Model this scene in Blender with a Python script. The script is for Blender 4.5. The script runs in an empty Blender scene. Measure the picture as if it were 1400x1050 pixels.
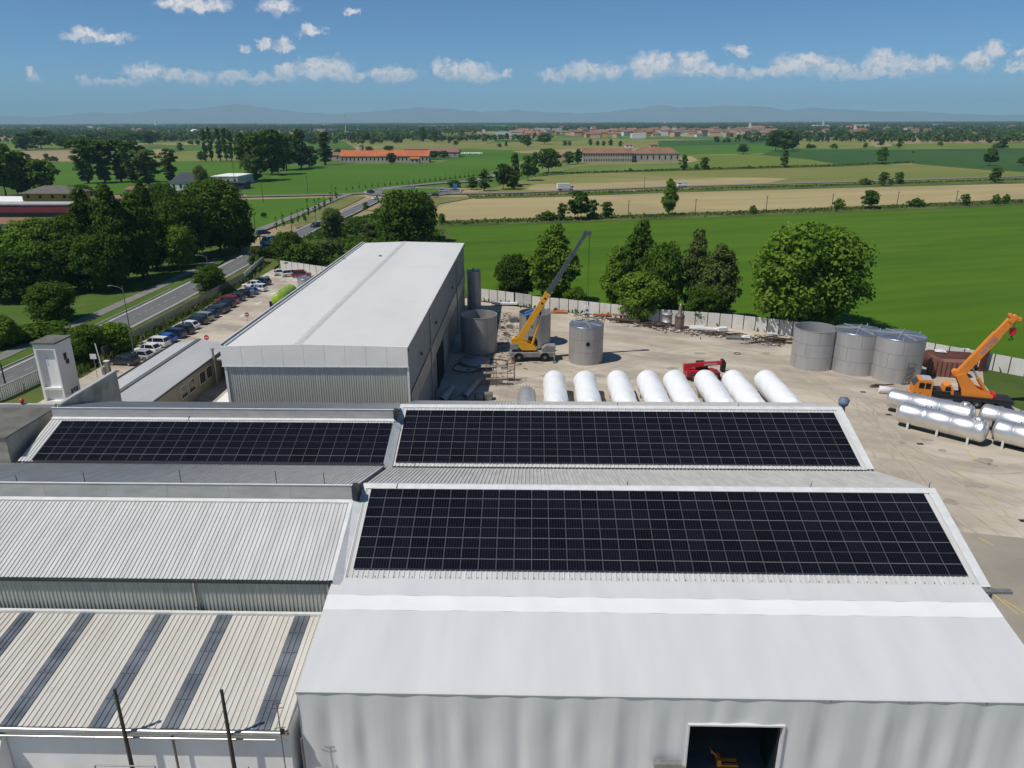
import bpy, math, random
import numpy as np
from mathutils import Matrix, Vector

scene = bpy.context.scene
COL = scene.collection
R = math.radians
random.seed(7)
rng = np.random.default_rng(7)

# ------------------------------------------------------------------ camera
FPX, TILT, YAW, ROLL, CAMH = 1015.0, R(19.53), R(1.43), R(0.18), 35.0
cam_d = bpy.data.cameras.new('camera')
cam_d.sensor_fit = 'HORIZONTAL'
cam_d.sensor_width = 36.0
cam_d.lens = FPX * 36.0 / 1400.0
cam_d.clip_start = 0.5
cam_d.clip_end = 80000.0
cam = bpy.data.objects.new('camera', cam_d)
COL.objects.link(cam)
cam.matrix_world = (Matrix.Translation((0, 0, CAMH)) @ Matrix.Rotation(YAW, 4, 'Z') @
                    Matrix.Rotation(R(90) - TILT, 4, 'X') @ Matrix.Rotation(-ROLL, 4, 'Z'))
scene.camera = cam

# ------------------------------------------------------------------ light
SUN = Vector((-11.35, -6.2, 21.4)).normalized()      # towards the sun
sun_d = bpy.data.lights.new('sun', 'SUN')
sun_d.energy = 4.0
sun_d.angle = R(0.53)
sun_d.color = (1.0, 0.955, 0.88)
sun_o = bpy.data.objects.new('sun', sun_d)
COL.objects.link(sun_o)
sun_o.rotation_euler = SUN.to_track_quat('Z', 'Y').to_euler()
sun_o.location = (-60, -30, 120)
SUN_EL = math.asin(SUN.z)
SUN_AZ = math.atan2(SUN.x, SUN.y)

scene.view_settings.view_transform = 'Standard'
scene.view_settings.look = 'None'
scene.view_settings.exposure = 0.0
scene.view_settings.gamma = 1.0
scene.cycles.max_bounces = 6
scene.cycles.diffuse_bounces = 3
scene.cycles.glossy_bounces = 3
scene.cycles.transmission_bounces = 3
scene.cycles.volume_bounces = 0
scene.cycles.caustics_reflective = False
scene.cycles.caustics_refractive = False
scene.cycles.use_denoising = True


# ------------------------------------------------------------------ pixel <-> world helpers (photo pixels 1400 x 1050)
def ray(u, v):
    a = u - 700.0
    b = v - 525.0
    cr, sr = math.cos(ROLL), math.sin(ROLL)
    a, b = cr * a - sr * b, sr * a + cr * b
    x = a / FPX
    up = -b / FPX
    y = math.cos(TILT) + up * math.sin(TILT)
    z = -math.sin(TILT) + up * math.cos(TILT)
    c, s = math.cos(YAW), math.sin(YAW)
    return Vector((c * x - s * y, s * x + c * y, z))


def P(u, v, z=0.0):
    r = ray(u, v)
    return Vector((0, 0, CAMH)) + r * ((z - CAMH) / r.z)


def PY(u, v, Y):
    r = ray(u, v)
    return Vector((0, 0, CAMH)) + r * (Y / r.y)


def project(p):
    x, y, z = p[0], p[1], p[2] - CAMH
    c, s = math.cos(YAW), math.sin(YAW)
    x, y = c * x + s * y, -s * x + c * y
    fw = y * math.cos(TILT) - z * math.sin(TILT)
    up = y * math.sin(TILT) + z * math.cos(TILT)
    a = FPX * x / fw
    b = -FPX * up / fw
    cr, sr = math.cos(ROLL), math.sin(ROLL)
    return 700 + cr * a + sr * b, 525 - sr * a + cr * b


# ------------------------------------------------------------------ sky with cumulus
world = bpy.data.worlds.new('World')
scene.world = world
world.use_nodes = True
wn, wl = world.node_tree.nodes, world.node_tree.links
wn.clear()


def N(nodes, kind, **kw):
    n = nodes.new(kind)
    for k, v in kw.items():
        setattr(n, k, v)
    return n


def math_node(nodes, links, op, a, b=None, clamp=False):
    n = nodes.new('ShaderNodeMath')
    n.operation = op
    n.use_clamp = clamp
    for i, q in enumerate((a, b)):
        if q is None:
            continue
        if isinstance(q, (int, float)):
            n.inputs[i].default_value = q
        else:
            links.new(q, n.inputs[i])
    return n.outputs[0]


CLOUDS = [(262, 6, 50, 10), (232, 6, 22, 8), (290, 8, 26, 9), (378, 6, 24, 12), (427, 43, 17, 7), (133, 51, 50, 7), (120, 46, 22, 9),
          (388, 62, 13, 9), (363, 60, 9, 7), (335, 67, 7, 6), (478, 18, 9, 5), (200, 98, 32, 10), (232, 102, 22, 9), (265, 107, 26, 9),
          (115, 110, 13, 5), (318, 104, 23, 10), (392, 96, 23, 9), (425, 102, 22, 8), (455, 95, 32, 15), (484, 103, 20, 8),
          (520, 103, 20, 9), (548, 103, 27, 10), (600, 92, 13, 14), (624, 98, 24, 12), (658, 104, 32, 8), (690, 101, 11, 7),
          (45, 103, 9, 10), (760, 103, 28, 9), (800, 98, 30, 14), (838, 98, 17, 14), (885, 92, 27, 18), (906, 86, 16, 14), (945, 83, 23, 11),
          (965, 97, 50, 10), (1010, 69, 18, 7), (1085, 90, 34, 15), (1060, 97, 22, 9), (1140, 92, 27, 11), (1205, 84, 28, 17),
          (1240, 90, 32, 13), (1278, 87, 26, 11), (1335, 84, 25, 13), (1360, 68, 17, 12), (1026, 101, 32, 7), (430, 88, 24, 10), (640, 96, 30, 11),
          (1110, 84, 26, 11), (350, 108, 60, 6), (160, 112, 50, 5), (1180, 100, 90, 7), (1400, 74, 14, 7), (1390, 92, 18, 8)]
geo = N(wn, 'ShaderNodeNewGeometry')
neg = N(wn, 'ShaderNodeVectorMath', operation='SCALE')
neg.inputs['Scale'].default_value = -1.0
wl.new(geo.outputs['Incoming'], neg.inputs[0])
sep = N(wn, 'ShaderNodeSeparateXYZ')
wl.new(neg.outputs[0], sep.inputs[0])
ymax = math_node(wn, wl, 'MAXIMUM', sep.outputs['Y'], 0.02)
gu = math_node(wn, wl, 'DIVIDE', sep.outputs['X'], ymax)
gw = math_node(wn, wl, 'DIVIDE', sep.outputs['Z'], ymax)
cmb = N(wn, 'ShaderNodeCombineXYZ')
wl.new(gu, cmb.inputs[0])
wl.new(gw, cmb.inputs[1])
# billowing distortion of the sky coordinates
nz = N(wn, 'ShaderNodeTexNoise')
nz.inputs['Scale'].default_value = 75.0
nz.inputs['Detail'].default_value = 7.0
nz.inputs['Roughness'].default_value = 0.62
wl.new(cmb.outputs[0], nz.inputs['Vector'])
sub = N(wn, 'ShaderNodeVectorMath', operation='SUBTRACT')
wl.new(nz.outputs['Color'], sub.inputs[0])
sub.inputs[1].default_value = (0.5, 0.5, 0.5)
scl = N(wn, 'ShaderNodeVectorMath', operation='MULTIPLY')
wl.new(sub.outputs[0], scl.inputs[0])
scl.inputs[1].default_value = (0.040, 0.030, 0.0)
addv = N(wn, 'ShaderNodeVectorMath', operation='ADD')
wl.new(cmb.outputs[0], addv.inputs[0])
wl.new(scl.outputs[0], addv.inputs[1])
best = None
shade = None
for (cx, cy, rx, ry) in CLOUDS:
    d = ray(cx, cy)
    u0, w0 = d.x / d.y, d.z / d.y
    d2 = ray(cx + rx * 1.22, cy)
    d3 = ray(cx, cy - ry * 1.3)
    ru = abs(d2.x / d2.y - u0)
    rw = abs(d3.z / d3.y - w0)
    ma = N(wn, 'ShaderNodeVectorMath', operation='MULTIPLY_ADD')
    wl.new(addv.outputs[0], ma.inputs[0])
    ma.inputs[1].default_value = (1 / ru, 1 / rw, 0)
    ma.inputs[2].default_value = (-u0 / ru, -w0 / rw, 0)
    ln = N(wn, 'ShaderNodeVectorMath', operation='LENGTH')
    wl.new(ma.outputs[0], ln.inputs[0])
    if best is None:
        best = ln.outputs['Value']
    else:
        m = N(wn, 'ShaderNodeMath', operation='SMOOTH_MIN')
        wl.new(best, m.inputs[0])
        wl.new(ln.outputs['Value'], m.inputs[1])
        m.inputs[2].default_value = 0.12
        best = m.outputs[0]
mr = N(wn, 'ShaderNodeMapRange', interpolation_type='SMOOTHSTEP')
wl.new(best, mr.inputs['Value'])
mr.inputs['From Min'].default_value = 1.06
mr.inputs['From Max'].default_value = 0.30
wl.new(math_node(wn, wl, 'GREATER_THAN', sep.outputs['Y'], 0.05), mr.inputs['To Max'])
# self-shadow of the cumulus: finer noise, darker hollows
nz2 = N(wn, 'ShaderNodeTexNoise')
nz2.inputs['Scale'].default_value = 120.0
nz2.inputs['Detail'].default_value = 5.0
wl.new(addv.outputs[0], nz2.inputs['Vector'])
cr_ = N(wn, 'ShaderNodeMix', data_type='RGBA')
mr2 = N(wn, 'ShaderNodeMapRange')
wl.new(nz2.outputs['Fac'], mr2.inputs['Value'])
mr2.inputs['From Min'].default_value = 0.3
mr2.inputs['From Max'].default_value = 0.55
wl.new(mr2.outputs[0], cr_.inputs['Factor'])
cr_.inputs['A'].default_value = (0.42, 0.50, 0.60, 1)
cr_.inputs['B'].default_value = (0.98, 0.92, 0.90, 1)
sky = N(wn, 'ShaderNodeTexSky', sky_type='NISHITA', sun_disc=False)
sky.sun_elevation = SUN_EL
sky.sun_rotation = SUN_AZ
sky.altitude = 100
sky.air_density = 0.6
sky.dust_density = 0.0
sky.ozone_density = 10.0
bg = N(wn, 'ShaderNodeBackground')
tint = N(wn, 'ShaderNodeMix', data_type='RGBA', blend_type='MULTIPLY')
tint.inputs['Factor'].default_value = 1.0
wl.new(sky.outputs[0], tint.inputs['A'])
tint.inputs['B'].default_value = (0.88, 1.07, 1.05, 1)
wl.new(tint.outputs['Result'], bg.inputs['Color'])
bg.inputs['Strength'].default_value = 0.088
bg2 = N(wn, 'ShaderNodeBackground')
wl.new(cr_.outputs['Result'], bg2.inputs['Color'])
bg2.inputs['Strength'].default_value = 0.98
mixw = N(wn, 'ShaderNodeMixShader')
fade = N(wn, 'ShaderNodeMapRange', interpolation_type='SMOOTHSTEP')
wl.new(gw, fade.inputs['Value'])
fade.inputs['From Min'].default_value = 0.030
fade.inputs['From Max'].default_value = 0.066
fade.inputs['To Min'].default_value = 0.16
fade.inputs['To Max'].default_value = 0.9
fac = math_node(wn, wl, 'MULTIPLY', mr.outputs['Result'], fade.outputs[0])
wl.new(fac, mixw.inputs['Fac'])
wl.new(bg.outputs[0], mixw.inputs[1])
wl.new(bg2.outputs[0], mixw.inputs[2])
wout = N(wn, 'ShaderNodeOutputWorld')
wl.new(mixw.outputs[0], wout.inputs['Surface'])
world.cycles.sampling_method = 'MANUAL'
world.cycles.sample_map_resolution = 256

# ------------------------------------------------------------------ materials
def mat(name, c1, c2=None, scale=1.0, rough=0.7, metal=0.0, detail=4.0, stretch=(1, 1, 1), lo=0.35, hi=0.65,
        bump=0.0, bscale=None, coord='pos', spec=0.3, c3=None, scale3=0.1, lo3=0.55, hi3=0.7, rand=0.0, stretch3=(1, 1, 1), amt3=1.0, rot=0.0):
    m = bpy.data.materials.new(name)
    m.use_nodes = True
    n, l = m.node_tree.nodes, m.node_tree.links
    b = n['Principled BSDF']
    b.inputs['Roughness'].default_value = rough
    b.inputs['Metallic'].default_value = metal
    b.inputs['Specular IOR Level'].default_value = spec
    c1 = tuple(c1) + (1,)
    b.inputs['Base Color'].default_value = c1
    m.diffuse_color = c1
    if c2 is None and not bump and not rand:
        return m
    if coord == 'pos':
        src = n.new('ShaderNodeNewGeometry').outputs['Position']
    else:
        src = n.new('ShaderNodeTexCoord').outputs['Object']
    if rot:
        vr = n.new('ShaderNodeVectorRotate')
        vr.rotation_type = 'Z_AXIS'
        vr.inputs['Angle'].default_value = rot
        l.new(src, vr.inputs['Vector'])
        src = vr.outputs[0]

    def noise(sc, st, det):
        mp = n.new('ShaderNodeVectorMath')
        mp.operation = 'MULTIPLY'
        l.new(src, mp.inputs[0])
        mp.inputs[1].default_value = tuple(sc * q for q in st)
        t = n.new('ShaderNodeTexNoise')
        t.inputs['Scale'].default_value = 1.0
        t.inputs['Detail'].default_value = det
        t.inputs['Roughness'].default_value = 0.6
        l.new(mp.outputs[0], t.inputs['Vector'])
        return t.outputs['Fac']

    def rng_(fac, a, c):
        r = n.new('ShaderNodeMapRange')
        r.inputs['From Min'].default_value = a
        r.inputs['From Max'].default_value = c
        l.new(fac, r.inputs['Value'])
        return r.outputs['Result']
    cur = None
    if c2 is not None:
        f = rng_(noise(scale, stretch, detail), lo, hi)
        mx = n.new('ShaderNodeMix')
        mx.data_type = 'RGBA'
        l.new(f, mx.inputs['Factor'])
        mx.inputs['A'].default_value = c1
        mx.inputs['B'].default_value = tuple(c2) + (1,)
        cur = mx.outputs['Result']
        if c3 is not None:
            f3 = rng_(noise(scale3, stretch3, 5.0), lo3, hi3)
            if amt3 != 1.0:
                f3 = math_node(n, l, 'MULTIPLY', f3, amt3)
            m3 = n.new('ShaderNodeMix')
            m3.data_type = 'RGBA'
            l.new(f3, m3.inputs['Factor'])
            l.new(cur, m3.inputs['A'])
            m3.inputs['B'].default_value = tuple(c3) + (1,)
            cur = m3.outputs['Result']
    if rand:
        oi = n.new('ShaderNodeObjectInfo')
        hs = n.new('ShaderNodeHueSaturation')
        v = n.new('ShaderNodeMapRange')
        l.new(oi.outputs['Random'], v.inputs['Value'])
        v.inputs['To Min'].default_value = 1 - rand
        v.inputs['To Max'].default_value = 1 + rand
        l.new(v.outputs['Result'], hs.inputs['Value'])
        if cur is not None:
            l.new(cur, hs.inputs['Color'])
        else:
            hs.inputs['Color'].default_value = c1
        cur = hs.outputs['Color']
    if cur is not None:
        l.new(cur, b.inputs['Base Color'])
    if bump:
        bp = n.new('ShaderNodeBump')
        bp.inputs['Strength'].default_value = bump
        bp.inputs['Distance'].default_value = 0.05
        l.new(noise(bscale or scale * 4, stretch, 5.0), bp.inputs['Height'])
        l.new(bp.outputs[0], b.inputs['Normal'])
    return m


def leaf_mat(name, c1, c2, scale=0.6, trans=0.3, rand=0.18):
    m = bpy.data.materials.new(name)
    m.use_nodes = True
    n, l = m.node_tree.nodes, m.node_tree.links
    n.clear()
    out = n.new('ShaderNodeOutputMaterial')
    tc = n.new('ShaderNodeTexCoord')
    t = n.new('ShaderNodeTexNoise')
    t.inputs['Scale'].default_value = scale
    t.inputs['Detail'].default_value = 6
    l.new(tc.outputs['Object'], t.inputs['Vector'])
    mr_ = n.new('ShaderNodeMapRange')
    mr_.inputs['From Min'].default_value = 0.32
    mr_.inputs['From Max'].default_value = 0.68
    l.new(t.outputs['Fac'], mr_.inputs['Value'])
    mx = n.new('ShaderNodeMix')
    mx.data_type = 'RGBA'
    l.new(mr_.outputs['Result'], mx.inputs['Factor'])
    mx.inputs['A'].default_value = tuple(c1) + (1,)
    mx.inputs['B'].default_value = tuple(c2) + (1,)
    oi = n.new('ShaderNodeObjectInfo')
    v = n.new('ShaderNodeMapRange')
    l.new(oi.outputs['Random'], v.inputs['Value'])
    v.inputs['To Min'].default_value = 1 - rand
    v.inputs['To Max'].default_value = 1 + rand
    hs = n.new('ShaderNodeHueSaturation')
    l.new(v.outputs['Result'], hs.inputs['Value'])
    l.new(mx.outputs['Result'], hs.inputs['Color'])
    d = n.new('ShaderNodeBsdfDiffuse')
    tr = n.new('ShaderNodeBsdfTranslucent')
    l.new(hs.outputs[0], d.inputs['Color'])
    l.new(hs.outputs[0], tr.inputs['Color'])
    ms = n.new('ShaderNodeMixShader')
    ms.inputs['Fac'].default_value = trans
    l.new(d.outputs[0], ms.inputs[1])
    l.new(tr.outputs[0], ms.inputs[2])
    l.new(ms.outputs[0], out.inputs['Surface'])
    return m


def emit_like(name, c):
    return mat(name, c)


MT = {}
MT['white_sheet'] = mat('white_metal_sheet', (0.60, 0.60, 0.585), (0.50, 0.495, 0.475), 0.6, 0.5, 0.0, stretch=(4, 0.25, 1), c3=(0.42, 0.40, 0.36), scale3=0.35, lo3=0.6, hi3=0.85, amt3=0.6)
MT['bright_flash'] = mat('white_flashing', (0.70, 0.70, 0.69), (0.60, 0.60, 0.58), 1.5, 0.45)
MT['grey_sheet'] = mat('weathered_grey_sheet', (0.62, 0.60, 0.56), (0.50, 0.485, 0.455), 0.8, 0.5, 0.1, stretch=(3, 0.4, 1))
MT['old_sheet'] = mat('old_cream_sheet', (0.61, 0.58, 0.525), (0.51, 0.475, 0.415), 0.5, 0.6, stretch=(5, 0.3, 1), c3=(0.36, 0.27, 0.19), scale3=0.5, lo3=0.6, hi3=0.9, amt3=0.5)
MT['parapet'] = mat('grey_parapet_sheet', (0.50, 0.485, 0.46), (0.40, 0.39, 0.37), 0.5, 0.55, stretch=(1, 1, 3))
MT['clad_dark'] = mat('grey_green_cladding', (0.52, 0.515, 0.45), (0.40, 0.395, 0.345), 1.0, 0.5, 0.0, stretch=(3, 1, 0.12), lo=0.3, hi=0.7)
MT['clad_light'] = mat('light_cladding', (0.86, 0.82, 0.74), (0.79, 0.75, 0.68), 0.3, 0.5)
MT['clad_wall'] = mat('hall_side_cladding', (0.27, 0.275, 0.26), (0.22, 0.225, 0.215), 0.2, 0.6)
MT['clad_strip'] = mat('beige_side_panels', (0.46, 0.42, 0.34), (0.38, 0.34, 0.27), 0.15, 0.35, spec=0.5)
MT['hall_roof'] = mat('hall_roof_membrane', (0.66, 0.65, 0.625), (0.60, 0.59, 0.565), 0.12, 0.7, stretch=(1, 0.25, 1), c3=(0.52, 0.51, 0.49), scale3=0.25, lo3=0.55, hi3=0.9, amt3=0.5)
MT['hall_ridge'] = mat('ridge_cap', (0.57, 0.57, 0.55), (0.50, 0.50, 0.485), 1.0, 0.5)
MT['annex_roof'] = mat('annex_roof_sheet', (0.47, 0.475, 0.47), (0.41, 0.415, 0.415), 0.3, 0.45, stretch=(1, 0.3, 1))
MT['dark_metal'] = mat('dark_metal', (0.05, 0.052, 0.055), (0.03, 0.03, 0.032), 2.0, 0.5)
MT['zinc'] = mat('zinc_gutter', (0.62, 0.61, 0.58), (0.45, 0.44, 0.42), 1.5, 0.32, 0.85, stretch=(0.5, 3, 3))
MT['fabric'] = mat('white_pvc_fabric', (0.625, 0.63, 0.62), (0.585, 0.59, 0.585), 0.5, 0.45, stretch=(1.5, 0.15, 1), spec=0.4, bump=0.0)
MT['fabric_bright'] = mat('translucent_white_pvc', (0.78, 0.78, 0.77), (0.745, 0.745, 0.74), 0.5, 0.4, spec=0.4)
MT['fabric_front'] = mat('white_pvc_curtain', (0.70, 0.705, 0.70), (0.64, 0.645, 0.645), 0.6, 0.5, stretch=(2.5, 1, 0.1))
MT['conc'] = mat('yard_concrete', (0.54, 0.475, 0.38), (0.37, 0.315, 0.245), 0.13, 0.85, detail=12.0, lo=0.38, hi=0.62, stretch=(0.6, 1.5, 1), rot=R(24), c3=(0.24, 0.21, 0.175), scale3=0.085, lo3=0.52, hi3=0.66, amt3=0.5, stretch3=(1, 2.6, 1), bump=0.2, bscale=3.0)
MT['conc_grey'] = mat('worn_grey_concrete', (0.35, 0.31, 0.25), (0.27, 0.24, 0.195), 0.18, 0.85, detail=8.0, bump=0.2, bscale=3.0)
MT['conc_wall'] = mat('precast_wall', (0.70, 0.68, 0.63), (0.60, 0.58, 0.53), 0.4, 0.8, stretch=(1, 1, 0.5), c3=(0.30, 0.29, 0.25), scale3=0.8, lo3=0.58, hi3=0.85, amt3=0.6)
MT['old_wall'] = mat('stained_concrete', (0.42, 0.415, 0.37), (0.28, 0.275, 0.24), 0.6, 0.85, stretch=(1, 1, 0.25), c3=(0.12, 0.115, 0.10), scale3=0.7, lo3=0.5, hi3=0.8, amt3=0.7)
MT['flat_roof'] = mat('weathered_flat_roof', (0.17, 0.165, 0.145), (0.11, 0.105, 0.095), 0.5, 0.9, detail=6)
MT['render_white'] = mat('white_render', (0.85, 0.845, 0.82), (0.79, 0.78, 0.75), 0.6, 0.8, stretch=(1, 1, 0.3), c3=(0.50, 0.48, 0.43), scale3=0.9, lo3=0.62, hi3=0.9, amt3=0.5)
MT['render_tan'] = mat('tan_render', (0.32, 0.275, 0.20), (0.26, 0.225, 0.165), 0.5, 0.85)
MT['asphalt'] = mat('asphalt', (0.165, 0.163, 0.16), (0.12, 0.12, 0.118), 0.35, 0.85, detail=8, stretch=(2.0, 0.25, 1), bump=0.15, bscale=4)
MT['asphalt_dark'] = mat('dark_asphalt', (0.10, 0.10, 0.105), (0.075, 0.075, 0.08), 0.2, 0.85, detail=7)
MT['pave'] = mat('pavement_asphalt', (0.24, 0.225, 0.205), (0.17, 0.16, 0.145), 0.4, 0.9, detail=8)
MT['paint_white'] = mat('road_paint_white', (0.72, 0.72, 0.70), (0.45, 0.45, 0.43), 1.6, 0.7, lo=0.45, hi=0.75)
MT['paint_yellow'] = mat('road_paint_yellow', (0.62, 0.42, 0.09), (0.44, 0.36, 0.22), 0.9, 0.75, lo=0.42, hi=0.62)
MT['steel'] = mat('brushed_stainless', (0.56, 0.555, 0.545), (0.47, 0.465, 0.46), 0.7, 0.5, 0.55, stretch=(1, 1, 0.15), coord='obj')
MT['steel_dull'] = mat('dull_stainless', (0.46, 0.45, 0.435), (0.37, 0.36, 0.35), 0.6, 0.55, 0.45, stretch=(2, 2, 0.12), coord='obj')
MT['steel_mirror'] = mat('polished_stainless', (0.84, 0.83, 0.80), (0.74, 0.73, 0.71), 0.5, 0.40, 0.85, coord='obj')
MT['steel_inner'] = mat('tank_roof_plate', (0.42, 0.45, 0.50), (0.33, 0.36, 0.41), 0.8, 0.35, 0.8, coord='obj')
MT['galv'] = mat('galvanised_steel', (0.33, 0.33, 0.32), (0.25, 0.25, 0.245), 1.5, 0.5, 0.5)
MT['wrap'] = mat('white_shrink_wrap', (0.88, 0.89, 0.89), (0.84, 0.85, 0.855), 0.6, 0.4, spec=0.5, bump=0.45, bscale=1.3, coord='obj')
MT['crane_yellow'] = mat('crane_yellow', (0.80, 0.40, 0.015), (0.70, 0.33, 0.015), 0.7, 0.4, spec=0.5, coord='obj')
MT['crane_orange'] = mat('crane_orange', (0.82, 0.27, 0.03), (0.72, 0.23, 0.03), 0.6, 0.45, spec=0.5, coord='obj')
MT['boom_grey'] = mat('boom_dark_grey', (0.085, 0.095, 0.11), (0.065, 0.072, 0.085), 0.6, 0.45, spec=0.5, coord='obj')
MT['body_grey'] = mat('carrier_light_grey', (0.29, 0.285, 0.27), (0.20, 0.20, 0.19), 0.8, 0.5, coord='obj')
MT['rubber'] = mat('tyre_rubber', (0.022, 0.022, 0.023), (0.035, 0.034, 0.032), 2.0, 0.85, coord='obj')
MT['rim'] = mat('wheel_rim', (0.42, 0.42, 0.42), None, 1, 0.4, 0.6)
MT['black'] = mat('black_steel', (0.02, 0.02, 0.021), (0.03, 0.029, 0.028), 2, 0.55)
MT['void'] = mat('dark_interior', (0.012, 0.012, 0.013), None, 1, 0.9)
MT['glass'] = mat('dark_glass', (0.015, 0.018, 0.022), None, 1, 0.06, 0, spec=0.9)
MT['red'] = mat('loader_red', (0.60, 0.02, 0.03), (0.50, 0.018, 0.025), 1, 0.4, spec=0.5, coord='obj')
MT['rust'] = mat('rusty_primer', (0.13, 0.045, 0.03), (0.085, 0.035, 0.025), 0.7, 0.75, coord='obj')
MT['rust_pink'] = mat('faded_red_primer', (0.26, 0.12, 0.09), (0.19, 0.085, 0.065), 0.6, 0.8, coord='obj')
MT['scrap'] = mat('rusty_scrap', (0.14, 0.09, 0.06), (0.07, 0.05, 0.04), 3, 0.85)
MT['wood'] = mat('weathered_timber', (0.30, 0.22, 0.13), (0.22, 0.16, 0.10), 2, 0.85)
MT['plastic_white'] = mat('white_plastic', (0.80, 0.80, 0.80), (0.72, 0.72, 0.73), 2, 0.5)
MT['blue_sheet'] = mat('blue_tarpaulin', (0.06, 0.17, 0.36), (0.05, 0.13, 0.30), 2, 0.6)
MT['orange_sheet'] = mat('orange_bundle', (0.62, 0.20, 0.07), (0.50, 0.16, 0.06), 2, 0.7)
MT['lime'] = mat('lime_green_wrap', (0.30, 0.46, 0.03), (0.20, 0.33, 0.02), 0.8, 0.45, spec=0.5, coord='obj', lo=0.45, hi=0.55)
MT['pole'] = mat('grey_pole', (0.20, 0.195, 0.185), (0.15, 0.145, 0.14), 2, 0.6, 0.3)
MT['woodpole'] = mat('timber_pole', (0.085, 0.075, 0.06), (0.06, 0.052, 0.042), 3, 0.9)
MT['terracotta'] = mat('terracotta_tiles', (0.29, 0.16, 0.115), (0.22, 0.125, 0.095), 0.35, 0.85, rand=0.2, coord='obj')
MT['orange_tiles'] = mat('new_orange_tiles', (0.52, 0.155, 0.055), (0.43, 0.12, 0.045), 0.15, 0.85, coord='obj')
MT['brown_tiles'] = mat('aged_brown_tiles', (0.28, 0.145, 0.09), (0.20, 0.11, 0.075), 0.1, 0.85, coord='obj', c3=(0.38, 0.14, 0.08), scale3=0.04, lo3=0.55, hi3=0.62)
MT['grey_tiles'] = mat('grey_brown_tiles', (0.16, 0.145, 0.12), (0.12, 0.11, 0.095), 0.6, 0.9, coord='obj')
MT['slate'] = mat('dark_slate_roof', (0.035, 0.04, 0.05), (0.05, 0.055, 0.065), 0.8, 0.6, coord='obj')
MT['plaster_cream'] = mat('cream_plaster', (0.58, 0.50, 0.38), (0.50, 0.43, 0.33), 0.2, 0.85, coord='obj')
MT['plaster_white'] = mat('white_plaster', (0.74, 0.73, 0.70), (0.66, 0.65, 0.62), 0.2, 0.85, coord='obj')
MT['plaster_ochre'] = mat('ochre_plaster', (0.62, 0.36, 0.12), (0.55, 0.31, 0.10), 0.3, 0.85, coord='obj')
MT['plaster_pink'] = mat('salmon_plaster', (0.60, 0.36, 0.26), (0.54, 0.31, 0.22), 0.2, 0.85, coord='obj')
MT['plaster_stone'] = mat('pale_stone_plaster', (0.47, 0.42, 0.35), (0.38, 0.335, 0.28), 0.25, 0.9, coord='obj')
MT['shop_red'] = mat('dusty_red_fascia', (0.26, 0.04, 0.055), (0.21, 0.035, 0.05), 0.3, 0.6)
MT['bark'] = mat('bark', (0.085, 0.065, 0.048), (0.055, 0.042, 0.032), 3, 0.95, coord='obj')
MT['leaf_bright'] = leaf_mat('leaf_bright', (0.088, 0.172, 0.018), (0.19, 0.285, 0.036))
MT['leaf_mid'] = leaf_mat('leaf_mid', (0.056, 0.118, 0.016), (0.128, 0.205, 0.030))
MT['leaf_dark'] = leaf_mat('leaf_dark', (0.041, 0.086, 0.013), (0.098, 0.155, 0.020), trans=0.22)
MT['leaf_olive'] = leaf_mat('leaf_olive', (0.091, 0.131, 0.034), (0.168, 0.214, 0.054))
MT['leaf_poplar'] = leaf_mat('leaf_poplar', (0.058, 0.108, 0.024), (0.118, 0.186, 0.040))
MT['leaf_far'] = leaf_mat('leaf_far', (0.045, 0.084, 0.022), (0.100, 0.150, 0.037), scale=0.05, rand=0.3)

# solar glass: dark cells with thin busbar gaps, drawn in the panel's own coordinates
m = bpy.data.materials.new('solar_cells')
m.use_nodes = True
n, l = m.node_tree.nodes, m.node_tree.links
b = n['Principled BSDF']
b.inputs['Roughness'].default_value = 0.1
b.inputs['Specular IOR Level'].default_value = 0.06
tc = n.new('ShaderNodeTexCoord')
sp = n.new('ShaderNodeSeparateXYZ')
l.new(tc.outputs['Object'], sp.inputs[0])


def cell_line(sock, pitch, off, width):
    a = math_node(n, l, 'ADD', sock, off)
    a = math_node(n, l, 'DIVIDE', a, pitch)
    a = math_node(n, l, 'FRACT', a)
    a = math_node(n, l, 'SUBTRACT', a, 0.5)
    a = math_node(n, l, 'ABSOLUTE', a)
    return math_node(n, l, 'GREATER_THAN', a, 0.5 - width / pitch / 2)


lx = cell_line(sp.outputs['X'], 0.182, 0.0, 0.014)
ly = cell_line(sp.outputs['Y'], 0.0838, 0.0, 0.003)
lm = math_node(n, l, 'LESS_THAN', math_node(n, l, 'ABSOLUTE', sp.outputs['Y']), 0.014)
mx = n.new('ShaderNodeMix')
mx.data_type = 'RGBA'
nn = n.new('ShaderNodeTexNoise')
nn.inputs['Scale'].default_value = 2.5
l.new(tc.outputs['Object'], nn.inputs['Vector'])
oi_ = n.new('ShaderNodeObjectInfo')
l.new(math_node(n, l, 'MULTIPLY', math_node(n, l, 'ADD', nn.outputs['Fac'], 0.2), oi_.outputs['Random']), mx.inputs['Factor'])
mx.inputs['A'].default_value = (0.0022, 0.0025, 0.006, 1)
mx.inputs['B'].default_value = (0.0065, 0.0072, 0.014, 1)
mx2 = n.new('ShaderNodeMix')
mx2.data_type = 'RGBA'
l.new(math_node(n, l, 'MULTIPLY', math_node(n, l, 'MAXIMUM', lx, ly), 0.55), mx2.inputs['Factor'])
l.new(mx.outputs['Result'], mx2.inputs['A'])
mx2.inputs['B'].default_value = (0.085, 0.088, 0.10, 1)
mx3 = n.new('ShaderNodeMix')
mx3.data_type = 'RGBA'
l.new(lm, mx3.inputs['Factor'])
l.new(mx2.outputs['Result'], mx3.inputs['A'])
mx3.inputs['B'].default_value = (0.26, 0.26, 0.265, 1)
l.new(mx3.outputs['Result'], b.inputs['Base Color'])
MT['solar'] = m
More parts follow.
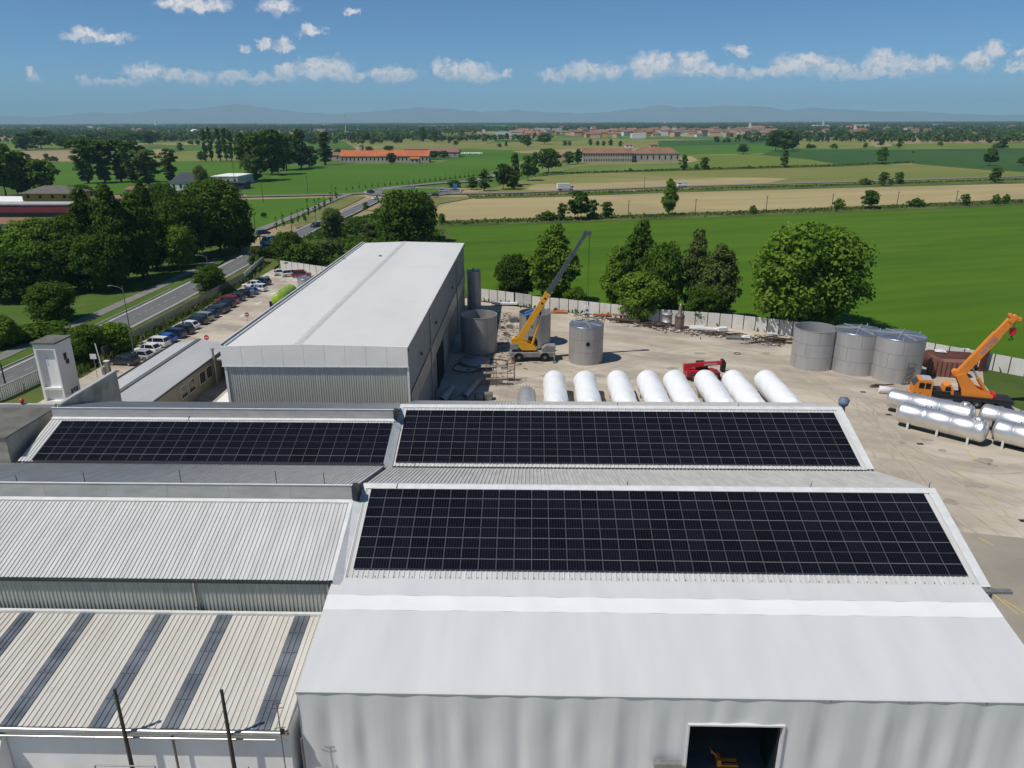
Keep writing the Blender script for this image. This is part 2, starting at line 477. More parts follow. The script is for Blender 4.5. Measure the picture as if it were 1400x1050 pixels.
MT['alu'] = mat('anodised_frame', (0.13, 0.13, 0.135), None, 1, 0.45, 0.3)


# ------------------------------------------------------------------ mesh builder
class MB:
    def __init__(s):
        s.v, s.f, s.m, s.s = [], [], [], []
        s.M = None

    def add(s, verts, faces, m=0, smooth=False):
        o = len(s.v)
        if s.M is not None:
            verts = [s.M @ Vector(p) for p in verts]
        s.v += [tuple(p) for p in verts]
        for f in faces:
            s.f.append(tuple(i + o for i in f))
            s.m.append(m)
            s.s.append(smooth)
        return s

    def box(s, a, b, m=0):
        x0, x1 = sorted((a[0], b[0]))
        y0, y1 = sorted((a[1], b[1]))
        z0, z1 = sorted((a[2], b[2]))
        return s.add([(x0, y0, z0), (x1, y0, z0), (x1, y1, z0), (x0, y1, z0), (x0, y0, z1), (x1, y0, z1), (x1, y1, z1), (x0, y1, z1)],
                     [(0, 3, 2, 1), (4, 5, 6, 7), (0, 1, 5, 4), (1, 2, 6, 5), (2, 3, 7, 6), (3, 0, 4, 7)], m)

    def cbox(s, c, d, m=0):
        return s.box([c[i] - d[i] / 2 for i in range(3)], [c[i] + d[i] / 2 for i in range(3)], m)

    def beam(s, p0, p1, w, h, m=0, w1=None, h1=None, up=(0, 0, 1)):
        p0, p1 = Vector(p0), Vector(p1)
        d = (p1 - p0).normalized()
        up = Vector(up)
        if abs(d.dot(up)) > 0.99:
            up = Vector((0, 1, 0))
        sx = d.cross(up).normalized()
        sy = sx.cross(d).normalized()
        w1 = w if w1 is None else w1
        h1 = h if h1 is None else h1
        vs = []
        for p, a, c in ((p0, w, h), (p1, w1, h1)):
            for i, j in ((-1, -1), (1, -1), (1, 1), (-1, 1)):
                vs.append(p + sx * (i * a / 2) + sy * (j * c / 2))
        return s.add(vs, [(0, 1, 2, 3), (7, 6, 5, 4), (1, 0, 4, 5), (2, 1, 5, 6), (3, 2, 6, 7), (0, 3, 7, 4)], m)

    def cyl(s, p0, p1, r0, r1=None, n=16, m=0, cap=True, smooth=True):
        p0, p1 = Vector(p0), Vector(p1)
        r1 = r0 if r1 is None else r1
        d = (p1 - p0).normalized()
        up = Vector((0, 0, 1)) if abs(d.z) < 0.95 else Vector((1, 0, 0))
        sx = d.cross(up).normalized()
        sy = d.cross(sx).normalized()
        vs = []
        for p, r in ((p0, r0), (p1, r1)):
            for i in range(n):
                a = 2 * math.pi * i / n
                vs.append(p + sx * (r * math.cos(a)) + sy * (r * math.sin(a)))
        s.add(vs, [((i + 1) % n, i, n + i, n + (i + 1) % n) for i in range(n)], m, smooth)
        if cap:
            s.add([v for v in vs[:n]], [tuple(range(n))], m)
            s.add([v for v in vs[n:]], [tuple(range(n - 1, -1, -1))], m)
        return s

    def tube(s, pts, r, n=6, m=0):
        for a, b in zip(pts[:-1], pts[1:]):
            s.cyl(a, b, r, r, n, m)
        return s

    def lathe(s, prof, n=24, m=0, smooth=True, M=None, a0=0.0, a1=2 * math.pi):
        # prof: (radius, z) pairs, around z
        full = abs(a1 - a0 - 2 * math.pi) < 1e-6
        k = n if full else n + 1
        vs = []
        for r, z in prof:
            for i in range(k):
                a = a0 + (a1 - a0) * i / n
                vs.append(Vector((r * math.cos(a), r * math.sin(a), z)))
        if M is not None:
            vs = [M @ v for v in vs]
        fs = []
        for j in range(len(prof) - 1):
            for i in range(n):
                i2 = (i + 1) % k
                fs.append((j * k + i, j * k + i2, (j + 1) * k + i2, (j + 1) * k + i))
        return s.add(vs, fs, m, smooth)

    def quad(s, a, b, c, d, m=0):
        return s.add([a, b, c, d], [(0, 1, 2, 3)], m)

    def poly(s, pts, m=0):
        return s.add(pts, [tuple(range(len(pts)))], m)

    def prism(s, pts, vec, m=0):
        # closed polygon pts swept by vec
        vec = Vector(vec)
        n = len(pts)
        a = [Vector(p) for p in pts]
        vs = a + [p + vec for p in a]
        fs = [tuple(range(n - 1, -1, -1)), tuple(range(n, 2 * n))]
        fs += [(i, (i + 1) % n, n + (i + 1) % n, n + i) for i in range(n)]
        return s.add(vs, fs, m)

    def loft(s, rings, m=0, smooth=True, close=True, caps=True):
        n = len(rings[0])
        vs = [p for r in rings for p in r]
        fs = []
        for j in range(len(rings) - 1):
            for i in range(n if close else n - 1):
                i2 = (i + 1) % n
                fs.append((j * n + i, j * n + i2, (j + 1) * n + i2, (j + 1) * n + i))
        s.add(vs, fs, m, smooth)
        if caps:
            s.add(rings[0], [tuple(range(n - 1, -1, -1))], m)
            s.add(rings[-1], [tuple(range(n))], m)
        return s

    def mesh(s, name, mats):
        me = bpy.data.meshes.new(name)
        me.from_pydata(s.v, [], s.f)
        if not isinstance(mats, (list, tuple)):
            mats = [mats]
        for q in mats:
            me.materials.append(q)
        me.polygons.foreach_set('material_index', s.m)
        me.polygons.foreach_set('use_smooth', s.s)
        me.update()
        return me

    def build(s, name, mats, parent=None, loc=None, rz=0.0):
        o = bpy.data.objects.new(name, s.mesh(name, mats))
        COL.objects.link(o)
        if parent is not None:
            o.parent = parent
        if loc is not None:
            o.location = loc
        o.rotation_euler[2] = rz
        return o


def tag(o, label, cat, group=None, kind='thing'):
    o['label'] = label
    o['category'] = cat
    o['kind'] = kind
    if group:
        o['group'] = group
    return o


def thing(name, label, cat, loc=(0, 0, 0), rz=0.0, group=None):
    o = bpy.data.objects.new(name, None)
    o.empty_display_size = 0.5
    COL.objects.link(o)
    o.location = loc
    o.rotation_euler = (0, 0, rz)
    return tag(o, label, cat, group)


def struct(o, kind='structure'):
    o['kind'] = kind
    return o


def dup(root, loc=None, rz=None, label=None, group=None, scale=None, mats=None):
    kids = KIDS.get(root.name)
    if kids is None:
        kids = [(c, list(c.children)) for c in root.children]
        KIDS[root.name] = kids
    r = root.copy()
    COL.objects.link(r)
    if loc is not None:
        r.location = loc
    if rz is not None:
        r.rotation_euler = (root.rotation_euler[0], root.rotation_euler[1], rz)
    if scale is not None:
        r.scale = scale if isinstance(scale, (tuple, list)) else (scale,) * 3
    if label:
        r['label'] = label
    if group:
        r['group'] = group

    def paint(o):
        if mats and o.type == 'MESH':
            for sl in o.material_slots:
                if sl.material and sl.material.name in mats:
                    k = mats[sl.material.name]
                    sl.link = 'OBJECT'
                    sl.material = k
    paint(r)
    for c, gs in kids:
        c2 = c.copy()
        COL.objects.link(c2)
        c2.parent = r
        paint(c2)
        for g in gs:
            g2 = g.copy()
            COL.objects.link(g2)
            g2.parent = c2
            paint(g2)
    return r


KIDS = {}


def corrugated(mb, p, du, dv, nrm, width, length, pitch, h, m=0, flat=0.62, top=0.16, segs=1):
    """ribbed sheet: starts at p, ribs repeat along du, run along dv, stand up along nrm"""
    p, du, dv, nrm = Vector(p), Vector(du).normalized(), Vector(dv).normalized(), Vector(nrm).normalized()
    k = max(1, int(round(width / pitch)))
    pt = width / k
    side = (1 - flat - top) / 2
    prof = []
    for i in range(k):
        b0 = i * pt
        prof += [(b0, 0), (b0 + flat * pt, 0), (b0 + (flat + side) * pt, h), (b0 + (flat + side + top) * pt, h)]
    prof.append((width, 0))
    vs = []
    for j in range(segs + 1):
        for (a, c) in prof:
            vs.append(p + du * a + nrm * c + dv * (length * j / segs))
    n_ = len(prof)
    fs = []
    for j in range(segs):
        for i in range(n_ - 1):
            fs.append((j * n_ + i, j * n_ + i + 1, (j + 1) * n_ + i + 1, (j + 1) * n_ + i))
    return mb.add(vs, fs, m)


def sheet(name, pts, material, z, kind='structure', parent=None):
    """thin ground sheet from a list of (x, y)"""
    pts = [Vector((p[0], p[1], z)) for p in pts]
    area = sum(a.x * b.y - b.x * a.y for a, b in zip(pts, pts[1:] + pts[:1]))
    if area < 0:
        pts.reverse()
    mb = MB()
    mb.poly(pts)
    o = mb.build(name, material)
    o['kind'] = kind
    return o


def strip(mb, pts, w, z, m=0, closed=False):
    """flat ribbon of width w along a list of (x, y)"""
    pts = [Vector((p[0], p[1])) for p in pts]
    n_ = len(pts)
    L, Rr = [], []
    for i in range(n_):
        a = pts[(i - 1) % n_] if (closed or i > 0) else pts[i]
        c = pts[(i + 1) % n_] if (closed or i < n_ - 1) else pts[i]
        d = (c - a).normalized()
        nn_ = Vector((-d.y, d.x))
        L.append(pts[i] + nn_ * w / 2)
        Rr.append(pts[i] - nn_ * w / 2)
    vs = [(p.x, p.y, z) for p in L] + [(p.x, p.y, z) for p in Rr]
    fs = []
    for i in range(n_ if closed else n_ - 1):
        j = (i + 1) % n_
        fs.append((i, n_ + i, n_ + j, j))
    mb.add(vs, fs, m)


def smooth_path(pts, k=6):
    pts = [Vector((p[0], p[1], 0)) for p in pts]
    out = []
    for i in range(len(pts) - 1):
        p0 = pts[max(i - 1, 0)]
        p1, p2 = pts[i], pts[i + 1]
        p3 = pts[min(i + 2, len(pts) - 1)]
        for j in range(k):
            t = j / k
            out.append(0.5 * ((2 * p1) + (p2 - p0) * t + (2 * p0 - 5 * p1 + 4 * p2 - p3) * t * t + (3 * p1 - p0 - 3 * p2 + p3) * t ** 3))
    out.append(pts[-1])
    return [(p.x, p.y) for p in out]

# ------------------------------------------------------------------ ground, fields, roads
def xy(*pts, z=0.0):
    return [tuple(P(u, v, z))[:2] for (u, v) in pts]


# base ground: a patchwork plain that reaches the horizon
gm = bpy.data.materials.new('plain_of_fields')
gm.use_nodes = True
n, l = gm.node_tree.nodes, gm.node_tree.links
b = n['Principled BSDF']
b.inputs['Roughness'].default_value = 0.95
b.inputs['Specular IOR Level'].default_value = 0.1
ge = n.new('ShaderNodeNewGeometry')
vr = n.new('ShaderNodeVectorRotate')
vr.rotation_type = 'Z_AXIS'
vr.inputs['Angle'].default_value = R(17)
l.new(ge.outputs['Position'], vr.inputs['Vector'])
mp = n.new('ShaderNodeVectorMath')
mp.operation = 'MULTIPLY'
l.new(vr.outputs[0], mp.inputs[0])
mp.inputs[1].default_value = (1 / 260, 1 / 150, 0)
vo = n.new('ShaderNodeTexVoronoi')
vo.distance = 'CHEBYCHEV'
vo.inputs['Scale'].default_value = 1.0
vo.inputs['Randomness'].default_value = 0.75
l.new(mp.outputs[0], vo.inputs['Vector'])
sp = n.new('ShaderNodeSeparateColor')
l.new(vo.outputs['Color'], sp.inputs[0])
cr = n.new('ShaderNodeValToRGB')
cr.color_ramp.interpolation = 'CONSTANT'
e = cr.color_ramp.elements
e[0].position = 0
e[0].color = (0.079, 0.147, 0.024, 1)
e[1].position = 0.22
e[1].color = (0.140, 0.189, 0.050, 1)
for pos, c in ((0.40, (0.055, 0.112, 0.024, 1)), (0.55, (0.256, 0.224, 0.099, 1)), (0.68, (0.104, 0.171, 0.033, 1)), (0.82, (0.317, 0.248, 0.132, 1)), (0.9, (0.073, 0.130, 0.028, 1))):
    q = e.new(pos)
    q.color = c
l.new(sp.outputs[0], cr.inputs[0])
nz_ = n.new('ShaderNodeTexNoise')
nz_.inputs['Scale'].default_value = 0.03
nz_.inputs['Detail'].default_value = 9
l.new(ge.outputs['Position'], nz_.inputs['Vector'])
hs = n.new('ShaderNodeHueSaturation')
vm = n.new('ShaderNodeMapRange')
l.new(nz_.outputs['Fac'], vm.inputs['Value'])
vm.inputs['From Min'].default_value = 0.3
vm.inputs['From Max'].default_value = 0.7
vm.inputs['To Min'].default_value = 0.8
vm.inputs['To Max'].default_value = 1.2
l.new(vm.outputs[0], hs.inputs['Value'])
l.new(cr.outputs[0], hs.inputs['Color'])
l.new(hs.outputs[0], b.inputs['Base Color'])
sheet('ground', [(-24000, -2000), (24000, -2000), (24000, 24000), (-24000, 24000)], gm, -0.5)

MT['g_rice'] = mat('lush_green_crop', (0.060, 0.132, 0.004), (0.084, 0.160, 0.007), 0.05, 0.9, detail=8, spec=0.15, stretch=(0.35, 2.2, 1), rot=R(-17),
                   c3=(0.046, 0.108, 0.005), scale3=0.035, lo3=0.48, hi3=0.7, stretch3=(0.25, 2.0, 1), bump=0.6, bscale=1.2)
MT['g_bright'] = mat('bright_green_crop', (0.062, 0.142, 0.013), (0.081, 0.166, 0.018), 0.01, 0.9, detail=7, spec=0.1, c3=(0.050, 0.116, 0.013), scale3=0.008, lo3=0.5, hi3=0.8)
MT['g_dark'] = mat('deep_green_crop', (0.040, 0.095, 0.022), (0.052, 0.110, 0.025), 0.012, 0.9, detail=7, spec=0.1, c3=(0.033, 0.08, 0.02), scale3=0.005, lo3=0.5, hi3=0.8)
MT['g_mown'] = mat('mown_meadow', (0.151, 0.182, 0.040), (0.207, 0.209, 0.065), 0.012, 0.92, detail=8, spec=0.1, stretch=(0.3, 1.5, 1), rot=R(-15), c3=(0.291, 0.248, 0.116), scale3=0.007, lo3=0.5, hi3=0.72)
MT['g_lime'] = mat('light_green_meadow', (0.120, 0.174, 0.028), (0.150, 0.190, 0.035), 0.01, 0.92, detail=7, spec=0.1, c3=(0.192, 0.196, 0.055), scale3=0.006, lo3=0.5, hi3=0.75)
MT['wheat'] = mat('ripe_wheat', (0.43, 0.34, 0.18), (0.32, 0.265, 0.125), 0.02, 0.95, detail=9, spec=0.1, stretch=(0.25, 1.6, 1), rot=R(-15), c3=(0.27, 0.235, 0.115), scale3=0.011, lo3=0.5, hi3=0.75, bump=0.4, bscale=1.0)
MT['soil'] = mat('pale_stubble', (0.33, 0.255, 0.15), (0.28, 0.22, 0.125), 0.01, 0.95, detail=8, spec=0.1)
MT['rough'] = mat('rough_grass', (0.085, 0.115, 0.028), (0.13, 0.15, 0.045), 0.12, 0.95, detail=10, spec=0.1, c3=(0.055, 0.085, 0.02), scale3=0.05, lo3=0.45, hi3=0.65, bump=0.8, bscale=0.8)
MT['scrub'] = mat('overgrown_grass', (0.050, 0.085, 0.018), (0.080, 0.12, 0.026), 0.10, 0.95, detail=10, spec=0.1, c3=(0.12, 0.125, 0.045), scale3=0.04, lo3=0.5, hi3=0.68, bump=0.9, bscale=0.6)
MT['lawn'] = mat('park_lawn', (0.062, 0.115, 0.018), (0.085, 0.14, 0.025), 0.25, 0.95, detail=8, spec=0.1, c3=(0.15, 0.14, 0.06), scale3=0.1, lo3=0.55, hi3=0.75, bump=0.5, bscale=3)
MT['dry_verge'] = mat('dry_verge', (0.20, 0.19, 0.075), (0.13, 0.15, 0.04), 0.1, 0.95, detail=9, spec=0.1)
MT['farm_path'] = mat('dusty_track', (0.36, 0.31, 0.22), (0.29, 0.25, 0.18), 0.2, 0.95, detail=6)

FZ = [-0.42]


def field(name, mt, *pts):
    FZ[0] += 0.006
    return sheet(name, xy(*pts), MT[mt], FZ[0])


field('meadow', 'rough', (-300, 258), (50, 262), (130, 266), (330, 264), (330, 275), (300, 305), (200, 330), (-300, 330))
# right half, far to near
field('stubble_field', 'soil', (1108, 188), (1400, 187), (1600, 185), (1600, 197), (1400, 195), (1250, 196), (1105, 194))
field('meadow', 'g_mown', (1085, 190), (1230, 189), (1215, 199), (1160, 203), (1085, 202))
field('stubble_field', 'soil', (1180, 191), (1206, 191), (1222, 199), (1198, 201), (1190, 195))
field('meadow', 'g_lime', (1222, 197), (1400, 194), (1600, 193), (1600, 203), (1400, 202), (1235, 205))
field('crop_field', 'g_dark', (900, 192), (1062, 189), (1062, 196), (900, 201))
field('crop_field', 'g_bright', (898, 200), (1065, 196), (1085, 202), (1160, 203), (1235, 205), (1100, 208), (930, 211), (900, 208))
field('crop_field', 'g_dark', (1060, 205), (1235, 204), (1400, 202), (1620, 200), (1620, 236), (1400, 233), (1330, 227), (1240, 223), (1150, 225), (1110, 218), (1040, 211))
field('crop_field', 'g_lime', (925, 211), (1040, 211), (1110, 218), (1150, 225), (1060, 228), (960, 231), (934, 226))
field('meadow', 'g_mown', (650, 198), (700, 194), (900, 190), (900, 204), (800, 206), (720, 206), (640, 203))
field('crop_field', 'g_bright', (560, 208), (640, 203), (730, 206), (800, 206), (790, 214), (735, 222), (690, 216))
field('stubble_field', 'soil', (700, 206), (800, 203), (905, 201), (905, 205), (800, 208), (712, 209))
field('meadow', 'g_mown', (930, 214), (948, 213), (955, 219), (934, 223), (800, 226), (760, 235), (780, 237), (960, 232), (1150, 227), (1245, 222), (1255, 224), (1350, 232), (1420, 236), (1620, 228), (1620, 236), (1400, 243), (1200, 249), (932, 256), (770, 262), (680, 265), (640, 265), (735, 240), (800, 221))
field('ripe_crop', 'wheat', (712, 259), (735, 251), (830, 249), (1000, 242), (1080, 243), (1050, 249), (932, 254), (770, 260))
field('ripe_crop', 'wheat', (934, 223), (955, 219), (945, 213), (928, 215))
field('ripe_crop', 'wheat', (585, 302), (592, 288), (610, 278), (650, 270), (770, 267), (932, 261), (1200, 254), (1400, 249), (1640, 240), (1640, 266), (1400, 272), (1200, 281), (1050, 287), (735, 298), (600, 304))
field('green_crop_field', 'g_rice', (600, 309), (735, 303), (1050, 292), (1200, 286), (1400, 278), (1680, 268), (1750, 600), (1400, 520), (1270, 490), (1000, 452), (700, 415), (628, 408), (622, 330))
# left half
field('crop_field', 'g_bright', (395, 226), (470, 224), (600, 222), (632, 214), (700, 207), (720, 212), (690, 226), (655, 238), (560, 251), (500, 262), (470, 266), (340, 267), (330, 262), (345, 246), (392, 240))
field('crop_field', 'g_bright', (330, 272), (476, 268), (462, 276), (420, 296), (380, 308), (350, 312), (320, 300))
field('crop_field', 'g_bright', (55, 223), (110, 222), (250, 219), (400, 221), (380, 236), (330, 255), (230, 262), (130, 266), (50, 262))
field('meadow', 'g_mown', (205, 210), (300, 203), (350, 210), (420, 219), (250, 220), (200, 220))
field('stubble_field', 'soil', (18, 206), (104, 205), (112, 220), (60, 221), (20, 222))
field('stubble_field', 'soil', (208, 204), (231, 203), (230, 208), (214, 211))
field('stubble_field', 'soil', (-100, 188), (20, 187), (22, 192), (-100, 193))
field('crop_field', 'g_lime', (90, 188), (118, 188), (112, 204), (60, 204), (20, 205), (-100, 205), (-100, 196), (30, 197), (92, 197))
field('meadow', 'g_mown', (470, 193), (560, 189), (680, 192), (640, 203), (560, 208), (490, 206))
# rough ground around the hall and along the road
field('scrubland', 'scrub', (398, 330), (440, 312), (470, 300), (520, 288), (585, 290), (604, 304), (620, 330), (640, 408), (500, 392), (420, 372), (385, 366), (365, 352))
field('verge', 'dry_verge', (455, 290), (500, 268), (478, 266), (440, 284), (400, 303), (405, 311), (425, 305))
field('verge', 'dry_verge', (505, 287), (545, 272), (600, 268), (650, 269), (600, 278), (585, 292), (530, 292))
field('grass_strip', 'rough', (600, 309), (585, 305), (590, 301), (735, 297), (1050, 286), (1200, 280), (1400, 271), (1640, 265), (1680, 270), (1400, 280), (1200, 288), (1050, 294), (735, 305))
field('grass_strip', 'rough', (640, 268), (770, 264), (932, 258), (1200, 250), (1400, 244), (1640, 235), (1640, 241), (1400, 250), (1200, 255), (932, 262), (770, 268), (650, 271))
field('grass_strip', 'scrub', (740, 238), (800, 235), (1000, 229), (1150, 225), (1245, 221), (1247, 222.5), (1150, 226.5), (1000, 230.6), (800, 236.4), (742, 239.5))
# park and verge by the road
sheet('park_lawn', [(-300, 20), (-79, 20), (-79, 150), (-81, 190), (-86, 225), (-92, 262), (-300, 262)], MT['lawn'], -0.10)
sheet('verge', [(-73, 20), (-60, 20), (-60, 80), (-64.5, 100), (-64.5, 180), (-66, 200), (-70, 240), (-74, 260), (-79, 256), (-74.5, 215), (-72.6, 184), (-73, 100)], MT['rough'], -0.08)

# roads
mb = MB()
ROADC = smooth_path([(-77.0, -40), (-77.0, 60)] + xy((60, 494), (170, 440), (246, 402), (345, 350), (397, 325), (432, 308), (470, 293), (497, 280), (517, 271)), 8)
strip(mb, ROADC, 7.6, 0.0)
struct(mb.build('road', MT['asphalt']))
RC = (-62.0, 402.0)
mb = MB()
circ = [(RC[0] + 21 * math.cos(t * math.pi / 24), RC[1] + 21 * math.sin(t * math.pi / 24)) for t in range(48)]
strip(mb, circ, 9.5, 0.012, closed=True)
struct(mb.build('roundabout_road', MT['asphalt']))
mb = MB()
strip(mb, smooth_path(xy((604, 264), (640, 264), (700, 263), (770, 260.5), (932, 254.5), (1200, 247), (1400, 240.3), (1640, 232)), 6), 7.0, 0.006)
struct(mb.build('country_road', MT['pave']))
mb = MB()
strip(mb, smooth_path(xy((300, 269), (400, 267), (476, 265), (520, 262)), 5), 6.0, 0.018)
strip(mb, smooth_path(xy((520, 258), (560, 253.5), (600, 250), (650, 246), (700, 232), (735, 221), (760, 210)), 5), 7.0, 0.018)
struct(mb.build('side_road', MT['pave']))
mb = MB()
strip(mb, smooth_path(xy((345, 318), (375, 306), (420, 288), (455, 273), (478, 265)), 6), 4.0, -0.02)
strip(mb, [(-84.2, 20), (-83.8, 120), (-83.6, 160), (-85, 200)], 2.6, -0.03)
struct(mb.build('footpath', MT['pave']))
mb = MB()
isl = [(RC[0] + 16 * math.cos(t * math.pi / 24), RC[1] + 16 * math.sin(t * math.pi / 24)) for t in range(48)]
mb.prism([(x, y, 0.0) for x, y in isl], (0, 0, 0.25))
struct(mb.build('roundabout_island', MT['g_bright']))


def offset_path(pts, d):
    out = []
    pts = [Vector(p) for p in pts]
    for i, p in enumerate(pts):
        a = pts[max(i - 1, 0)]
        c = pts[min(i + 1, len(pts) - 1)]
        t = (c - a).normalized()
        out.append((p.x - t.y * d, p.y + t.x * d))
    return out


mb = MB()
strip(mb, offset_path(ROADC, 3.05), 0.24, 0.006)
strip(mb, offset_path(ROADC, -3.1), 0.16, 0.006)
dash = []
for i in range(6, len(ROADC) - 4):
    a, c = Vector(ROADC[i]), Vector(ROADC[i + 1])
    L_ = (c - a).length
    k = max(1, int(L_ / 7))
    for j in range(k):
        p, q = a.lerp(c, j / k), a.lerp(c, (j + 0.45) / k)
        strip(mb, [p, q], 0.05, 0.006)
circ2 = [(RC[0] + 25.2 * math.cos(t * math.pi / 24), RC[1] + 25.2 * math.sin(t * math.pi / 24)) for t in range(48)]
strip(mb, circ2, 0.3, 0.020, closed=True)
struct(mb.build('road_marking', MT['paint_white']))
# low kerb between road and pavement
mb = MB()
kp = offset_path(ROADC, 4.0)[2:34]
for a, c in zip(kp[:-1], kp[1:]):
    mb.beam((a[0], a[1], 0.03), (c[0], c[1], 0.03), 0.3, 0.2)
struct(mb.build('kerb', MT['conc_grey']))

# ------------------------------------------------------------------ factory yard
YARD = [(-65, 15), (75, 15), (80, 95)] + xy((1400, 515), (1270, 489), (1160, 470), (1064, 456), (1000, 448.5), (885, 440), (850, 435), (728, 422), (640, 410)) + [(-13, 152)] + \
       xy((470, 381), (450, 378), (386, 369)) + [(-64.5, 184), (-65, 100)]
mb = MB()
mb.prism([(x, y, -0.6) for x, y in YARD], (0, 0, 0.6))
struct(mb.build('yard', MT['conc']))
mb = MB()
strip(mb, smooth_path(xy((1170, 560), (1215, 602), (1262, 655), (1330, 745), (1400, 840)), 4), 0.10, 0.004)
strip(mb, xy((812, 480), (1010, 505)), 0.06, 0.004)
strip(mb, xy((690, 560), (700, 500), (705, 470)), 0.06, 0.004)
for Yj in (92, 98, 104.5, 111, 117.5, 124):
    strip(mb, [(-10, Yj), (64, Yj)], 0.05, 0.003)
for Xj in (-4, 8, 20, 32, 44, 56):
    strip(mb, [(Xj, 30), (Xj, 128 - max(0, (Xj - 10) * .42))], 0.05, 0.005)
struct(mb.build('yard_joint', MT['conc_grey']))
MT['tyre'] = mat('tyre_rubber_smear', (0.36, 0.315, 0.255), (0.45, 0.39, 0.315), 0.5, 0.85, detail=8, lo=0.4, hi=0.6)
mb = MB()
gt = random.Random(31)
for pts in ([(1400, 600), (1290, 585), (1180, 545), (1050, 500), (900, 490), (830, 510)], [(1400, 690), (1300, 650), (1200, 590), (1140, 540), (1060, 490), (940, 470)], [(1390, 760), (1310, 700), (1220, 640), (1190, 580), (1180, 540)],
            [(700, 520), (760, 515), (860, 495), (960, 475), (1060, 480)], [(705, 470), (760, 505), (800, 515), (870, 508)], [(1400, 640), (1330, 640), (1230, 610), (1195, 560), (1120, 520)]):
    pa = smooth_path(xy(*pts), 8)
    for d in (-0.95, 0.95):
        strip(mb, offset_path(pa, d), gt.uniform(.22, .34), 0.0065 + gt.random() * .001)
struct(mb.build('tyre_mark', MT['tyre']))
mb = MB()
for k in range(26):
    p = P(gt.uniform(700, 1050), gt.uniform(472, 530)) if k < 18 else P(gt.uniform(1200, 1390), gt.uniform(600, 720))
    r_ = gt.uniform(.25, .9)
    ph = gt.uniform(0, 6)
    mb.poly([(p.x + r_ * (1 + .3 * math.sin(3 * a + ph)) * math.cos(a) * 1.4, p.y + r_ * (1 + .25 * math.sin(2 * a + ph)) * math.sin(a), 0.009) for a in [2 * math.pi * j / 18 for j in range(18)]])
struct(mb.build('oil_stain', mat('oil_stained_concrete', (0.28, 0.245, 0.20), (0.38, 0.33, 0.265), 1.2, 0.8)))
# grey patch in front of the workshops, resurfaced
sheet('yard_patch', [(30, 16), (74, 16), (74, 54), (52, 57), (36, 60), (30, 58)], MT['conc_grey'], 0.008)
mb = MB()
for pts in ([(1190, 618), (1245, 618)], [(1253, 619), (1262, 619)], [(1322, 617), (1332, 627)], [(1345, 646), (1360, 652)], [(1300, 640), (1322, 655)],
            [(1345, 672), (1362, 690)], [(1370, 695), (1380, 708)], [(1338, 735), (1360, 747)], [(1225, 597), (1235, 601)], [(1355, 810), (1392, 840)],
            [(1372, 820), (1400, 838)], [(1290, 622), (1330, 640)], [(1365, 655), (1400, 668)]):
    strip(mb, xy(*pts), 0.13, 0.012)
struct(mb.build('yard_marking', MT['paint_yellow']))
mb = MB()
for k in range(9):
    c = Vector((-58.5 + 1.55 * k, 170.2 - 0.25 * k))
    strip(mb, [c, c + Vector((0.9, 0.55))], 0.7, 0.008)
for k in range(8):
    yy = 117 + k * 7.0
    strip(mb, [(-56.4, yy), (-55.6, yy + 0.3)], 0.14, 0.008)
for u, v in ((330, 432), (352, 415), (372, 402)):
    p = P(u, v)
    strip(mb, [(p.x - 0.2, p.y - 0.5), (p.x + 0.4, p.y + 1.5)], 0.6, 0.008)
struct(mb.build('car_park_marking', MT['paint_white']))
sheet('grass_patch', xy((1343, 500), (1400, 514), (1480, 535), (1480, 580), (1400, 562), (1362, 547), (1345, 525)), MT['scrub'], 0.02)

# mountains far beyond the plain
def mountains(name, y0, prof, material, zb=-20):
    mb = MB()
    fr, bk = [], []
    ridge = []
    for (u, v) in prof:
        d = ray(u, v)
        p = PY(u, v, y0)
        ridge.append(p)
    pts = []
    for a, c in zip(ridge[:-1], ridge[1:]):
        for j in range(8):
            t = j / 8
            q = a.lerp(c, t)
            q.z += random.uniform(-1, 1) * 14
            pts.append(q)
    pts.append(ridge[-1])
    rows = []
    K = 7
    for j in range(K):
        t = j / (K - 1)
        rows.append([Vector((p.x + random.uniform(-30, 30) * (1 - t), y0 - 3000 * (1 - t) + random.uniform(-60, 60) * (1 - t) * (t > 0), zb + (max(p.z, 5) - zb) * (t ** 0.9) * random.uniform(0.97, 1.0) ** (1 if t < 1 else 0))) for p in pts])
    rows.append([Vector((p.x, y0 + 2500, zb)) for p in pts])
    vs = [p for r in rows for p in r]
    k = len(pts)
    fs = [(j * k + i, j * k + i + 1, (j + 1) * k + i + 1, (j + 1) * k + i) for j in range(len(rows) - 1) for i in range(k - 1)]
    mb.add(vs, fs, 0, True)
    return struct(mb.build(name, material))


MT['hill'] = mat('wooded_mountain', (0.17, 0.21, 0.21), (0.22, 0.25, 0.24), 0.0012, 0.95, detail=6)
mountains('mountains', 20500, [(-250, 158.6), (-100, 154.8), (0, 158.6), (60, 160.4), (85, 157.7), (130, 153.0), (160, 155.7), (200, 151.9), (230, 148.3), (262, 150.1), (300, 144.5), (325, 141.7), (355, 146.3), (400, 151.9),
                               (450, 156.6), (500, 153.0), (540, 149.2), (575, 146.3), (620, 149.2), (660, 153.0), (705, 150.1), (740, 153.0), (790, 155.7), (850, 151.0), (880, 147.3), (905, 143.6), (930, 147.3), (965, 145.4), (1000, 144.5),
                               (1050, 146.3), (1075, 151.0), (1110, 147.3), (1150, 149.2), (1210, 153.0), (1250, 151.9), (1300, 155.7), (1360, 157.7), (1400, 155.7), (1500, 151.0), (1700, 157.7)], MT['hill'])
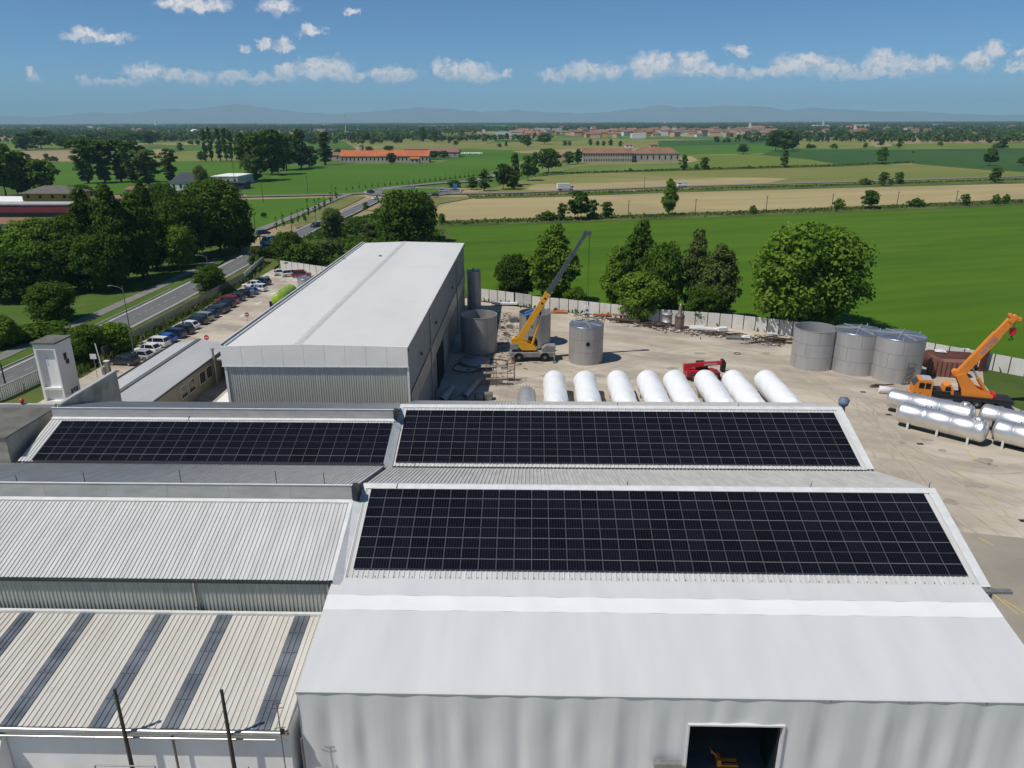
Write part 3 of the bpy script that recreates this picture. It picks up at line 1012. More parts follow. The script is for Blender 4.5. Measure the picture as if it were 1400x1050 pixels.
# the air of the plain
mb = MB()
mb.box((-24500, -2200, -22), (24500, 24400, 620))
hz = mb.build('haze', [])
hm = bpy.data.materials.new('haze_air')
hm.use_nodes = True
hn, hl = hm.node_tree.nodes, hm.node_tree.links
hn.clear()
ho = hn.new('ShaderNodeOutputMaterial')
pv = hn.new('ShaderNodeVolumePrincipled')
pv.inputs['Color'].default_value = (0.52, 0.84, 1.0, 1)
pv.inputs['Density'].default_value = 7.2e-5
pv.inputs['Anisotropy'].default_value = 0.0
hl.new(pv.outputs[0], ho.inputs['Volume'])
hz.data.materials.append(hm)
struct(hz, 'stuff')

# ------------------------------------------------------------------ factory buildings
def wbuild(mb, name, mats, parent, label=None):
    """mesh written in world coordinates, linked under a parent that stands at parent.location"""
    L = parent.location
    mb.v = [(p[0] - L.x, p[1] - L.y, p[2] - L.z) for p in mb.v]
    o = mb.build(name, mats, parent)
    if label:
        o['label'] = label
    return o


def gable_body(x0, x1, prof):
    mb = MB()
    mb.prism([(x0, y, z) for y, z in prof], (x1 - x0, 0, 0))
    return mb


def slope_sheet(mb, x0, x1, y0, z0, y1, z1, pitch, h, m=0):
    d = Vector((0, y1 - y0, z1 - z0))
    nrm = Vector((1, 0, 0)).cross(d).normalized()
    if nrm.z < 0:
        nrm = -nrm
    corrugated(mb, (x0, y0, z0), (1, 0, 0), d, nrm, x1 - x0, d.length, pitch, h, m)


def flash(mb, x0, x1, y0, z0, y1, z1, th=0.05, m=0):
    """flat flashing board lying on a slope"""
    d = Vector((0, y1 - y0, z1 - z0))
    nrm = Vector((1, 0, 0)).cross(d).normalized()
    if nrm.z < 0:
        nrm = -nrm
    a = Vector((x0, y0, z0))
    mb.prism([a, a + Vector((x1 - x0, 0, 0)), a + Vector((x1 - x0, 0, 0)) + d, a + d], nrm * th)


# --- front right workshop (with the large array) ------------------------------------------
BR = dict(x0=-11.95, x1=28.9, ry=48.1, rz=10.12, ey=40.3, ez=7.31)
AR = dict(x0=-12.0, x1=28.8, ry=64.65, rz=9.90, ey=56.85, ez=7.37)
AL = dict(x0=-43.5, x1=-12.2, ry=61.87, rz=9.58, ey=56.3, ez=7.83)
BL = dict(x0=-52.0, x1=-12.4, ry=46.4, rz=9.75, ey=39.81, ez=7.61)


def rods(parent, pts):
    for p in pts:
        mb = MB()
        mb.cyl((p[0], p[1], p[2]), (p[0], p[1], p[2] + p[3]), 0.025, n=6)
        wbuild(mb, 'lightning_rod', MT['black'], parent)


def workshop_right(D, name, label, rear_y, rear_z, rear_mat, rear_pitch, rodlist):
    t = thing(name, label, 'factory', ((D['x0'] + D['x1']) / 2, D['ry'], 0))
    x0, x1 = D['x0'], D['x1']
    o = 0.1
    mb = gable_body(x0 + 0.15, x1 - 0.15, [(D['ey'] + 0.35, 0), (rear_y - 0.35, 0), (rear_y - 0.35, rear_z - o + 0.12), (D['ry'], D['rz'] - o), (D['ey'] + 0.35, D['ez'] - o + 0.13)])
    wbuild(mb, 'wall', MT['clad_light'], t)
    mb = MB()
    slope_sheet(mb, x0, x1, D['ry'], D['rz'], D['ey'], D['ez'], 0.333, 0.045)
    wbuild(mb, 'roof_sheet', MT['white_sheet'], t)
    mb = MB()
    slope_sheet(mb, x0, x1, D['ry'], D['rz'], rear_y, rear_z, rear_pitch, 0.06)
    wbuild(mb, 'roof_sheet', rear_mat, t)
    mb = MB()
    s_ = (D['rz'] - D['ez']) / (D['ry'] - D['ey'])
    flash(mb, x0 - 0.05, x1 + 0.05, D['ry'] + 0.02, D['rz'] + 0.06, D['ry'] - 0.42, D['rz'] - 0.42 * s_ + 0.055, 0.03)
    sr = (D['rz'] - rear_z) / (rear_y - D['ry'])
    flash(mb, x0 - 0.05, x1 + 0.05, D['ry'] + 0.03, D['rz'] + 0.06, D['ry'] + 0.3, D['rz'] - 0.3 * sr + 0.07, 0.03)
    wbuild(mb, 'ridge_cap', MT['bright_flash'], t)
    for xa, xb in ((x0 - 0.06, x0 + 0.22), (x1 - 0.55, x1 + 0.06)):
        mb = MB()
        flash(mb, xa, xb, D['ry'] - 0.43, D['rz'] - 0.43 * s_ + 0.05, D['ey'] - 0.02, D['ez'] + 0.05, 0.035)
        mb.prism([(xa if xa < 0 else xb - 0.04, D['ry'] - 0.1, D['rz'] + 0.04), (xa if xa < 0 else xb - 0.04, D['ey'], D['ez'] + 0.05), (xa if xa < 0 else xb - 0.04, D['ey'], D['ez'] - 0.25),
                  (xa if xa < 0 else xb - 0.04, D['ry'] - 0.1, D['rz'] - 0.26)], (0.04, 0, 0))
        wbuild(mb, 'verge_trim', MT['bright_flash'], t)
    mb = MB()
    k = int((x1 - x0) / 0.6)
    for i in range(k):
        xx = x0 + (i + 0.5) * (x1 - x0) / k
        mb.cbox((xx, D['ey'] + 0.25, D['ez'] + 0.25 * s_ + 0.06), (0.05, 0.06, 0.04))
    b_ = wbuild(mb, 'roof_bolts', MT['galv'], t)
    b_['kind'] = 'stuff'
    rods(t, rodlist)
    return t


front_shop = workshop_right(BR, 'factory_building', 'front factory workshop whose white ribbed roof carries the largest solar array', 56.75, 7.28, MT['grey_sheet'], 0.30,
                            [(7.1, 48.2, 10.15, 0.4), (20.2, 48.2, 10.15, 0.4), (28.6, 48.25, 10.1, 0.5)])
rear_shop = workshop_right(AR, 'factory_building', 'rear factory workshop with solar array, bordering the yard of wrapped tanks', 72.4, 7.4, MT['grey_sheet'], 0.30,
                           [(-1.0, 64.7, 9.95, 0.3), (8.2, 64.7, 9.95, 0.3), (19.4, 64.7, 9.95, 0.35)])
# valley gutter between the two workshops
mb = MB()
mb.box((-12, 56.55, 7.12), (28.8, 56.8, 7.22))
for i in range(120):
    mb.cbox((-11.8 + i * 0.34, 56.74, 7.31), (0.17, 0.1, 0.1))
wbuild(mb, 'valley_gutter', MT['dark_metal'], rear_shop)
# cowl at the far right corner, and the grey downpipe hopper of the front workshop
cw = thing('roof_cowl', 'blue grey ventilation cowl beside the far right corner of the rear solar roof', 'vent', (29.4, 65.6, 0))
mb = MB()
mb.cyl((0, 0, 0), (0, 0, 10.0), 0.22, n=14)
mb.build('pipe', MT['galv'], cw)
mb = MB()
mb.lathe([(0.24, 9.7), (0.4, 9.8), (0.52, 10.3), (0.40, 10.36), (0.40, 10.5), (0.0, 10.6)], 20)
mb.build('cap', mat('cowl_blue_grey', (0.16, 0.22, 0.28), (0.11, 0.15, 0.20), 3, 0.6), cw)
mb = MB()
mb.beam((28.3, 40.15, 7.15), (30.2, 40.15, 7.15), 0.35, 0.18)
wbuild(mb, 'gutter_end', MT['galv'], front_shop)
mb = MB()
mb.cyl((29.3, 40.6, 7.05), (29.3, 40.6, 0.0), 0.1, n=8)
wbuild(mb, 'downpipe', MT['galv'], front_shop)


def workshop_left(D, name, label, step, rear_y, rear_z, rear_mat, rods_):
    t = thing(name, label, 'factory', ((D['x0'] + D['x1']) / 2, D['ry'], 0))
    x0, x1 = D['x0'], D['x1']
    zt = D['rz'] + step
    mb = gable_body(x0 + 0.1, x1, [(D['ey'] + 0.3, 0), (rear_y - 0.3, 0), (rear_y - 0.3, rear_z - 0.02), (D['ry'] + 0.35, zt - 0.15), (D['ry'] + 0.08, zt - 0.15), (D['ry'] + 0.08, D['rz'] - 0.15), (D['ey'] + 0.3, D['ez'] + 0.0)])
    wbuild(mb, 'wall', MT['clad_light'], t)
    mb = MB()
    slope_sheet(mb, x0, x1, D['ry'], D['rz'], D['ey'], D['ez'], 0.285, 0.05)
    wbuild(mb, 'roof_sheet', MT['white_sheet'], t)
    mb = MB()
    slope_sheet(mb, x0, x1 + 0.3, D['ry'] + 0.04, zt, rear_y, rear_z, 0.30, 0.06)
    wbuild(mb, 'roof_sheet', rear_mat, t)
    # upstand between the two slopes, in sheet lengths
    mb = MB()
    k = int((x1 - x0) / 4.2)
    for i in range(k):
        a = x0 + (x1 - x0) * i / k
        c = x0 + (x1 - x0) * (i + 1) / k - 0.015
        mb.box((a, D['ry'] + 0.02 - 0.004 * (i % 2), D['rz'] + 0.07), (c, D['ry'] + 0.075, zt + 0.06))
    wbuild(mb, 'upstand_panels', MT['parapet'], t)
    mb = MB()
    s_ = (D['rz'] - D['ez']) / (D['ry'] - D['ey'])
    flash(mb, x0, x1, D['ry'] + 0.0, D['rz'] + 0.055, D['ry'] - 0.3, D['rz'] - 0.3 * s_ + 0.055, 0.03)
    mb.box((x0, D['ry'] - 0.02, zt + 0.065), (x1, D['ry'] + 0.14, zt + 0.09))
    wbuild(mb, 'ridge_flashing', MT['bright_flash'], t)
    mb = MB()
    NB = BR if D is BL else AR
    sn_ = (NB['rz'] - NB['ez']) / (NB['ry'] - NB['ey'])
    ya, yb = D['ry'] - 0.02, D['ey'] - 0.05
    za, zb = NB['rz'] + (ya - NB['ry']) * sn_ + 0.085, NB['rz'] + (yb - NB['ry']) * sn_ + 0.085
    mb.add([(x1 - 0.25, ya, D['rz'] + 0.06), (x1 - 0.25, yb, D['ez'] + 0.06), (x1 + 0.02, yb, D['ez'] + 0.08), (x1 + 0.02, ya, D['rz'] + 0.08), (x1 + 0.62, yb, zb), (x1 + 0.62, ya, za), (x1 + 0.62, yb, zb - 0.2), (x1 + 0.02, yb, D['ez'] - 0.3)],
           [(0, 1, 2, 3), (3, 2, 4, 5), (2, 7, 6, 4)])
    wbuild(mb, 'verge_trim', MT['bright_flash'], t)
    mb = MB()
    mb.box((x1 - 0.02, D['ry'] - 0.15, D['rz'] + 0.1), (x1 + 0.34, D['ry'] + 0.5, zt + 0.04))
    wbuild(mb, 'upstand_end_cap', MT['dark_metal'], t)
    rods(t, rods_)
    return t


al_shop = workshop_left(AL, 'factory_building', 'left rear workshop with the low wide solar array below a grey upstand', 0.86, 69.5, 8.2, MT['annex_roof'], [])
bl_shop = workshop_left(BL, 'factory_building', 'left front workshop with a bare white ribbed roof and no panels', 1.1, 56.1, 7.72, MT['grey_sheet'],
                        [(-31.5, 46.6, 10.9, 0.8), (-24.6, 46.6, 10.9, 1.0), (-17.8, 46.6, 10.9, 1.0), (-14.4, 46.6, 10.9, 0.9), (-36.4, 46.6, 10.8, 0.6)])
# front wall of the left workshop above the lean-to, with two downpipes and a gutter
mb = MB()
corrugated(mb, (-52, 39.95, 3.0), (1, 0, 0), (0, 0, 1), (0, -1, 0), 39.5, 4.45, 0.26, 0.045)
wbuild(mb, 'wall_cladding', MT['clad_dark'], bl_shop)
mb = MB()
mb.box((-52, 39.66, 7.42), (-12.6, 39.86, 7.56))
wbuild(mb, 'gutter', MT['dark_metal'], bl_shop)
for u in (263, 447):
    p = PY(u, 800, 39.7)
    mb = MB()
    mb.cyl((p.x, 39.8, 7.45), (p.x, 39.8, 5.38), 0.075, n=10)
    mb.cyl((p.x, 39.8, 5.4), (p.x + 0.02, 39.4, 5.32), 0.075, n=10)
    wbuild(mb, 'downpipe', MT['zinc'], bl_shop)

# --- lean-to with skylight strips ---------------------------------------------------------
lt = thing('lean_to', 'low cream ribbed lean-to roof with dark translucent skylight strips', 'factory', (-32, 35.4, 0))
LT_Y0, LT_Z0, LT_Y1, LT_Z1 = 39.55, 5.30, 31.2, 4.02


def hit_plane(u, v, y0, z0, y1, z1):
    r = ray(u, v)
    k = (z1 - z0) / (y1 - y0)
    # z = z0 + k (y - y0) ; z = H + t rz ; y = t ry
    t = (z0 - k * y0 - CAMH) / (r.z - k * r.y)
    return Vector((0, 0, CAMH)) + r * t


edges = []
for a, c in ((27, 45), (109, 128.5), (213, 233.5), (298, 318), (404.5, 424.5)):
    edges.append((hit_plane(a, 841, LT_Y0, LT_Z0, LT_Y1, LT_Z1).x, hit_plane(c, 841, LT_Y0, LT_Z0, LT_Y1, LT_Z1).x))
MT['skylight'] = mat('aged_polycarbonate', (0.105, 0.12, 0.14), (0.22, 0.235, 0.25), 0.45, 0.22, spec=0.6, stretch=(0.3, 1.2, 1), lo=0.35, hi=0.75)
xs = [-52.0] + [q for e_ in edges for q in e_] + [-12.95]
mb = MB()
for i in range(0, len(xs), 2):
    slope_sheet(mb, xs[i], xs[i + 1], LT_Y0, LT_Z0, LT_Y1, LT_Z1, 0.33, 0.055)
wbuild(mb, 'roof_sheet', MT['old_sheet'], lt)
for a, c in edges:
    mb = MB()
    slope_sheet(mb, a - 0.02, c + 0.02, LT_Y0, LT_Z0 + 0.012, LT_Y1 + 0.02, LT_Z1 + 0.012, 0.33, 0.055)
    for yy in (33.0, 34.7, 36.4, 37.9):
        zz = LT_Z0 + (LT_Z0 - LT_Z1) / (LT_Y0 - LT_Y1) * (yy - LT_Y0)
        mb.box((a, yy, zz + 0.055), (c, yy + 0.05, zz + 0.08))
    wbuild(mb, 'skylight', MT['skylight'], lt)
mb = MB()
mb.box((-52, 31.45, 0), (-13.0, 39.5, 3.9))
wbuild(mb, 'wall', MT['render_white'], lt)
mb = MB()
mb.cyl((-52, 31.07, 3.95), (-13.2, 31.07, 3.95), 0.14, n=12)
mb.box((-52, 31.18, 3.62), (-13.0, 31.3, 3.9))
mb.cyl((-52, 31.05, 3.5), (-13.6, 31.05, 3.5), 0.07, n=8)
mb.cyl((-13.4, 31.07, 3.95), (-13.0, 31.4, 3.4), 0.1, n=10)
wbuild(mb, 'gutter', MT['zinc'], lt)
mb = MB()
mb.box((-52, 39.3, 5.29), (-13.0, 39.54, 5.44))
wbuild(mb, 'top_flashing', MT['bright_flash'], lt)
for u in (236, 412):
    p = PY(u, 1010, 31.1)
    mb = MB()
    mb.cyl((p.x, 31.1, 3.6), (p.x, 31.1, 0), 0.07, n=8)
    wbuild(mb, 'downpipe', MT['pole'], lt)
# frame and dark lower bits in front of the lean-to wall
fr = thing('tube_stand', 'thin grey rectangular tube frame standing against the lean-to wall', 'frame', (-21.0, 30.4, 0))
mb = MB()
for xx in (-2.4, 0.9):
    mb.cyl((xx, 0, 0), (xx, 0, 2.2), 0.04, n=6)
mb.cyl((-2.4, 0, 2.2), (0.9, 0, 2.2), 0.04, n=6)
mb.cyl((-2.4, 0, 1.75), (0.9, 0, 1.75), 0.03, n=6)
mb.build('tube', MT['galv'], fr)
pil = thing('pilaster', 'white slanting buttress at the left end of the lean-to wall', 'buttress', (-29.6, 31.0, 0))
mb = MB()
mb.prism([(0, 0.4, 0), (0, 0.4, 3.3), (0, 0.2, 3.3), (0, -1.9, 0)], (0.8, 0, 0))
mb.build('concrete_body', MT['render_white'], pil)
dom = thing('water_cistern', 'small white domed cistern at the foot of the lean-to wall', 'cistern', (-25.9, 30.2, 0))
mb = MB()
mb.lathe([(0.62, 0), (0.62, 1.15), (0.5, 1.45), (0.25, 1.62), (0, 1.66)], 20)
mb.build('vessel', MT['plastic_white'], dom)
fn = thing('picket_fence', 'short dark picket fence between lean-to and fabric shelter', 'fence', (-14.9, 30.2, 0))
mb = MB()
for i in range(9):
    mb.cyl((0.18 * i, -0.15 * i, 0), (0.18 * i, -0.15 * i, 2.5), 0.035, n=6)
mb.build('pickets', MT['wood'], fn)
mb = MB()
mb.cyl((0, 0, 2.2), (1.44, -1.2, 2.2), 0.03, n=6)
mb.cyl((0, 0, 0.6), (1.44, -1.2, 0.6), 0.03, n=6)
mb.build('rail', MT['wood'], fn)

# two slender poles whose tips throw shadows on the lean-to roof
for (u0, v0), lab in (((157, 944), 'left one of two thin timber poles standing before the lean-to'), ((303, 945), 'right one of two thin timber poles standing before the lean-to')):
    top = PY(u0, v0, 30.78)
    po = thing('timber_pole', lab, 'pole', (top.x, 30.78, 0), 0, 'poles before the lean-to')
    mb = MB()
    mb.cyl((0, 0, 0), (0, 0, top.z), 0.13, 0.085, n=10)
    mb.build('shaft', MT['woodpole'], po)
    mb = MB()
    mb.cyl((0, 0, top.z), (0, 0, top.z + 0.06), 0.09, n=10)
    mb.build('cap', MT['black'], po)
# small aerial mast at the corner of lean-to and shelter
ar = thing('aerial_mast', 'thin aerial mast at the corner where lean-to meets fabric shelter', 'antenna', (-13.15, 30.75, 0))
mb = MB()
mb.cyl((0, 0, 0), (0, 0, 6.3), 0.03, n=6)
mb.build('mast', MT['pole'], ar)
mb = MB()
for zz, ll in ((6.2, 0.25), (5.9, 0.35), (4.6, 0.3)):
    mb.cyl((-ll, 0, zz), (ll, 0, zz + 0.1), 0.02, n=5)
mb.cbox((0.1, 0, 4.4), (0.22, 0.12, 0.3))
mb.build('crossbar', MT['black'], ar)

# --- fabric shelter -----------------------------------------------------------------------
tn = thing('fabric_shelter', 'large white fabric shelter with rippled curtain wall and dark doorway', 'shelter', (8, 36, 0))
TX0, TX1, TY, TZ = -12.5, 28.35, 31.9, 6.02
prof = [(40.42, 7.42), (38.9, 7.24), (37.75, 7.0), (31.9, 6.02)]


def fabric_band(y0, z0, y1, z1, rows):
    mb = MB()
    nx = 200
    vs = []
    for j in range(rows + 1):
        t = j / rows
        for i in range(nx + 1):
            x = TX0 + (TX1 - TX0) * i / nx
            ph = (x - TX0) / 4.085
            w = (ph - math.floor(ph))
            sag = -0.055 * math.sin(math.pi * w) * math.sin(math.pi * (0.15 + 0.7 * t)) + 0.012 * math.sin(x * 2.1 + t * 5)
            vs.append((x, y0 + (y1 - y0) * t, z0 + (z1 - z0) * t + sag))
    fs = [(j * (nx + 1) + i, (j + 1) * (nx + 1) + i, (j + 1) * (nx + 1) + i + 1, j * (nx + 1) + i + 1) for j in range(rows) for i in range(nx)]
    mb.add(vs, fs, 0, True)
    return mb


wbuild(fabric_band(prof[0][0], prof[0][1], prof[1][0], prof[1][1], 4), 'roof_fabric', MT['fabric'], tn)
wbuild(fabric_band(prof[1][0], prof[1][1], prof[2][0], prof[2][1], 4), 'skylight_band', MT['fabric_bright'], tn)
wbuild(fabric_band(prof[2][0], prof[2][1], prof[3][0], prof[3][1], 12), 'roof_fabric', MT['fabric'], tn)


def ripple(x):
    return 0.068 * math.sin(x * 3.05 + 0.4 * math.sin(x * 0.61)) + 0.016 * math.sin(x * 5.3 + 1.3 + math.sin(x * 1.3)) + 0.04 * math.sin(x * 1.37 + 2)


def curtain(x0, x1, z0, z1):
    mb = MB()
    nx = max(4, int((x1 - x0) / 0.12))
    nz = 10
    vs = []
    for j in range(nz + 1):
        z = z0 + (z1 - z0) * j / nz
        a = min(1.0, (TZ - z) / 2.2) ** 0.8 if z < TZ else 0
        for i in range(nx + 1):
            x = x0 + (x1 - x0) * i / nx
            e_ = 1.0
            for d in (8.7, 13.8):
                e_ = min(e_, max(0.15, abs(x - d) / 1.2)) if 3.5 > z or abs(x - d) < 5 else e_
            vs.append((x, TY - 0.02 - ripple(x) * (0.25 + 0.75 * a) * min(1, e_) * (0.9 + 0.2 * math.sin(z * 1.7 + x)), z))
    fs = [(j * (nx + 1) + i, j * (nx + 1) + i + 1, (j + 1) * (nx + 1) + i + 1, (j + 1) * (nx + 1) + i) for j in range(nz) for i in range(nx)]
    mb.add(vs, fs, 0, True)
    return mb


DX0, DX1, DZ = 8.75, 13.75, 4.22
for a in ((TX0, DX0, 0, TZ - 0.02), (DX1, TX1, 0, TZ - 0.02), (DX0, DX1, DZ, TZ - 0.02)):
    wbuild(curtain(*a), 'curtain_wall', MT['fabric_front'], tn)
for xx, yb in ((TX0, 40.4), (TX1, 40.2)):
    mb = MB()
    mb.add([(xx, TY, 0), (xx, yb, 0)] + [(xx, y, z - 0.03) for y, z in prof], [(0, 1, 2, 3, 4, 5)])
    wbuild(mb, 'side_wall', MT['fabric_front'], tn)
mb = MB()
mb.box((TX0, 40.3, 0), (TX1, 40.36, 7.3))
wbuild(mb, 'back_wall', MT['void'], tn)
mb = MB()
for i in range(11):
    x = TX0 + 4.085 * i
    for (a, c) in zip(prof[:-1], prof[1:]):
        mb.cyl((x, a[0], a[1] - 0.14), (x, c[0], c[1] - 0.14), 0.06, n=6)
    if not DX0 < x < DX1:
        mb.cyl((x, TY + 0.3, 0), (x, TY + 0.3, TZ - 0.1), 0.06, n=6)
wbuild(mb, 'frame', MT['galv'], tn)
mb = MB()
mb.box((DX0 - 0.1, TY - 0.14, 0), (DX0, TY + 0.2, DZ + 0.1))
mb.box((DX1, TY - 0.14, 0), (DX1 + 0.1, TY + 0.2, DZ + 0.1))
mb.box((DX0, TY - 0.14, DZ), (DX1, TY + 0.2, DZ + 0.1))
wbuild(mb, 'door_frame', MT['bright_flash'], tn)
mb = MB()
mb.cyl((TX0, TY - 0.03, TZ + 0.02), (TX1, TY - 0.03, TZ + 0.02), 0.05, n=8)
wbuild(mb, 'eave_tube', MT['fabric'], tn)
mb = MB()
p = PY(911, 1037, TY)
mb.box((p.x - 0.75, TY - 0.55, p.z - 0.15), (p.x + 0.75, TY - 0.22, p.z + 0.15))
mb.box((p.x - 0.70, TY - 0.5, p.z - 0.30), (p.x + 0.70, TY - 0.25, p.z - 0.152))
wbuild(mb, 'lamp_housing', MT['galv'], tn)
mb = MB()
mb.box((DX1 - 0.05, TY + 0.2, 0), (DX1 - 0.12, TY + 2.3, DZ - 0.05))
wbuild(mb, 'door_leaf', mat('teal_door', (0.004, 0.014, 0.016), None, 1, 0.5), tn)
# floor and oddments just inside the doorway
sheet('shelter_floor', [(TX0 + 0.1, TY + 0.02), (TX1 - 0.1, TY + 0.02), (TX1 - 0.1, 40.25), (TX0 + 0.1, 40.25)], mat('oily_floor', (0.13, 0.14, 0.13), (0.10, 0.105, 0.10), 0.6, 0.8), 0.014)
q = P(988, 1041, 0.25)
fk = thing('pallet_truck', 'small orange pallet truck on the floor just inside the dark doorway', 'pallet truck', (q.x, q.y, 0))
for yy in (-0.22, 0.16):
    mb = MB()
    mb.box((-0.15, yy, 0.08), (0.85, yy + 0.14, 0.2))
    mb.build('fork', MT['crane_orange'], fk)
mb = MB()
mb.box((-0.38, -0.25, 0.1), (-0.16, 0.32, 0.55))
mb.build('pump_housing', MT['crane_orange'], fk)
mb = MB()
mb.cyl((-0.27, 0.03, 0.5), (-0.75, 0.03, 1.05), 0.035, n=8)
mb.cyl((-0.75, -0.2, 1.05), (-0.75, 0.26, 1.05), 0.03, n=8)
mb.build('handle', MT['crane_orange'], fk)
q = P(1061, 1049, 0.0)
fk = thing('marker_post', 'orange and white marker board leaning inside the right door jamb', 'post', (q.x, q.y, 0))
mb = MB()
mb.beam((0, 0, 0), (-0.12, 0.5, 1.5), 0.12, 0.1)
mb.build('orange_post', MT['crane_orange'], fk)
mb = MB()
mb.box((0.12, 0.05, 0), (0.52, 0.1, 0.7))
mb.build('white_board', MT['plastic_white'], fk)


# --- solar panels -------------------------------------------------------------------------
PW, PH, PITX, PITY = 1.143, 1.722, 1.154, 1.74
mb = MB()
e_ = 0.014
for a, c in (((-PW / 2, -PH / 2), (PW / 2, -PH / 2 + e_)), ((-PW / 2, PH / 2 - e_), (PW / 2, PH / 2)), ((-PW / 2, -PH / 2 + e_), (-PW / 2 + e_, PH / 2 - e_)), ((PW / 2 - e_, -PH / 2 + e_), (PW / 2, PH / 2 - e_))):
    mb.box((a[0], a[1], 0), (c[0], c[1], 0.035))
FRAME = mb.mesh('panel_frame', MT['alu'])
mb = MB()
mb.box((-PW / 2 + e_, -PH / 2 + e_, 0.004), (PW / 2 - e_, PH / 2 - e_, 0.030))
GLASS = mb.mesh('panel_glass', MT['solar'])
ORD = {1: 'first', 2: 'second', 3: 'third', 4: 'fourth'}


def nth(k):
    return str(k) + ('th' if 10 <= k % 100 <= 20 else {1: 'st', 2: 'nd', 3: 'rd'}.get(k % 10, 'th'))


def solar_array(x0, ytop, ztop, slope, nc, nr, where, group, first_row=0):
    cs, sn = math.cos(slope), math.sin(slope)
    for r_ in range(first_row, nr):
        for c in range(nc):
            d = (r_ + 0.5) * PITY
            loc = (x0 + (c + 0.5) * PITX, ytop - d * cs, ztop - d * sn)
            o = bpy.data.objects.new('solar_panel', FRAME)
            COL.objects.link(o)
            o.location = loc
            o.rotation_euler = (slope, 0, 0)
            tag(o, 'black solar panel on the %s, %s row from the ridge, %s from left' % (where, ORD[r_ + 1], nth(c + 1)), 'solar panel', group)
            g = bpy.data.objects.new('glass_face', GLASS)
            COL.objects.link(g)
            g.parent = o


def rails(parent, x0, x1, ytop, ztop, slope, nr):
    cs, sn = math.cos(slope), math.sin(slope)
    mb = MB()
    for r_ in range(nr):
        for q in (0.22, 0.78):
            d = (r_ + q) * PITY
            y, z = ytop - d * cs, ztop - d * sn
            mb.beam((x0, y + 0.045 * sn, z - 0.05 * cs), (x1, y + 0.045 * sn, z - 0.05 * cs), 0.05, 0.06, up=(0, -sn, cs))
    wbuild(mb, 'mounting_rails', MT['alu'], parent)


S1, S2, S3 = R(19.78), R(17.85), R(17.62)
G_ = 'solar panels on the workshop roofs'
solar_array(-11.34, 47.564, 10.057, S1, 34, 4, 'front roof', 'solar panels of the front roof')
rails(front_shop, -11.34, 27.9, 47.564, 10.057, S1, 4)
solar_array(-11.402, 63.795, 9.729, S2, 34, 4, 'right rear roof', 'solar panels of the right rear roof')
rails(rear_shop, -11.4, 27.8, 63.795, 9.729, S2, 4)
solar_array(-42.228, 61.213, 9.503, S3, 26, 3, 'left rear roof', 'solar panels of the left rear roof', first_row=2)
rails(al_shop, -42.2, -12.25, 61.213, 9.503, S3, 3)
mb = MB()
cs, sn = math.cos(S3), math.sin(S3)
mbg = MB()
for r_ in range(2):
    for c in range(26):
        d = (r_ + 0.5) * PITY
        mat_ = Matrix.Translation((-42.228 + (c + 0.5) * PITX, 61.213 - d * cs, 9.503 - d * sn)) @ Matrix.Rotation(S3, 4, 'X')
        mb.M = mat_
        for a, q in (((-PW / 2, -PH / 2), (PW / 2, -PH / 2 + e_)), ((-PW / 2, PH / 2 - e_), (PW / 2, PH / 2)), ((-PW / 2, -PH / 2 + e_), (-PW / 2 + e_, PH / 2 - e_)), ((PW / 2 - e_, -PH / 2 + e_), (PW / 2, PH / 2 - e_)), ((-PW / 2 + e_, -0.012), (PW / 2 - e_, 0.012))):
            mb.box((a[0], a[1], 0), (q[0], q[1], 0.035))
        mb.box((-PW / 2 + e_, -PH / 2 + e_, 0.004), (PW / 2 - e_, PH / 2 - e_, 0.030), 1)
MT['solar_plain'] = mat('solar_cells_plain', (0.004, 0.0045, 0.010), (0.012, 0.013, 0.018), 6, 0.12, spec=0.06)
o = mb.build('solar_panels', [MT['alu'], MT['solar_plain']])
tag(o, 'upper two rows of black solar panels on the left rear roof', 'solar panels', None, 'stuff')
# cables from one array to the next
for pts, lab, par in (([(534, 577, 9.6), (543, 577, 9.75), (549, 576, 9.8)], 'c1', al_shop), ([(568, 632, 7.75), (566, 641, 7.45)], 'c2', rear_shop), ([(544, 661, 10.2), (542, 667, 10.1)], 'c3', front_shop),
                      ([(259, 557, 10.4), (260, 566, 9.9), (257, 575, 9.5)], 'c4', al_shop)):
    mb = MB()
    mb.tube([P(*q) for q in pts], 0.035, 6)
    wbuild(mb, 'cable', MT['black'], par)

# --- long hall ----------------------------------------------------------------------------
hall = thing('production_hall', 'long tall grey production hall with a pale roof and corrugated front', 'factory', (-22.2, 107, 0))
HX0, HX1, HY0, HY1, HZ = -31.75, -12.6, 73.0, 142.0, 13.0
xm = -23.9
mb = MB()
mb.prism([(HX0 + 0.1, HY0 + 0.12, 0), (HX1 - 0.1, HY0 + 0.12, 0), (HX1 - 0.1, HY0 + 0.12, HZ - 0.1), (xm, HY0 + 0.12, HZ + 0.16), (HX0 + 0.1, HY0 + 0.12, HZ - 0.1)], (0, HY1 - HY0 - 0.2, 0))
wbuild(mb, 'wall', MT['clad_wall'], hall)
mb = MB()
for xa, xb, za, zb in ((HX0, xm, HZ, HZ + 0.28), (xm, HX1 + 0.05, HZ + 0.28, HZ)):
    nrm = Vector((-(zb - za), 0, xb - xa)).normalized()
    a = Vector((xa, HY0 - 0.05, za - 0.06))
    mb.prism([a, Vector((xb, HY0 - 0.05, zb - 0.06)), Vector((xb, HY1, zb - 0.06)), Vector((xa, HY1, za - 0.06))], nrm * 0.12)
wbuild(mb, 'roof_sheet', MT['hall_roof'], hall)
mb = MB()
mb.prism([(xm - 0.45, HY0, HZ + 0.33), (xm, HY0, HZ + 0.40), (xm + 0.45, HY0, HZ + 0.33), (xm + 0.45, HY0, HZ + 0.28), (xm - 0.45, HY0, HZ + 0.28)], (0, HY1 - HY0, 0))
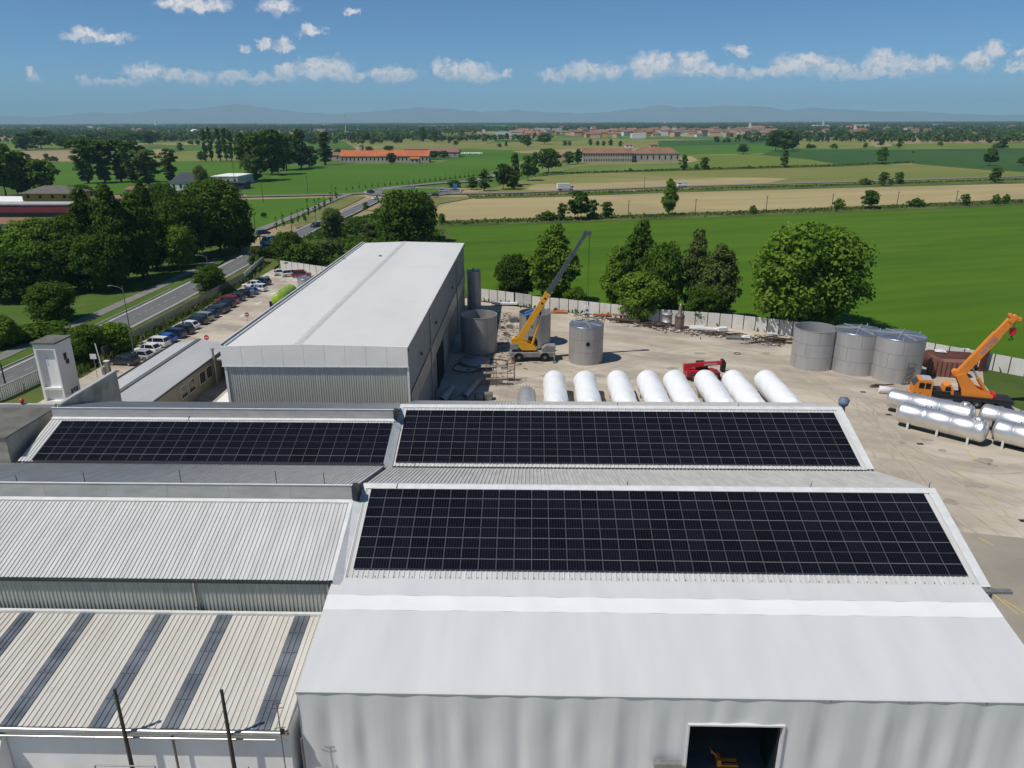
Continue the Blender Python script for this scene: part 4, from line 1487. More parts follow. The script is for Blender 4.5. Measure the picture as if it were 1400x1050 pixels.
wbuild(mb, 'ridge_cap', MT['hall_ridge'], hall)
# left parapet gutter
mb = MB()
mb.box((HX0 - 0.35, HY0, HZ - 0.15), (HX0 - 0.2, HY1, HZ + 0.32))
mb.box((HX0 + 0.1, HY0, HZ + 0.075), (HX0 + 0.25, HY1, HZ + 0.24))
wbuild(mb, 'parapet', MT['bright_flash'], hall)
mb = MB()
mb.box((HX0 - 0.2, HY0 + 0.02, HZ - 0.12), (HX0 + 0.08, HY1 - 0.02, HZ + 0.09))
wbuild(mb, 'gutter', MT['dark_metal'], hall)
for (u, v) in ((345, 398), (352, 392), (365, 379), (391, 360), (470, 354), (520, 352)):
    p = P(u, v, HZ + 0.1)
    mb = MB()
    mb.cbox((p.x, p.y, HZ + 0.16 + max(0, 0.036 * (p.x - HX0))), (0.5, 0.35, 0.25))
    wbuild(mb, 'roof_vent', MT['galv'], hall)
# front: plain fascia above, ribbed cladding below
zf = PY(430, 500, HY0).z
mb = MB()
k = 9
for i in range(k):
    a = HX0 - 0.25 + (HX1 + 0.3 - HX0) * i / k
    c = HX0 - 0.25 + (HX1 + 0.3 - HX0) * (i + 1) / k - 0.02
    zt = lambda x: HZ + 0.14 + 0.25 * (1 - abs(x - xm) / (xm - HX0 if x < xm else HX1 - xm))
    mb.prism([(a, HY0 - 0.22, zf), (c, HY0 - 0.22, zf), (c, HY0 - 0.22, zt(min(c, HX1))), (a, HY0 - 0.22, zt(max(a, HX0)))], (0, 0.15, 0))
wbuild(mb, 'fascia', MT['clad_light'], hall)
mb = MB()
corrugated(mb, (HX0 + 0.02, HY0 + 0.03, 0), (1, 0, 0), (0, 0, 1), (0, -1, 0), HX1 - HX0 - 0.04, zf - 0.03, 0.25, 0.05)
wbuild(mb, 'wall_cladding', MT['clad_dark'], hall)
mb = MB()
mb.box((HX0 - 0.3, HY0 - 0.26, zf - 0.09), (HX1 + 0.1, HY0 - 0.02, zf - 0.004))
mb.box((HX0 - 0.12, HY0 - 0.12, 0), (HX0 + 0.14, HY0 + 0.02, zf - 0.1))
mb.box((HX1 - 0.12, HY0 - 0.12, 0), (HX1 + 0.08, HY0 + 0.02, zf - 0.1))
wbuild(mb, 'corner_trim', MT['bright_flash'], hall)
# side: pale panel strip, doors
mb = MB()
for i in range(12):
    a = HY0 + 1.0 + 5.65 * i
    mb.box((HX1 - 0.05, a, 5.4), (HX1 + 0.04 + 0.006 * (i % 2), a + 5.6, 7.6))
wbuild(mb, 'panel_strip', MT['clad_strip'], hall)
mb = MB()
mb.box((HX1 - 0.02, HY0 + 0.6, 12.4), (HX1 + 0.1, HY1, 13.04))
wbuild(mb, 'eave_trim', MT['clad_wall'], hall)
mb = MB()
mb.box((HX1 - 0.08, 96.5, 0), (HX1 + 0.02, 103.4, 5.35))
wbuild(mb, 'door_opening', MT['void'], hall)
mb = MB()
mb.box((HX1 + 0.06, 103.2, 0.05), (HX1 + 0.14, 108.6, 5.6))
wbuild(mb, 'sliding_door', MT['clad_wall'], hall)
mb = MB()
for yy in (90, 125):
    mb = MB()
    mb.cyl((HX1 + 0.12, yy, 0), (HX1 + 0.12, yy, 12.9), 0.09, n=8)
    wbuild(mb, 'downpipe', MT['galv'], hall)
for yy in (82.0, 96.0, 118.0):
    mb = MB()
    mb.cbox((HX1 + 0.1, yy, 9.6), (0.16, 0.5, 0.3))
    wbuild(mb, 'wall_lamp', MT['black'], hall)

# --- annex with sheet roof ----------------------------------------------------------------
ax = thing('office_annex', 'low annex with a grey sheet metal roof between tower and hall', 'annex', (-49, 92, 0))
AX0, AX1, AY0, AY1 = -52.6, -44.3, 79.5, 104.5
mb = MB()
mb.prism([(AX0 + 0.3, AY0 + 0.3, 0), (AX1 - 0.3, AY0 + 0.3, 0), (AX1 - 0.3, AY0 + 0.3, 3.85), (-48.9, AY0 + 0.3, 4.5), (AX0 + 0.3, AY0 + 0.3, 3.85)], (0, AY1 - AY0 - 0.6, 0))
wbuild(mb, 'wall', MT['render_tan'], ax)
mb = MB()
for xa, xb, za, zb in ((AX0, -48.9, 4.0, 4.68), (-48.9, AX1, 4.68, 4.0)):
    d = Vector((xb - xa, 0, zb - za))
    nrm = Vector((-(zb - za), 0, xb - xa)).normalized()
    corrugated(mb, (xa, AY0, za), (0, 1, 0), d, nrm, AY1 - AY0, d.length, 0.5, 0.03)
wbuild(mb, 'roof_sheet', MT['annex_roof'], ax)
mb = MB()
mb.box((-49.2, AY0, 4.69), (-48.6, AY1, 4.76))
wbuild(mb, 'ridge_cap', mat('annex_ridge', (0.13, 0.135, 0.14), None, 1, 0.6), ax)
mb = MB()
mb.box((AX0 - 0.25, AY0, 3.85), (AX0 - 0.02, AY1, 4.12))
mb.box((AX1 + 0.02, AY0, 3.8), (AX1 + 0.16, AY1, 3.98))
wbuild(mb, 'gutter', MT['dark_metal'], ax)
for yy in (88.2, 90.4, 93.8, 96.0):
    w_ = MB()
    w_.box((AX1 - 0.32, yy, 1.3), (AX1 - 0.26, yy + 1.7, 3.0))
    f_ = wbuild(w_, 'window', MT['bright_flash'], ax)
    for q in range(3):
        g_ = MB()
        g_.box((AX1 - 0.27, yy + 0.08 + q * 0.54, 1.4), (AX1 - 0.235, yy + 0.54 + q * 0.54, 2.9))
        L = ax.location
        g_.v = [(a - L.x, b_ - L.y, c - L.z) for a, b_, c in g_.v]
        g_.build('pane', MT['glass'], f_)
mb = MB()
mb.cyl((-44.0, 97.6, 0), (-44.0, 97.6, 5.2), 0.16, n=10)
mb.cyl((-44.0, 97.6, 5.2), (-44.0, 97.6, 5.35), 0.24, n=10)
wbuild(mb, 'flue', MT['galv'], ax)
# connecting wall between annex and hall, with canopy roof
cx_ = thing('link_building', 'small tan link building with a flat canopy between annex and hall', 'annex', (-38, 101, 0))
mb = MB()
mb.box((-43.6, 100.3, 0), (-32.2, 104.0, 3.4))
wbuild(mb, 'wall', MT['render_tan'], cx_)
mb = MB()
mb.box((-43.9, 98.3, 3.42), (-32.1, 104.3, 3.62))
wbuild(mb, 'canopy', MT['annex_roof'], cx_)
mb = MB()
mb.box((-39.5, 100.2, 0), (-36.8, 100.28, 2.9))
wbuild(mb, 'door', mat('tan_shutter', (0.40, 0.30, 0.17), None, 1, 0.7), cx_)
sheet('concrete_apron', [(-41.5, 70.5), (-32.0, 70.5), (-32.0, 95), (-41.5, 95)], MT['render_white'], 0.02)

# --- old transformer tower ----------------------------------------------------------------
tw = thing('transformer_tower', 'narrow white rendered tower with a recessed panel and a dark flat roof', 'tower', (-62.4, 91.7, 0))
hw, hd, th_ = 1.42, 1.75, 8.15
mb = MB()
mb.box((-hw, -hd + 0.42, 0), (hw, hd, th_))
mb.build('wall', MT['render_white'], tw)
mb = MB()
for a, c in (((-hw, 0.0), (-hw + 0.3, th_)), ((hw - 0.22, 0.0), (hw, th_)), ((-hw + 0.3, th_ - 0.75), (hw - 0.22, th_)), ((-hw + 0.3, 1.95), (hw - 0.22, 2.25)), ((-hw + 0.3, 0), (hw - 0.22, 0.35))):
    mb.box((a[0], -hd, a[1]), (c[0], -hd + 0.415, c[1]))
mb.build('front_frame', MT['render_white'], tw)
mb = MB()
mb.box((-hw - 0.18, -hd - 0.18, th_), (hw + 0.18, hd + 0.18, th_ + 0.22))
mb.build('roof', MT['flat_roof'], tw)
mb = MB()
mb.box((hw, -0.35, 5.6), (hw + 0.04, 0.25, 6.5))
mb.box((hw, -0.1, 4.95), (hw + 0.05, 0.55, 5.55))
mb.build('shutter', mat('dark_green_shutter', (0.035, 0.045, 0.04), None, 1, 0.7), tw)
mb = MB()
for k in range(3):
    mb.box((hw, -0.3 + 0.55 * k, 0.9 + 0.1 * (k % 2)), (hw + 0.03, 0.1 + 0.55 * k, 1.5))
mb.build('meter_plates', mat('weathered_plate', (0.12, 0.13, 0.13), None, 1, 0.7), tw)
mb = MB()
for zz in (6.4, 6.15, 5.9, 5.65, 5.4, 5.15):
    mb.box((-0.28, -hd + 0.40, zz), (-0.12 + 0.08 * (int(zz * 10) % 2), -hd + 0.418, zz + 0.17))
mb.build('faded_lettering', mat('faded_teal_paint', (0.50, 0.62, 0.62), None, 1, 0.8), tw)

# --- flat roofed block and stained walls at the far left -----------------------------------
fb = thing('flat_roof_block', 'old flat roofed concrete block at the left end of the solar roofs', 'building', (-52, 60, 0))
mb = MB()
mb.box((-60, 56.4, 0), (-44.15, 63.5, 9.85))
wbuild(mb, 'wall', MT['old_wall'], fb)
mb = MB()
mb.box((-60.0, 56.3, 9.86), (-44.1, 63.6, 9.98))
wbuild(mb, 'roof', MT['flat_roof'], fb)
mb = MB()
mb.box((-60, 63.3, 9.98), (-44.1, 63.62, 10.28))
mb.box((-50.9, 56.3, 9.98), (-50.72, 63.3, 10.16))
wbuild(mb, 'coping', MT['parapet'], fb)
mb = MB()
mb.cyl((-49.0, 56.22, 0), (-49.0, 56.22, 10.1), 0.07, n=8)
wbuild(mb, 'rusty_pipe', MT['rust'], fb)
bw = thing('boundary_wall', 'stained concrete boundary wall with pale coping behind the left solar roof', 'wall', (-43.9, 68.7, 0))
mb = MB()
mb.box((-44.05, 63.65, 0), (-43.8, 73.6, 10.1))
wbuild(mb, 'wall_face', MT['old_wall'], bw)
mb = MB()
mb.box((-44.13, 63.65, 10.1), (-43.74, 73.65, 10.22))
wbuild(mb, 'coping', MT['parapet'], bw)

# ------------------------------------------------------------------ steel tanks in the yard
def text_mesh(body, size, name, material, parent, M, extrude=0.01):
    c = bpy.data.curves.new(name, 'FONT')
    c.body = body
    c.size = size
    c.extrude = extrude
    c.align_x = 'CENTER'
    c.align_y = 'CENTER'
    tmp = bpy.data.objects.new(name, c)
    COL.objects.link(tmp)
    dg = bpy.context.evaluated_depsgraph_get()
    me = bpy.data.meshes.new_from_object(tmp.evaluated_get(dg))
    bpy.data.objects.remove(tmp)
    me.materials.clear()
    me.materials.append(material)
    o = bpy.data.objects.new(name, me)
    COL.objects.link(o)
    o.parent = parent
    o.matrix_local = M
    return o


def tank_from_px(u0, u1, vbase, vtop):
    uc = (u0 + u1) / 2
    f = P(uc, vbase)
    r = 2.6
    for _ in range(4):
        Yc = f.y + r
        zt = PY(uc, vtop, f.y).z
        a, b_ = PY(u0, vtop, Yc).x, PY(u1, vtop, Yc).x
        r = (b_ - a) / 2 * 0.995
    x = (PY(u0, (vbase + vtop) / 2, Yc).x + PY(u1, (vbase + vtop) / 2, Yc).x) / 2
    return x, Yc, r, zt


def vtank(name, label, x, y, r, h, open_top, material, courses=3, hole=None, group=None, rz=0.0, ribs=8):
    t = thing(name, label, 'tank', (x, y, 0), rz, group)
    mb = MB()
    n_ = 48
    prof = [(r, 0.0), (r, h)]
    if open_top:
        mb.lathe([(r, h), (r - 0.05, h)], n_, smooth=False)
        mb.lathe([(r - 0.05, h), (r - 0.05, 0.3)], n_)
        mb.lathe([(r - 0.05, 0.3), (0, 0.3)], n_, smooth=False)
    mb.lathe(prof, n_)
    mb.build('shell', material, t)
    # staggered vertical weld seams
    mb = MB()
    for k in range(courses):
        for a in (0.2 + 0.55 * k, 1.75 + 0.55 * k, 3.3 + 0.55 * k, 4.9 + 0.55 * k):
            p = (r * math.cos(a), r * math.sin(a))
            mb.beam((p[0], p[1], h * k / courses + 0.03), (p[0], p[1], h * (k + 1) / courses - 0.03), 0.03, 0.03)
    for k in range(1, courses):
        z = h * k / courses
        mb.lathe([(r, z - 0.025), (r + 0.014, z - 0.02), (r + 0.014, z + 0.02), (r, z + 0.025)], n_, smooth=False)
    mb.build('weld_seam', MT['galv'], t)
    if not open_top:
        mb = MB()
        mb.lathe([(r + 0.03, h - 0.06), (r + 0.03, h + 0.02), (r * 0.97, h + 0.05), (0.35, h + 0.2), (0.0, h + 0.21)], n_)
        mb.build('roof', MT['steel_inner'], t)
        for k in range(ribs):
            a = 2 * math.pi * k / ribs + 0.2
            c_, s_ = math.cos(a), math.sin(a)
            rb = MB()
            rb.beam((c_ * 0.3, s_ * 0.3, h + 0.27), (c_ * (r - 0.05), s_ * (r - 0.05), h + 0.12), 0.09, 0.12)
            rb.build('roof_rib', MT['steel'], t)
        mb = MB()
        mb.cyl((0, 0, h + 0.2), (0, 0, h + 0.5), 0.28, n=16)
        mb.build('centre_nozzle', MT['steel'], t)
        for k in range(3):
            a = 2 * math.pi * k / 3 + 0.7
            mb = MB()
            q = (r * 0.9 * math.cos(a), r * 0.9 * math.sin(a))
            mb.cyl((q[0], q[1], h), (q[0], q[1], h + 0.4), 0.09, n=8)
            mb.build('lifting_lug', MT['steel'], t)
    else:
        mb = MB()
        rim = [(r - 0.04, h - 0.02), (r + 0.06, h - 0.02), (r + 0.06, h + 0.05), (r - 0.04, h + 0.05), (r - 0.04, h - 0.02)]
        mb.lathe(rim, n_, smooth=False)
        mb.build('rim', MT['steel'], t)
    if hole:
        a, z, rr = hole
        c_, s_ = math.cos(a), math.sin(a)
        mb = MB()
        mb.cyl((c_ * (r - 0.02), s_ * (r - 0.02), z), (c_ * (r + 0.06), s_ * (r + 0.06), z), rr * 1.12, n=20)
        mb.build('manhole_ring', MT['steel'], t)
        mb = MB()
        mb.cyl((c_ * (r + 0.02), s_ * (r + 0.02), z), (c_ * (r + 0.075), s_ * (r + 0.075), z), rr, n=20)
        mb.build('manhole', MT['void'], t)
    return t


x, y, r, h = tank_from_px(777.4, 824.6, 500, 449)
TR = (x, y, r, h)
trk = vtank('steel_tank', 'roofed steel tank with round black manhole, hung on the yellow crane hook', x, y, r, h, False, MT['steel_dull'], 3, (R(-88), h * 0.58, 0.33))
x, y, r, h = tank_from_px(630, 680, 486, 436)
TA = (x, y, r, h)
vtank('steel_tank', 'open topped steel tank half in shade beside the hall wall', x, y, r, h, True, MT['steel_dull'], 2, rz=0.4)
x, y, r, h = tank_from_px(709.5, 753, 476, 432)
TC = (x, y, r, h)
tcc = vtank('steel_tank', 'grey steel tank standing directly behind the yellow crane', x, y, r, h, True, MT['steel_dull'], 2, rz=1.0)
mb = MB()
mb.box((-r - 0.9, -0.5, h + 0.06), (r * 0.4, 0.2, h + 0.2))
mb.box((-r * 0.7, 0.6, h + 0.06), (r + 0.4, 1.1, h + 0.18))
mb.build('brace_beam', MT['blue_sheet'], tcc)
x, y, r, h = tank_from_px(637.5, 657, 427, 377)
vtank('tall_vessel', 'tall narrow steel vessel at the far corner of the hall', -10.95, 142.6, 1.36, 7.6, False, MT['steel_dull'], 3, ribs=4)
for (u0, u1, vb, vt, op, lab) in ((1083, 1139.5, 508, 455, True, 'open topped steel tank, leftmost of the three tanks near the wall'),
                                  (1138, 1199.5, 515, 459, False, 'roofed steel tank between the open tank and the one beside the orange crane'),
                                  (1193, 1257.5, 525.5, 467, False, 'roofed steel tank nearest to the orange crane')):
    x, y, r, h = tank_from_px(u0, u1, vb, vt)
    vtank('steel_tank', lab, x, y, r, h, op, MT['steel'], 3, group='row of three steel tanks', rz=u0 * 0.37)


# horizontal vessels
def vessel(name, label, p0, p1, r, zc, material, legs, group, manway=True, bands=(), cat='tank'):
    p0, p1 = Vector((p0[0], p0[1], 0)), Vector((p1[0], p1[1], 0))
    d = p1 - p0
    L = d.length
    t = thing(name, label, cat, ((p0.x + p1.x) / 2, (p0.y + p1.y) / 2, 0), math.atan2(d.y, d.x), group)
    M = Matrix.Translation((0, 0, zc)) @ Matrix.Rotation(R(90), 4, 'Y')
    prof = []
    e = r * 0.42
    for k in range(9):
        a = math.pi / 2 * k / 8
        prof.append((r * math.sin(a), -L / 2 + e - e * math.cos(a)))
    for q in bands:
        z = -L / 2 + q * L
        prof += [(r, z - 0.03), (r - 0.012, z - 0.015), (r - 0.012, z + 0.015), (r, z + 0.03)]
    for k in range(8, -1, -1):
        a = math.pi / 2 * k / 8
        prof.append((r * math.sin(a), L / 2 - e + e * math.cos(a)))
    mb = MB()
    mb.lathe(prof, 40, M=M)
    mb.build('shell', material, t)
    for q in legs:
        xx = -L / 2 + q * L
        for s_ in (-1, 1):
            mb = MB()
            mb.box((xx - 0.12, s_ * r * 0.75 - 0.09, 0), (xx + 0.12, s_ * r * 0.75 + 0.09, zc - r * 0.55))
            mb.build('leg', MT['bright_flash'], t)
        mb = MB()
        mb.box((xx - 0.1, -r * 0.65, zc - r * 0.98), (xx + 0.1, r * 0.65, zc - r * 0.72))
        mb.build('saddle', MT['galv'], t)
    if manway:
        mb = MB()
        xx = L * 0.38
        mb.lathe([(0.32, zc + r - 0.06), (0.32, zc + r + 0.2), (0.42, zc + r + 0.2), (0.42, zc + r + 0.27), (0.0, zc + r + 0.27)], 20, M=Matrix.Translation((xx, 0, 0)))
        mb.build('manway', MT['steel_mirror'], t)
        for k in range(7):
            a = 2 * math.pi * k / 7
            mb = MB()
            mb.cyl((xx + 0.55 * math.cos(a), 0.55 * math.sin(a), zc + r - 0.15), (xx + 0.55 * math.cos(a), 0.55 * math.sin(a), zc + r + 0.16), 0.05, n=6)
            mb.build('nozzle', MT['steel_mirror'], t)
    mb = MB()
    for q in (0.3, 0.36, 0.45):
        mb.cyl((-L / 2 + q * L, r * 0.25, zc + r - 0.1), (-L / 2 + q * L, r * 0.25, zc + r + 0.12), 0.05, n=6)
    mb.build('fittings', MT['black'], t)
    return t


def axis_px(ua, va, ub, vb, z):
    return P(ua, va, z), P(ub, vb, z)


a, c = axis_px(1227, 562, 1351, 592, 1.6)
vessel('horizontal_tank', 'polished horizontal steel tank on white legs, frontmost of the lying tanks', a, c, 1.28, 1.62, MT['steel_mirror'], (0.17, 0.5, 0.83), 'polished lying tanks', bands=(0.3, 0.34, 0.62, 0.88))
a, c = axis_px(1213, 543, 1333, 570, 1.6)
vessel('horizontal_tank', 'polished horizontal steel tank lying between the front tank and the orange crane', a, c, 1.25, 1.6, MT['steel_mirror'], (0.17, 0.5, 0.83), 'polished lying tanks', bands=(0.3, 0.62))
a, c = axis_px(1339, 565, 1460, 594, 1.6)
vessel('horizontal_tank', 'polished lying tank cut by the frame edge, upper of the pair', a, c, 1.3, 1.62, MT['steel_mirror'], (0.12, 0.5, 0.83), 'polished lying tanks', bands=(0.25, 0.6))
a, c = axis_px(1357, 586, 1480, 615, 1.7)
vessel('horizontal_tank', 'polished lying tank cut by the frame edge behind the flatbed trailer', a, c, 1.3, 1.7, MT['steel_mirror'], (0.17, 0.5, 0.83), 'polished lying tanks', bands=(0.25, 0.6))
# short pipe piece and flatbed trailer
sp_ = thing('pipe_section', 'short white pipe section lying left of the polished tanks', 'pipe', tuple(P(1211, 538)), R(-20))
mb = MB()
mb.lathe([(0.5, -0.9), (0.5, 0.9), (0.44, 0.9), (0.44, -0.9), (0.5, -0.9)], 24, M=Matrix.Translation((0, 0, 0.5)) @ Matrix.Rotation(R(90), 4, 'Y'))
mb.build('tube', MT['plastic_white'], sp_)
mb = MB()
for k in range(8):
    mb.beam((-2 + 0.2 * k, 0.9 + 0.1 * k, 0.2 + 0.09 * (k % 3)), (1.8 - 0.3 * k, 1.3 - 0.06 * k, 0.3 + 0.08 * (k % 2)), 0.08, 0.08)
sb = thing('steel_bars', 'dark steel bars heaped behind the short white pipe', 'scrap', tuple(P(1212, 533)), 0.1)
mb.build('bar_heap', MT['scrap'], sb)
q = P(1372, 613)
tr_ = thing('flatbed_trailer', 'dark flatbed trailer with pale deck at the right frame edge', 'trailer', (q.x + 4.4, q.y + 0.3, 0), R(-14))
mb = MB()
mb.box((-5, -1.2, 1.0), (5, 1.2, 1.18))
mb.build('deck', MT['galv'], tr_)
mb = MB()
mb.box((-4.9, -1.15, 0.75), (4.9, -1.0, 1.0))
mb.box((-4.9, 1.0, 0.75), (4.9, 1.15, 1.0))
mb.box((-4.9, -0.5, 0.55), (4.9, 0.5, 0.98))
mb.box((-5.0, -1.2, 1.18), (-4.85, 1.2, 2.3))
mb.build('chassis', MT['black'], tr_)
for xx in (-2.6, -1.3, 2.8):
    for s_ in (-1, 1):
        mb = MB()
        mb.cyl((xx, s_ * 0.75, 0.5), (xx, s_ * 1.1, 0.5), 0.5, n=18)
        w_ = mb.build('wheel', MT['rubber'], tr_)
        mb = MB()
        mb.cyl((xx, s_ * 1.1, 0.5), (xx, s_ * 1.13, 0.5), 0.26, n=14)
        mb.build('rim', MT['rim'], w_)
ld = thing('load_frame', 'small white and green drums strapped on the flatbed trailer', 'load', (q.x + 1.4, q.y + 1.0, 1.18), R(-14))
mb = MB()
mb.cyl((0, 0, 0), (0, 0, 0.7), 0.3, n=14)
mb.cyl((0.75, 0.1, 0), (0.75, 0.1, 0.55), 0.28, n=14)
mb.build('white_drum', MT['plastic_white'], ld)
mb = MB()
mb.cyl((0.3, -0.55, 0), (0.3, -0.55, 0.4), 0.26, n=14)
mb.build('green_drum', MT['lime'], ld)

# --- eight shrink-wrapped tanks -----------------------------------------------------------
wc = [(758, 507), (800, 507), (845, 506.5), (886, 506.5), (922.5, 506), (965, 506), (1003, 506), (1047.5, 506)]
ords = ['first', 'second', 'third', 'fourth', 'fifth', 'sixth', 'seventh', 'eighth']


def wrap_mesh(seed):
    rr = random.Random(seed)
    r, L = 1.53, 11.6
    rings = []
    ph = [rr.uniform(0, 6.28) for _ in range(8)]
    st = [(-0.35, 0.0), (-0.33, 0.45), (-0.28, 0.8), (-0.1, 0.97), (0.1, 1.0)] + [(0.1 + (L - 0.6) * k / 22, 1.0) for k in range(1, 23)] + [(L - 0.25, 0.96), (L, 0.86), (L + 0.2, 0.6), (L + 0.25, 0.0)]
    for (yy, q) in st:
        ring = []
        for k in range(40):
            a = 2 * math.pi * k / 40
            f = 1 + 0.012 * math.sin(3 * a + ph[0] + yy * 0.8) + 0.010 * math.sin(5 * a + ph[1] - yy * 1.7) + 0.016 * math.sin(yy * 2.1 + ph[2]) * math.sin(2 * a + ph[3])
            if yy > L - 2.2:
                f += 0.035 * math.sin(9 * a + ph[4] + yy * 3) * (yy - L + 2.2) / 2.2
            if -2.3 < a - math.pi * 1.5 < -0.9 or 0.9 < a - math.pi * 1.5 < 2.3:
                f += 0.012 * math.sin(yy * 4 + ph[5])
            ring.append((r * q * f * math.cos(a), yy, r * q * f * math.sin(a)))
        rings.append(ring)
    mb = MB()
    mb.loft(rings, caps=False)
    return mb.mesh('wrap_film', MT['wrap'])


WR = [wrap_mesh(s) for s in (1, 2, 3)]
for i, (u, v) in enumerate(wc):
    zc = 1.75
    top = P(u, v, zc + 1.46)
    yf = top.y
    t = thing('wrapped_tank', '%s white shrink-wrapped tank from the left in the wrapped row' % ords[i], 'wrapped tank', (top.x, yf, zc), 0, 'white wrapped tanks')
    f_ = bpy.data.objects.new('wrap_film', WR[i % 3])
    COL.objects.link(f_)
    f_.parent = t
    f_.scale = (1, -1, 1)
    for yy in (-2.0, -9.0):
        mb = MB()
        mb.prism([(-1.2, yy - 0.2, -zc), (1.2, yy - 0.2, -zc), (1.2, yy - 0.2, -0.7), (0.75, yy - 0.2, -1.22), (-0.75, yy - 0.2, -1.22), (-1.2, yy - 0.2, -0.7)], (0, 0.4, 0))
        mb.build('saddle', MT['wood'], t)
# unwrapped small tank left of the wrapped row
q = P(720, 527, 2.5)
sv = thing('horizontal_tank', 'small bare steel tank lying left of the first wrapped tank', 'tank', (q.x, q.y - 3.2, 0), R(90))
M = Matrix.Translation((0, 0, 1.3)) @ Matrix.Rotation(R(90), 4, 'Y')
mb = MB()
mb.lathe([(0.0, -3.2), (1.1, -3.15), (1.2, -3.0), (1.2, 3.0), (1.1, 3.15), (0, 3.2)], 32, M=M)
mb.build('shell', MT['steel'], sv)
for k in range(7):
    mb = MB()
    a = R(35 + 18 * k)
    mb.cyl((3.05, 1.22 * math.cos(a), 1.3 + 1.22 * math.sin(a)), (3.05, 1.38 * math.cos(a), 1.3 + 1.38 * math.sin(a)), 0.05, n=6)
    mb.build('flange_bolt', MT['galv'], sv)
for s_ in (-2, 2):
    mb = MB()
    mb.box((s_ - 0.1, -1, 0), (s_ + 0.1, 1, 0.45))
    mb.build('saddle', MT['galv'], sv)

# --- yellow rough terrain crane -----------------------------------------------------------
CG = P(727, 495)
CX, CY = CG.x, CG.y + 1.35
cr = thing('mobile_crane', 'yellow telescopic crane on a grey two-axle carrier, dark boom raised over a tank', 'crane', (CX, CY, 0), R(3))


def crw(mb, name, mats, parent=None):
    return mb.build(name, mats, parent or cr)


mb = MB()
mb.prism([(-3.5, -1.2, 0.95), (-3.3, -1.2, 1.45), (3.5, -1.2, 1.45), (3.6, -1.2, 0.95), (2.9, -1.2, 0.75), (-2.9, -1.2, 0.75)], (0, 2.4, 0))
crw(mb, 'chassis', MT['body_grey'])
mb = MB()
for xx in (-2.05, 1.95):
    for s_ in (-1, 1):
        pts = []
        for k in range(9):
            a = math.pi * k / 8
            pts.append((xx + 0.95 * math.cos(a), s_ * 1.2, 0.75 + 0.85 * math.sin(a)))
        for k in range(8, -1, -1):
            a = math.pi * k / 8
            pts.append((xx + 0.8 * math.cos(a), s_ * 1.2, 0.75 + 0.72 * math.sin(a)))
        mb.prism(pts, (0, s_ * 0.25, 0))
crw(mb, 'mudguard', MT['body_grey'])
mb = MB()
mb.prism([(1.5, -0.95, 1.45), (3.6, -0.95, 1.45), (3.6, -0.95, 2.35), (2.2, -0.95, 2.45), (1.55, -0.95, 2.0)], (0, 1.9, 0))
crw(mb, 'engine_hood', MT['body_grey'])
mb = MB()
mb.box((2.5, -0.97, 1.65), (3.4, -0.955, 2.15))
mb.box((3.601, -0.7, 1.6), (3.62, 0.7, 2.2))
crw(mb, 'radiator_grille', MT['galv'])
for xx in (-2.05, 1.95):
    for s_ in (-1, 1):
        mb = MB()
        mb.lathe([(0.3, -0.27), (0.62, -0.27), (0.7, -0.18), (0.7, 0.18), (0.62, 0.27), (0.3, 0.27)], 24, M=Matrix.Translation((xx, s_ * 1.08, 0.7)) @ Matrix.Rotation(R(90), 4, 'X'))
        w_ = crw(mb, 'wheel', MT['rubber'])
        mb = MB()
        mb.lathe([(0.0, -0.2), (0.3, -0.22), (0.32, 0.22), (0.0, 0.2)], 18, M=Matrix.Translation((xx, s_ * 1.08, 0.7)) @ Matrix.Rotation(R(90), 4, 'X'))
        crw(mb, 'rim', MT['rim'], w_)
for xx in (-3.15, 3.35):
    for s_ in (-1, 1):
        mb = MB()
        mb.beam((xx, s_ * 0.6, 0.85), (xx, s_ * 2.0, 0.85), 0.25, 0.25)
        mb.cyl((xx, s_ * 2.0, 1.0), (xx, s_ * 2.0, 0.1), 0.09, n=8)
        mb.cyl((xx, s_ * 2.0, 0.1), (xx, s_ * 2.0, 0.0), 0.3, n=14)
        crw(mb, 'outrigger', MT['galv'])
# slewing upper structure
mb = MB()
mb.cyl((-0.6, 0, 1.45), (-0.6, 0, 1.75), 0.85, n=24)
crw(mb, 'slewing_ring', MT['black'])
mb = MB()
for s_ in (-1, 1):
    mb.prism([(-2.6, s_ * 0.75, 2.9), (-2.0, s_ * 0.75, 3.25), (-1.0, s_ * 0.75, 3.05), (0.4, s_ * 0.75, 2.45), (0.75, s_ * 0.75, 2.0), (0.6, s_ * 0.75, 1.76), (-1.5, s_ * 0.75, 1.76), (-2.1, s_ * 0.75, 2.3)], (0, s_ * 0.16, 0))
mb.box((-1.6, -0.74, 1.76), (0.6, 0.74, 1.95))
crw(mb, 'turret', MT['crane_yellow'])
mb = MB()
mb.box((-3.35, -0.95, 1.95), (-2.15, 0.95, 2.75))
crw(mb, 'counterweight', MT['body_grey'])
mb = MB()
mb.cyl((-2.75, -0.6, 3.15), (-2.75, 0.6, 3.15), 0.42, n=18)
crw(mb, 'winch_drum', MT['crane_yellow'])
mb = MB()
mb.prism([(-0.5, 0.95, 1.8), (0.95, 0.95, 1.8), (0.95, 0.95, 2.6), (0.55, 0.95, 3.25), (-0.5, 0.95, 3.25)], (0, 0.75, 0))
cab_ = crw(mb, 'cab', MT['black'])
mb = MB()
mb.box((-0.3, 0.93, 2.4), (0.5, 0.948, 3.1))
crw(mb, 'window', MT['glass'], cab_)
inv = Matrix.Translation((CX, CY, 0)) @ Matrix.Rotation(R(3), 4, 'Z')
inv = inv.inverted()
BF = Vector((-2.15, 0, 2.95))
tip_w = PY(802, 319, TR[1])
tip_w.x = TR[0] - 0.55
tip = inv @ tip_w
bd = (tip - BF)
BLn = bd.length
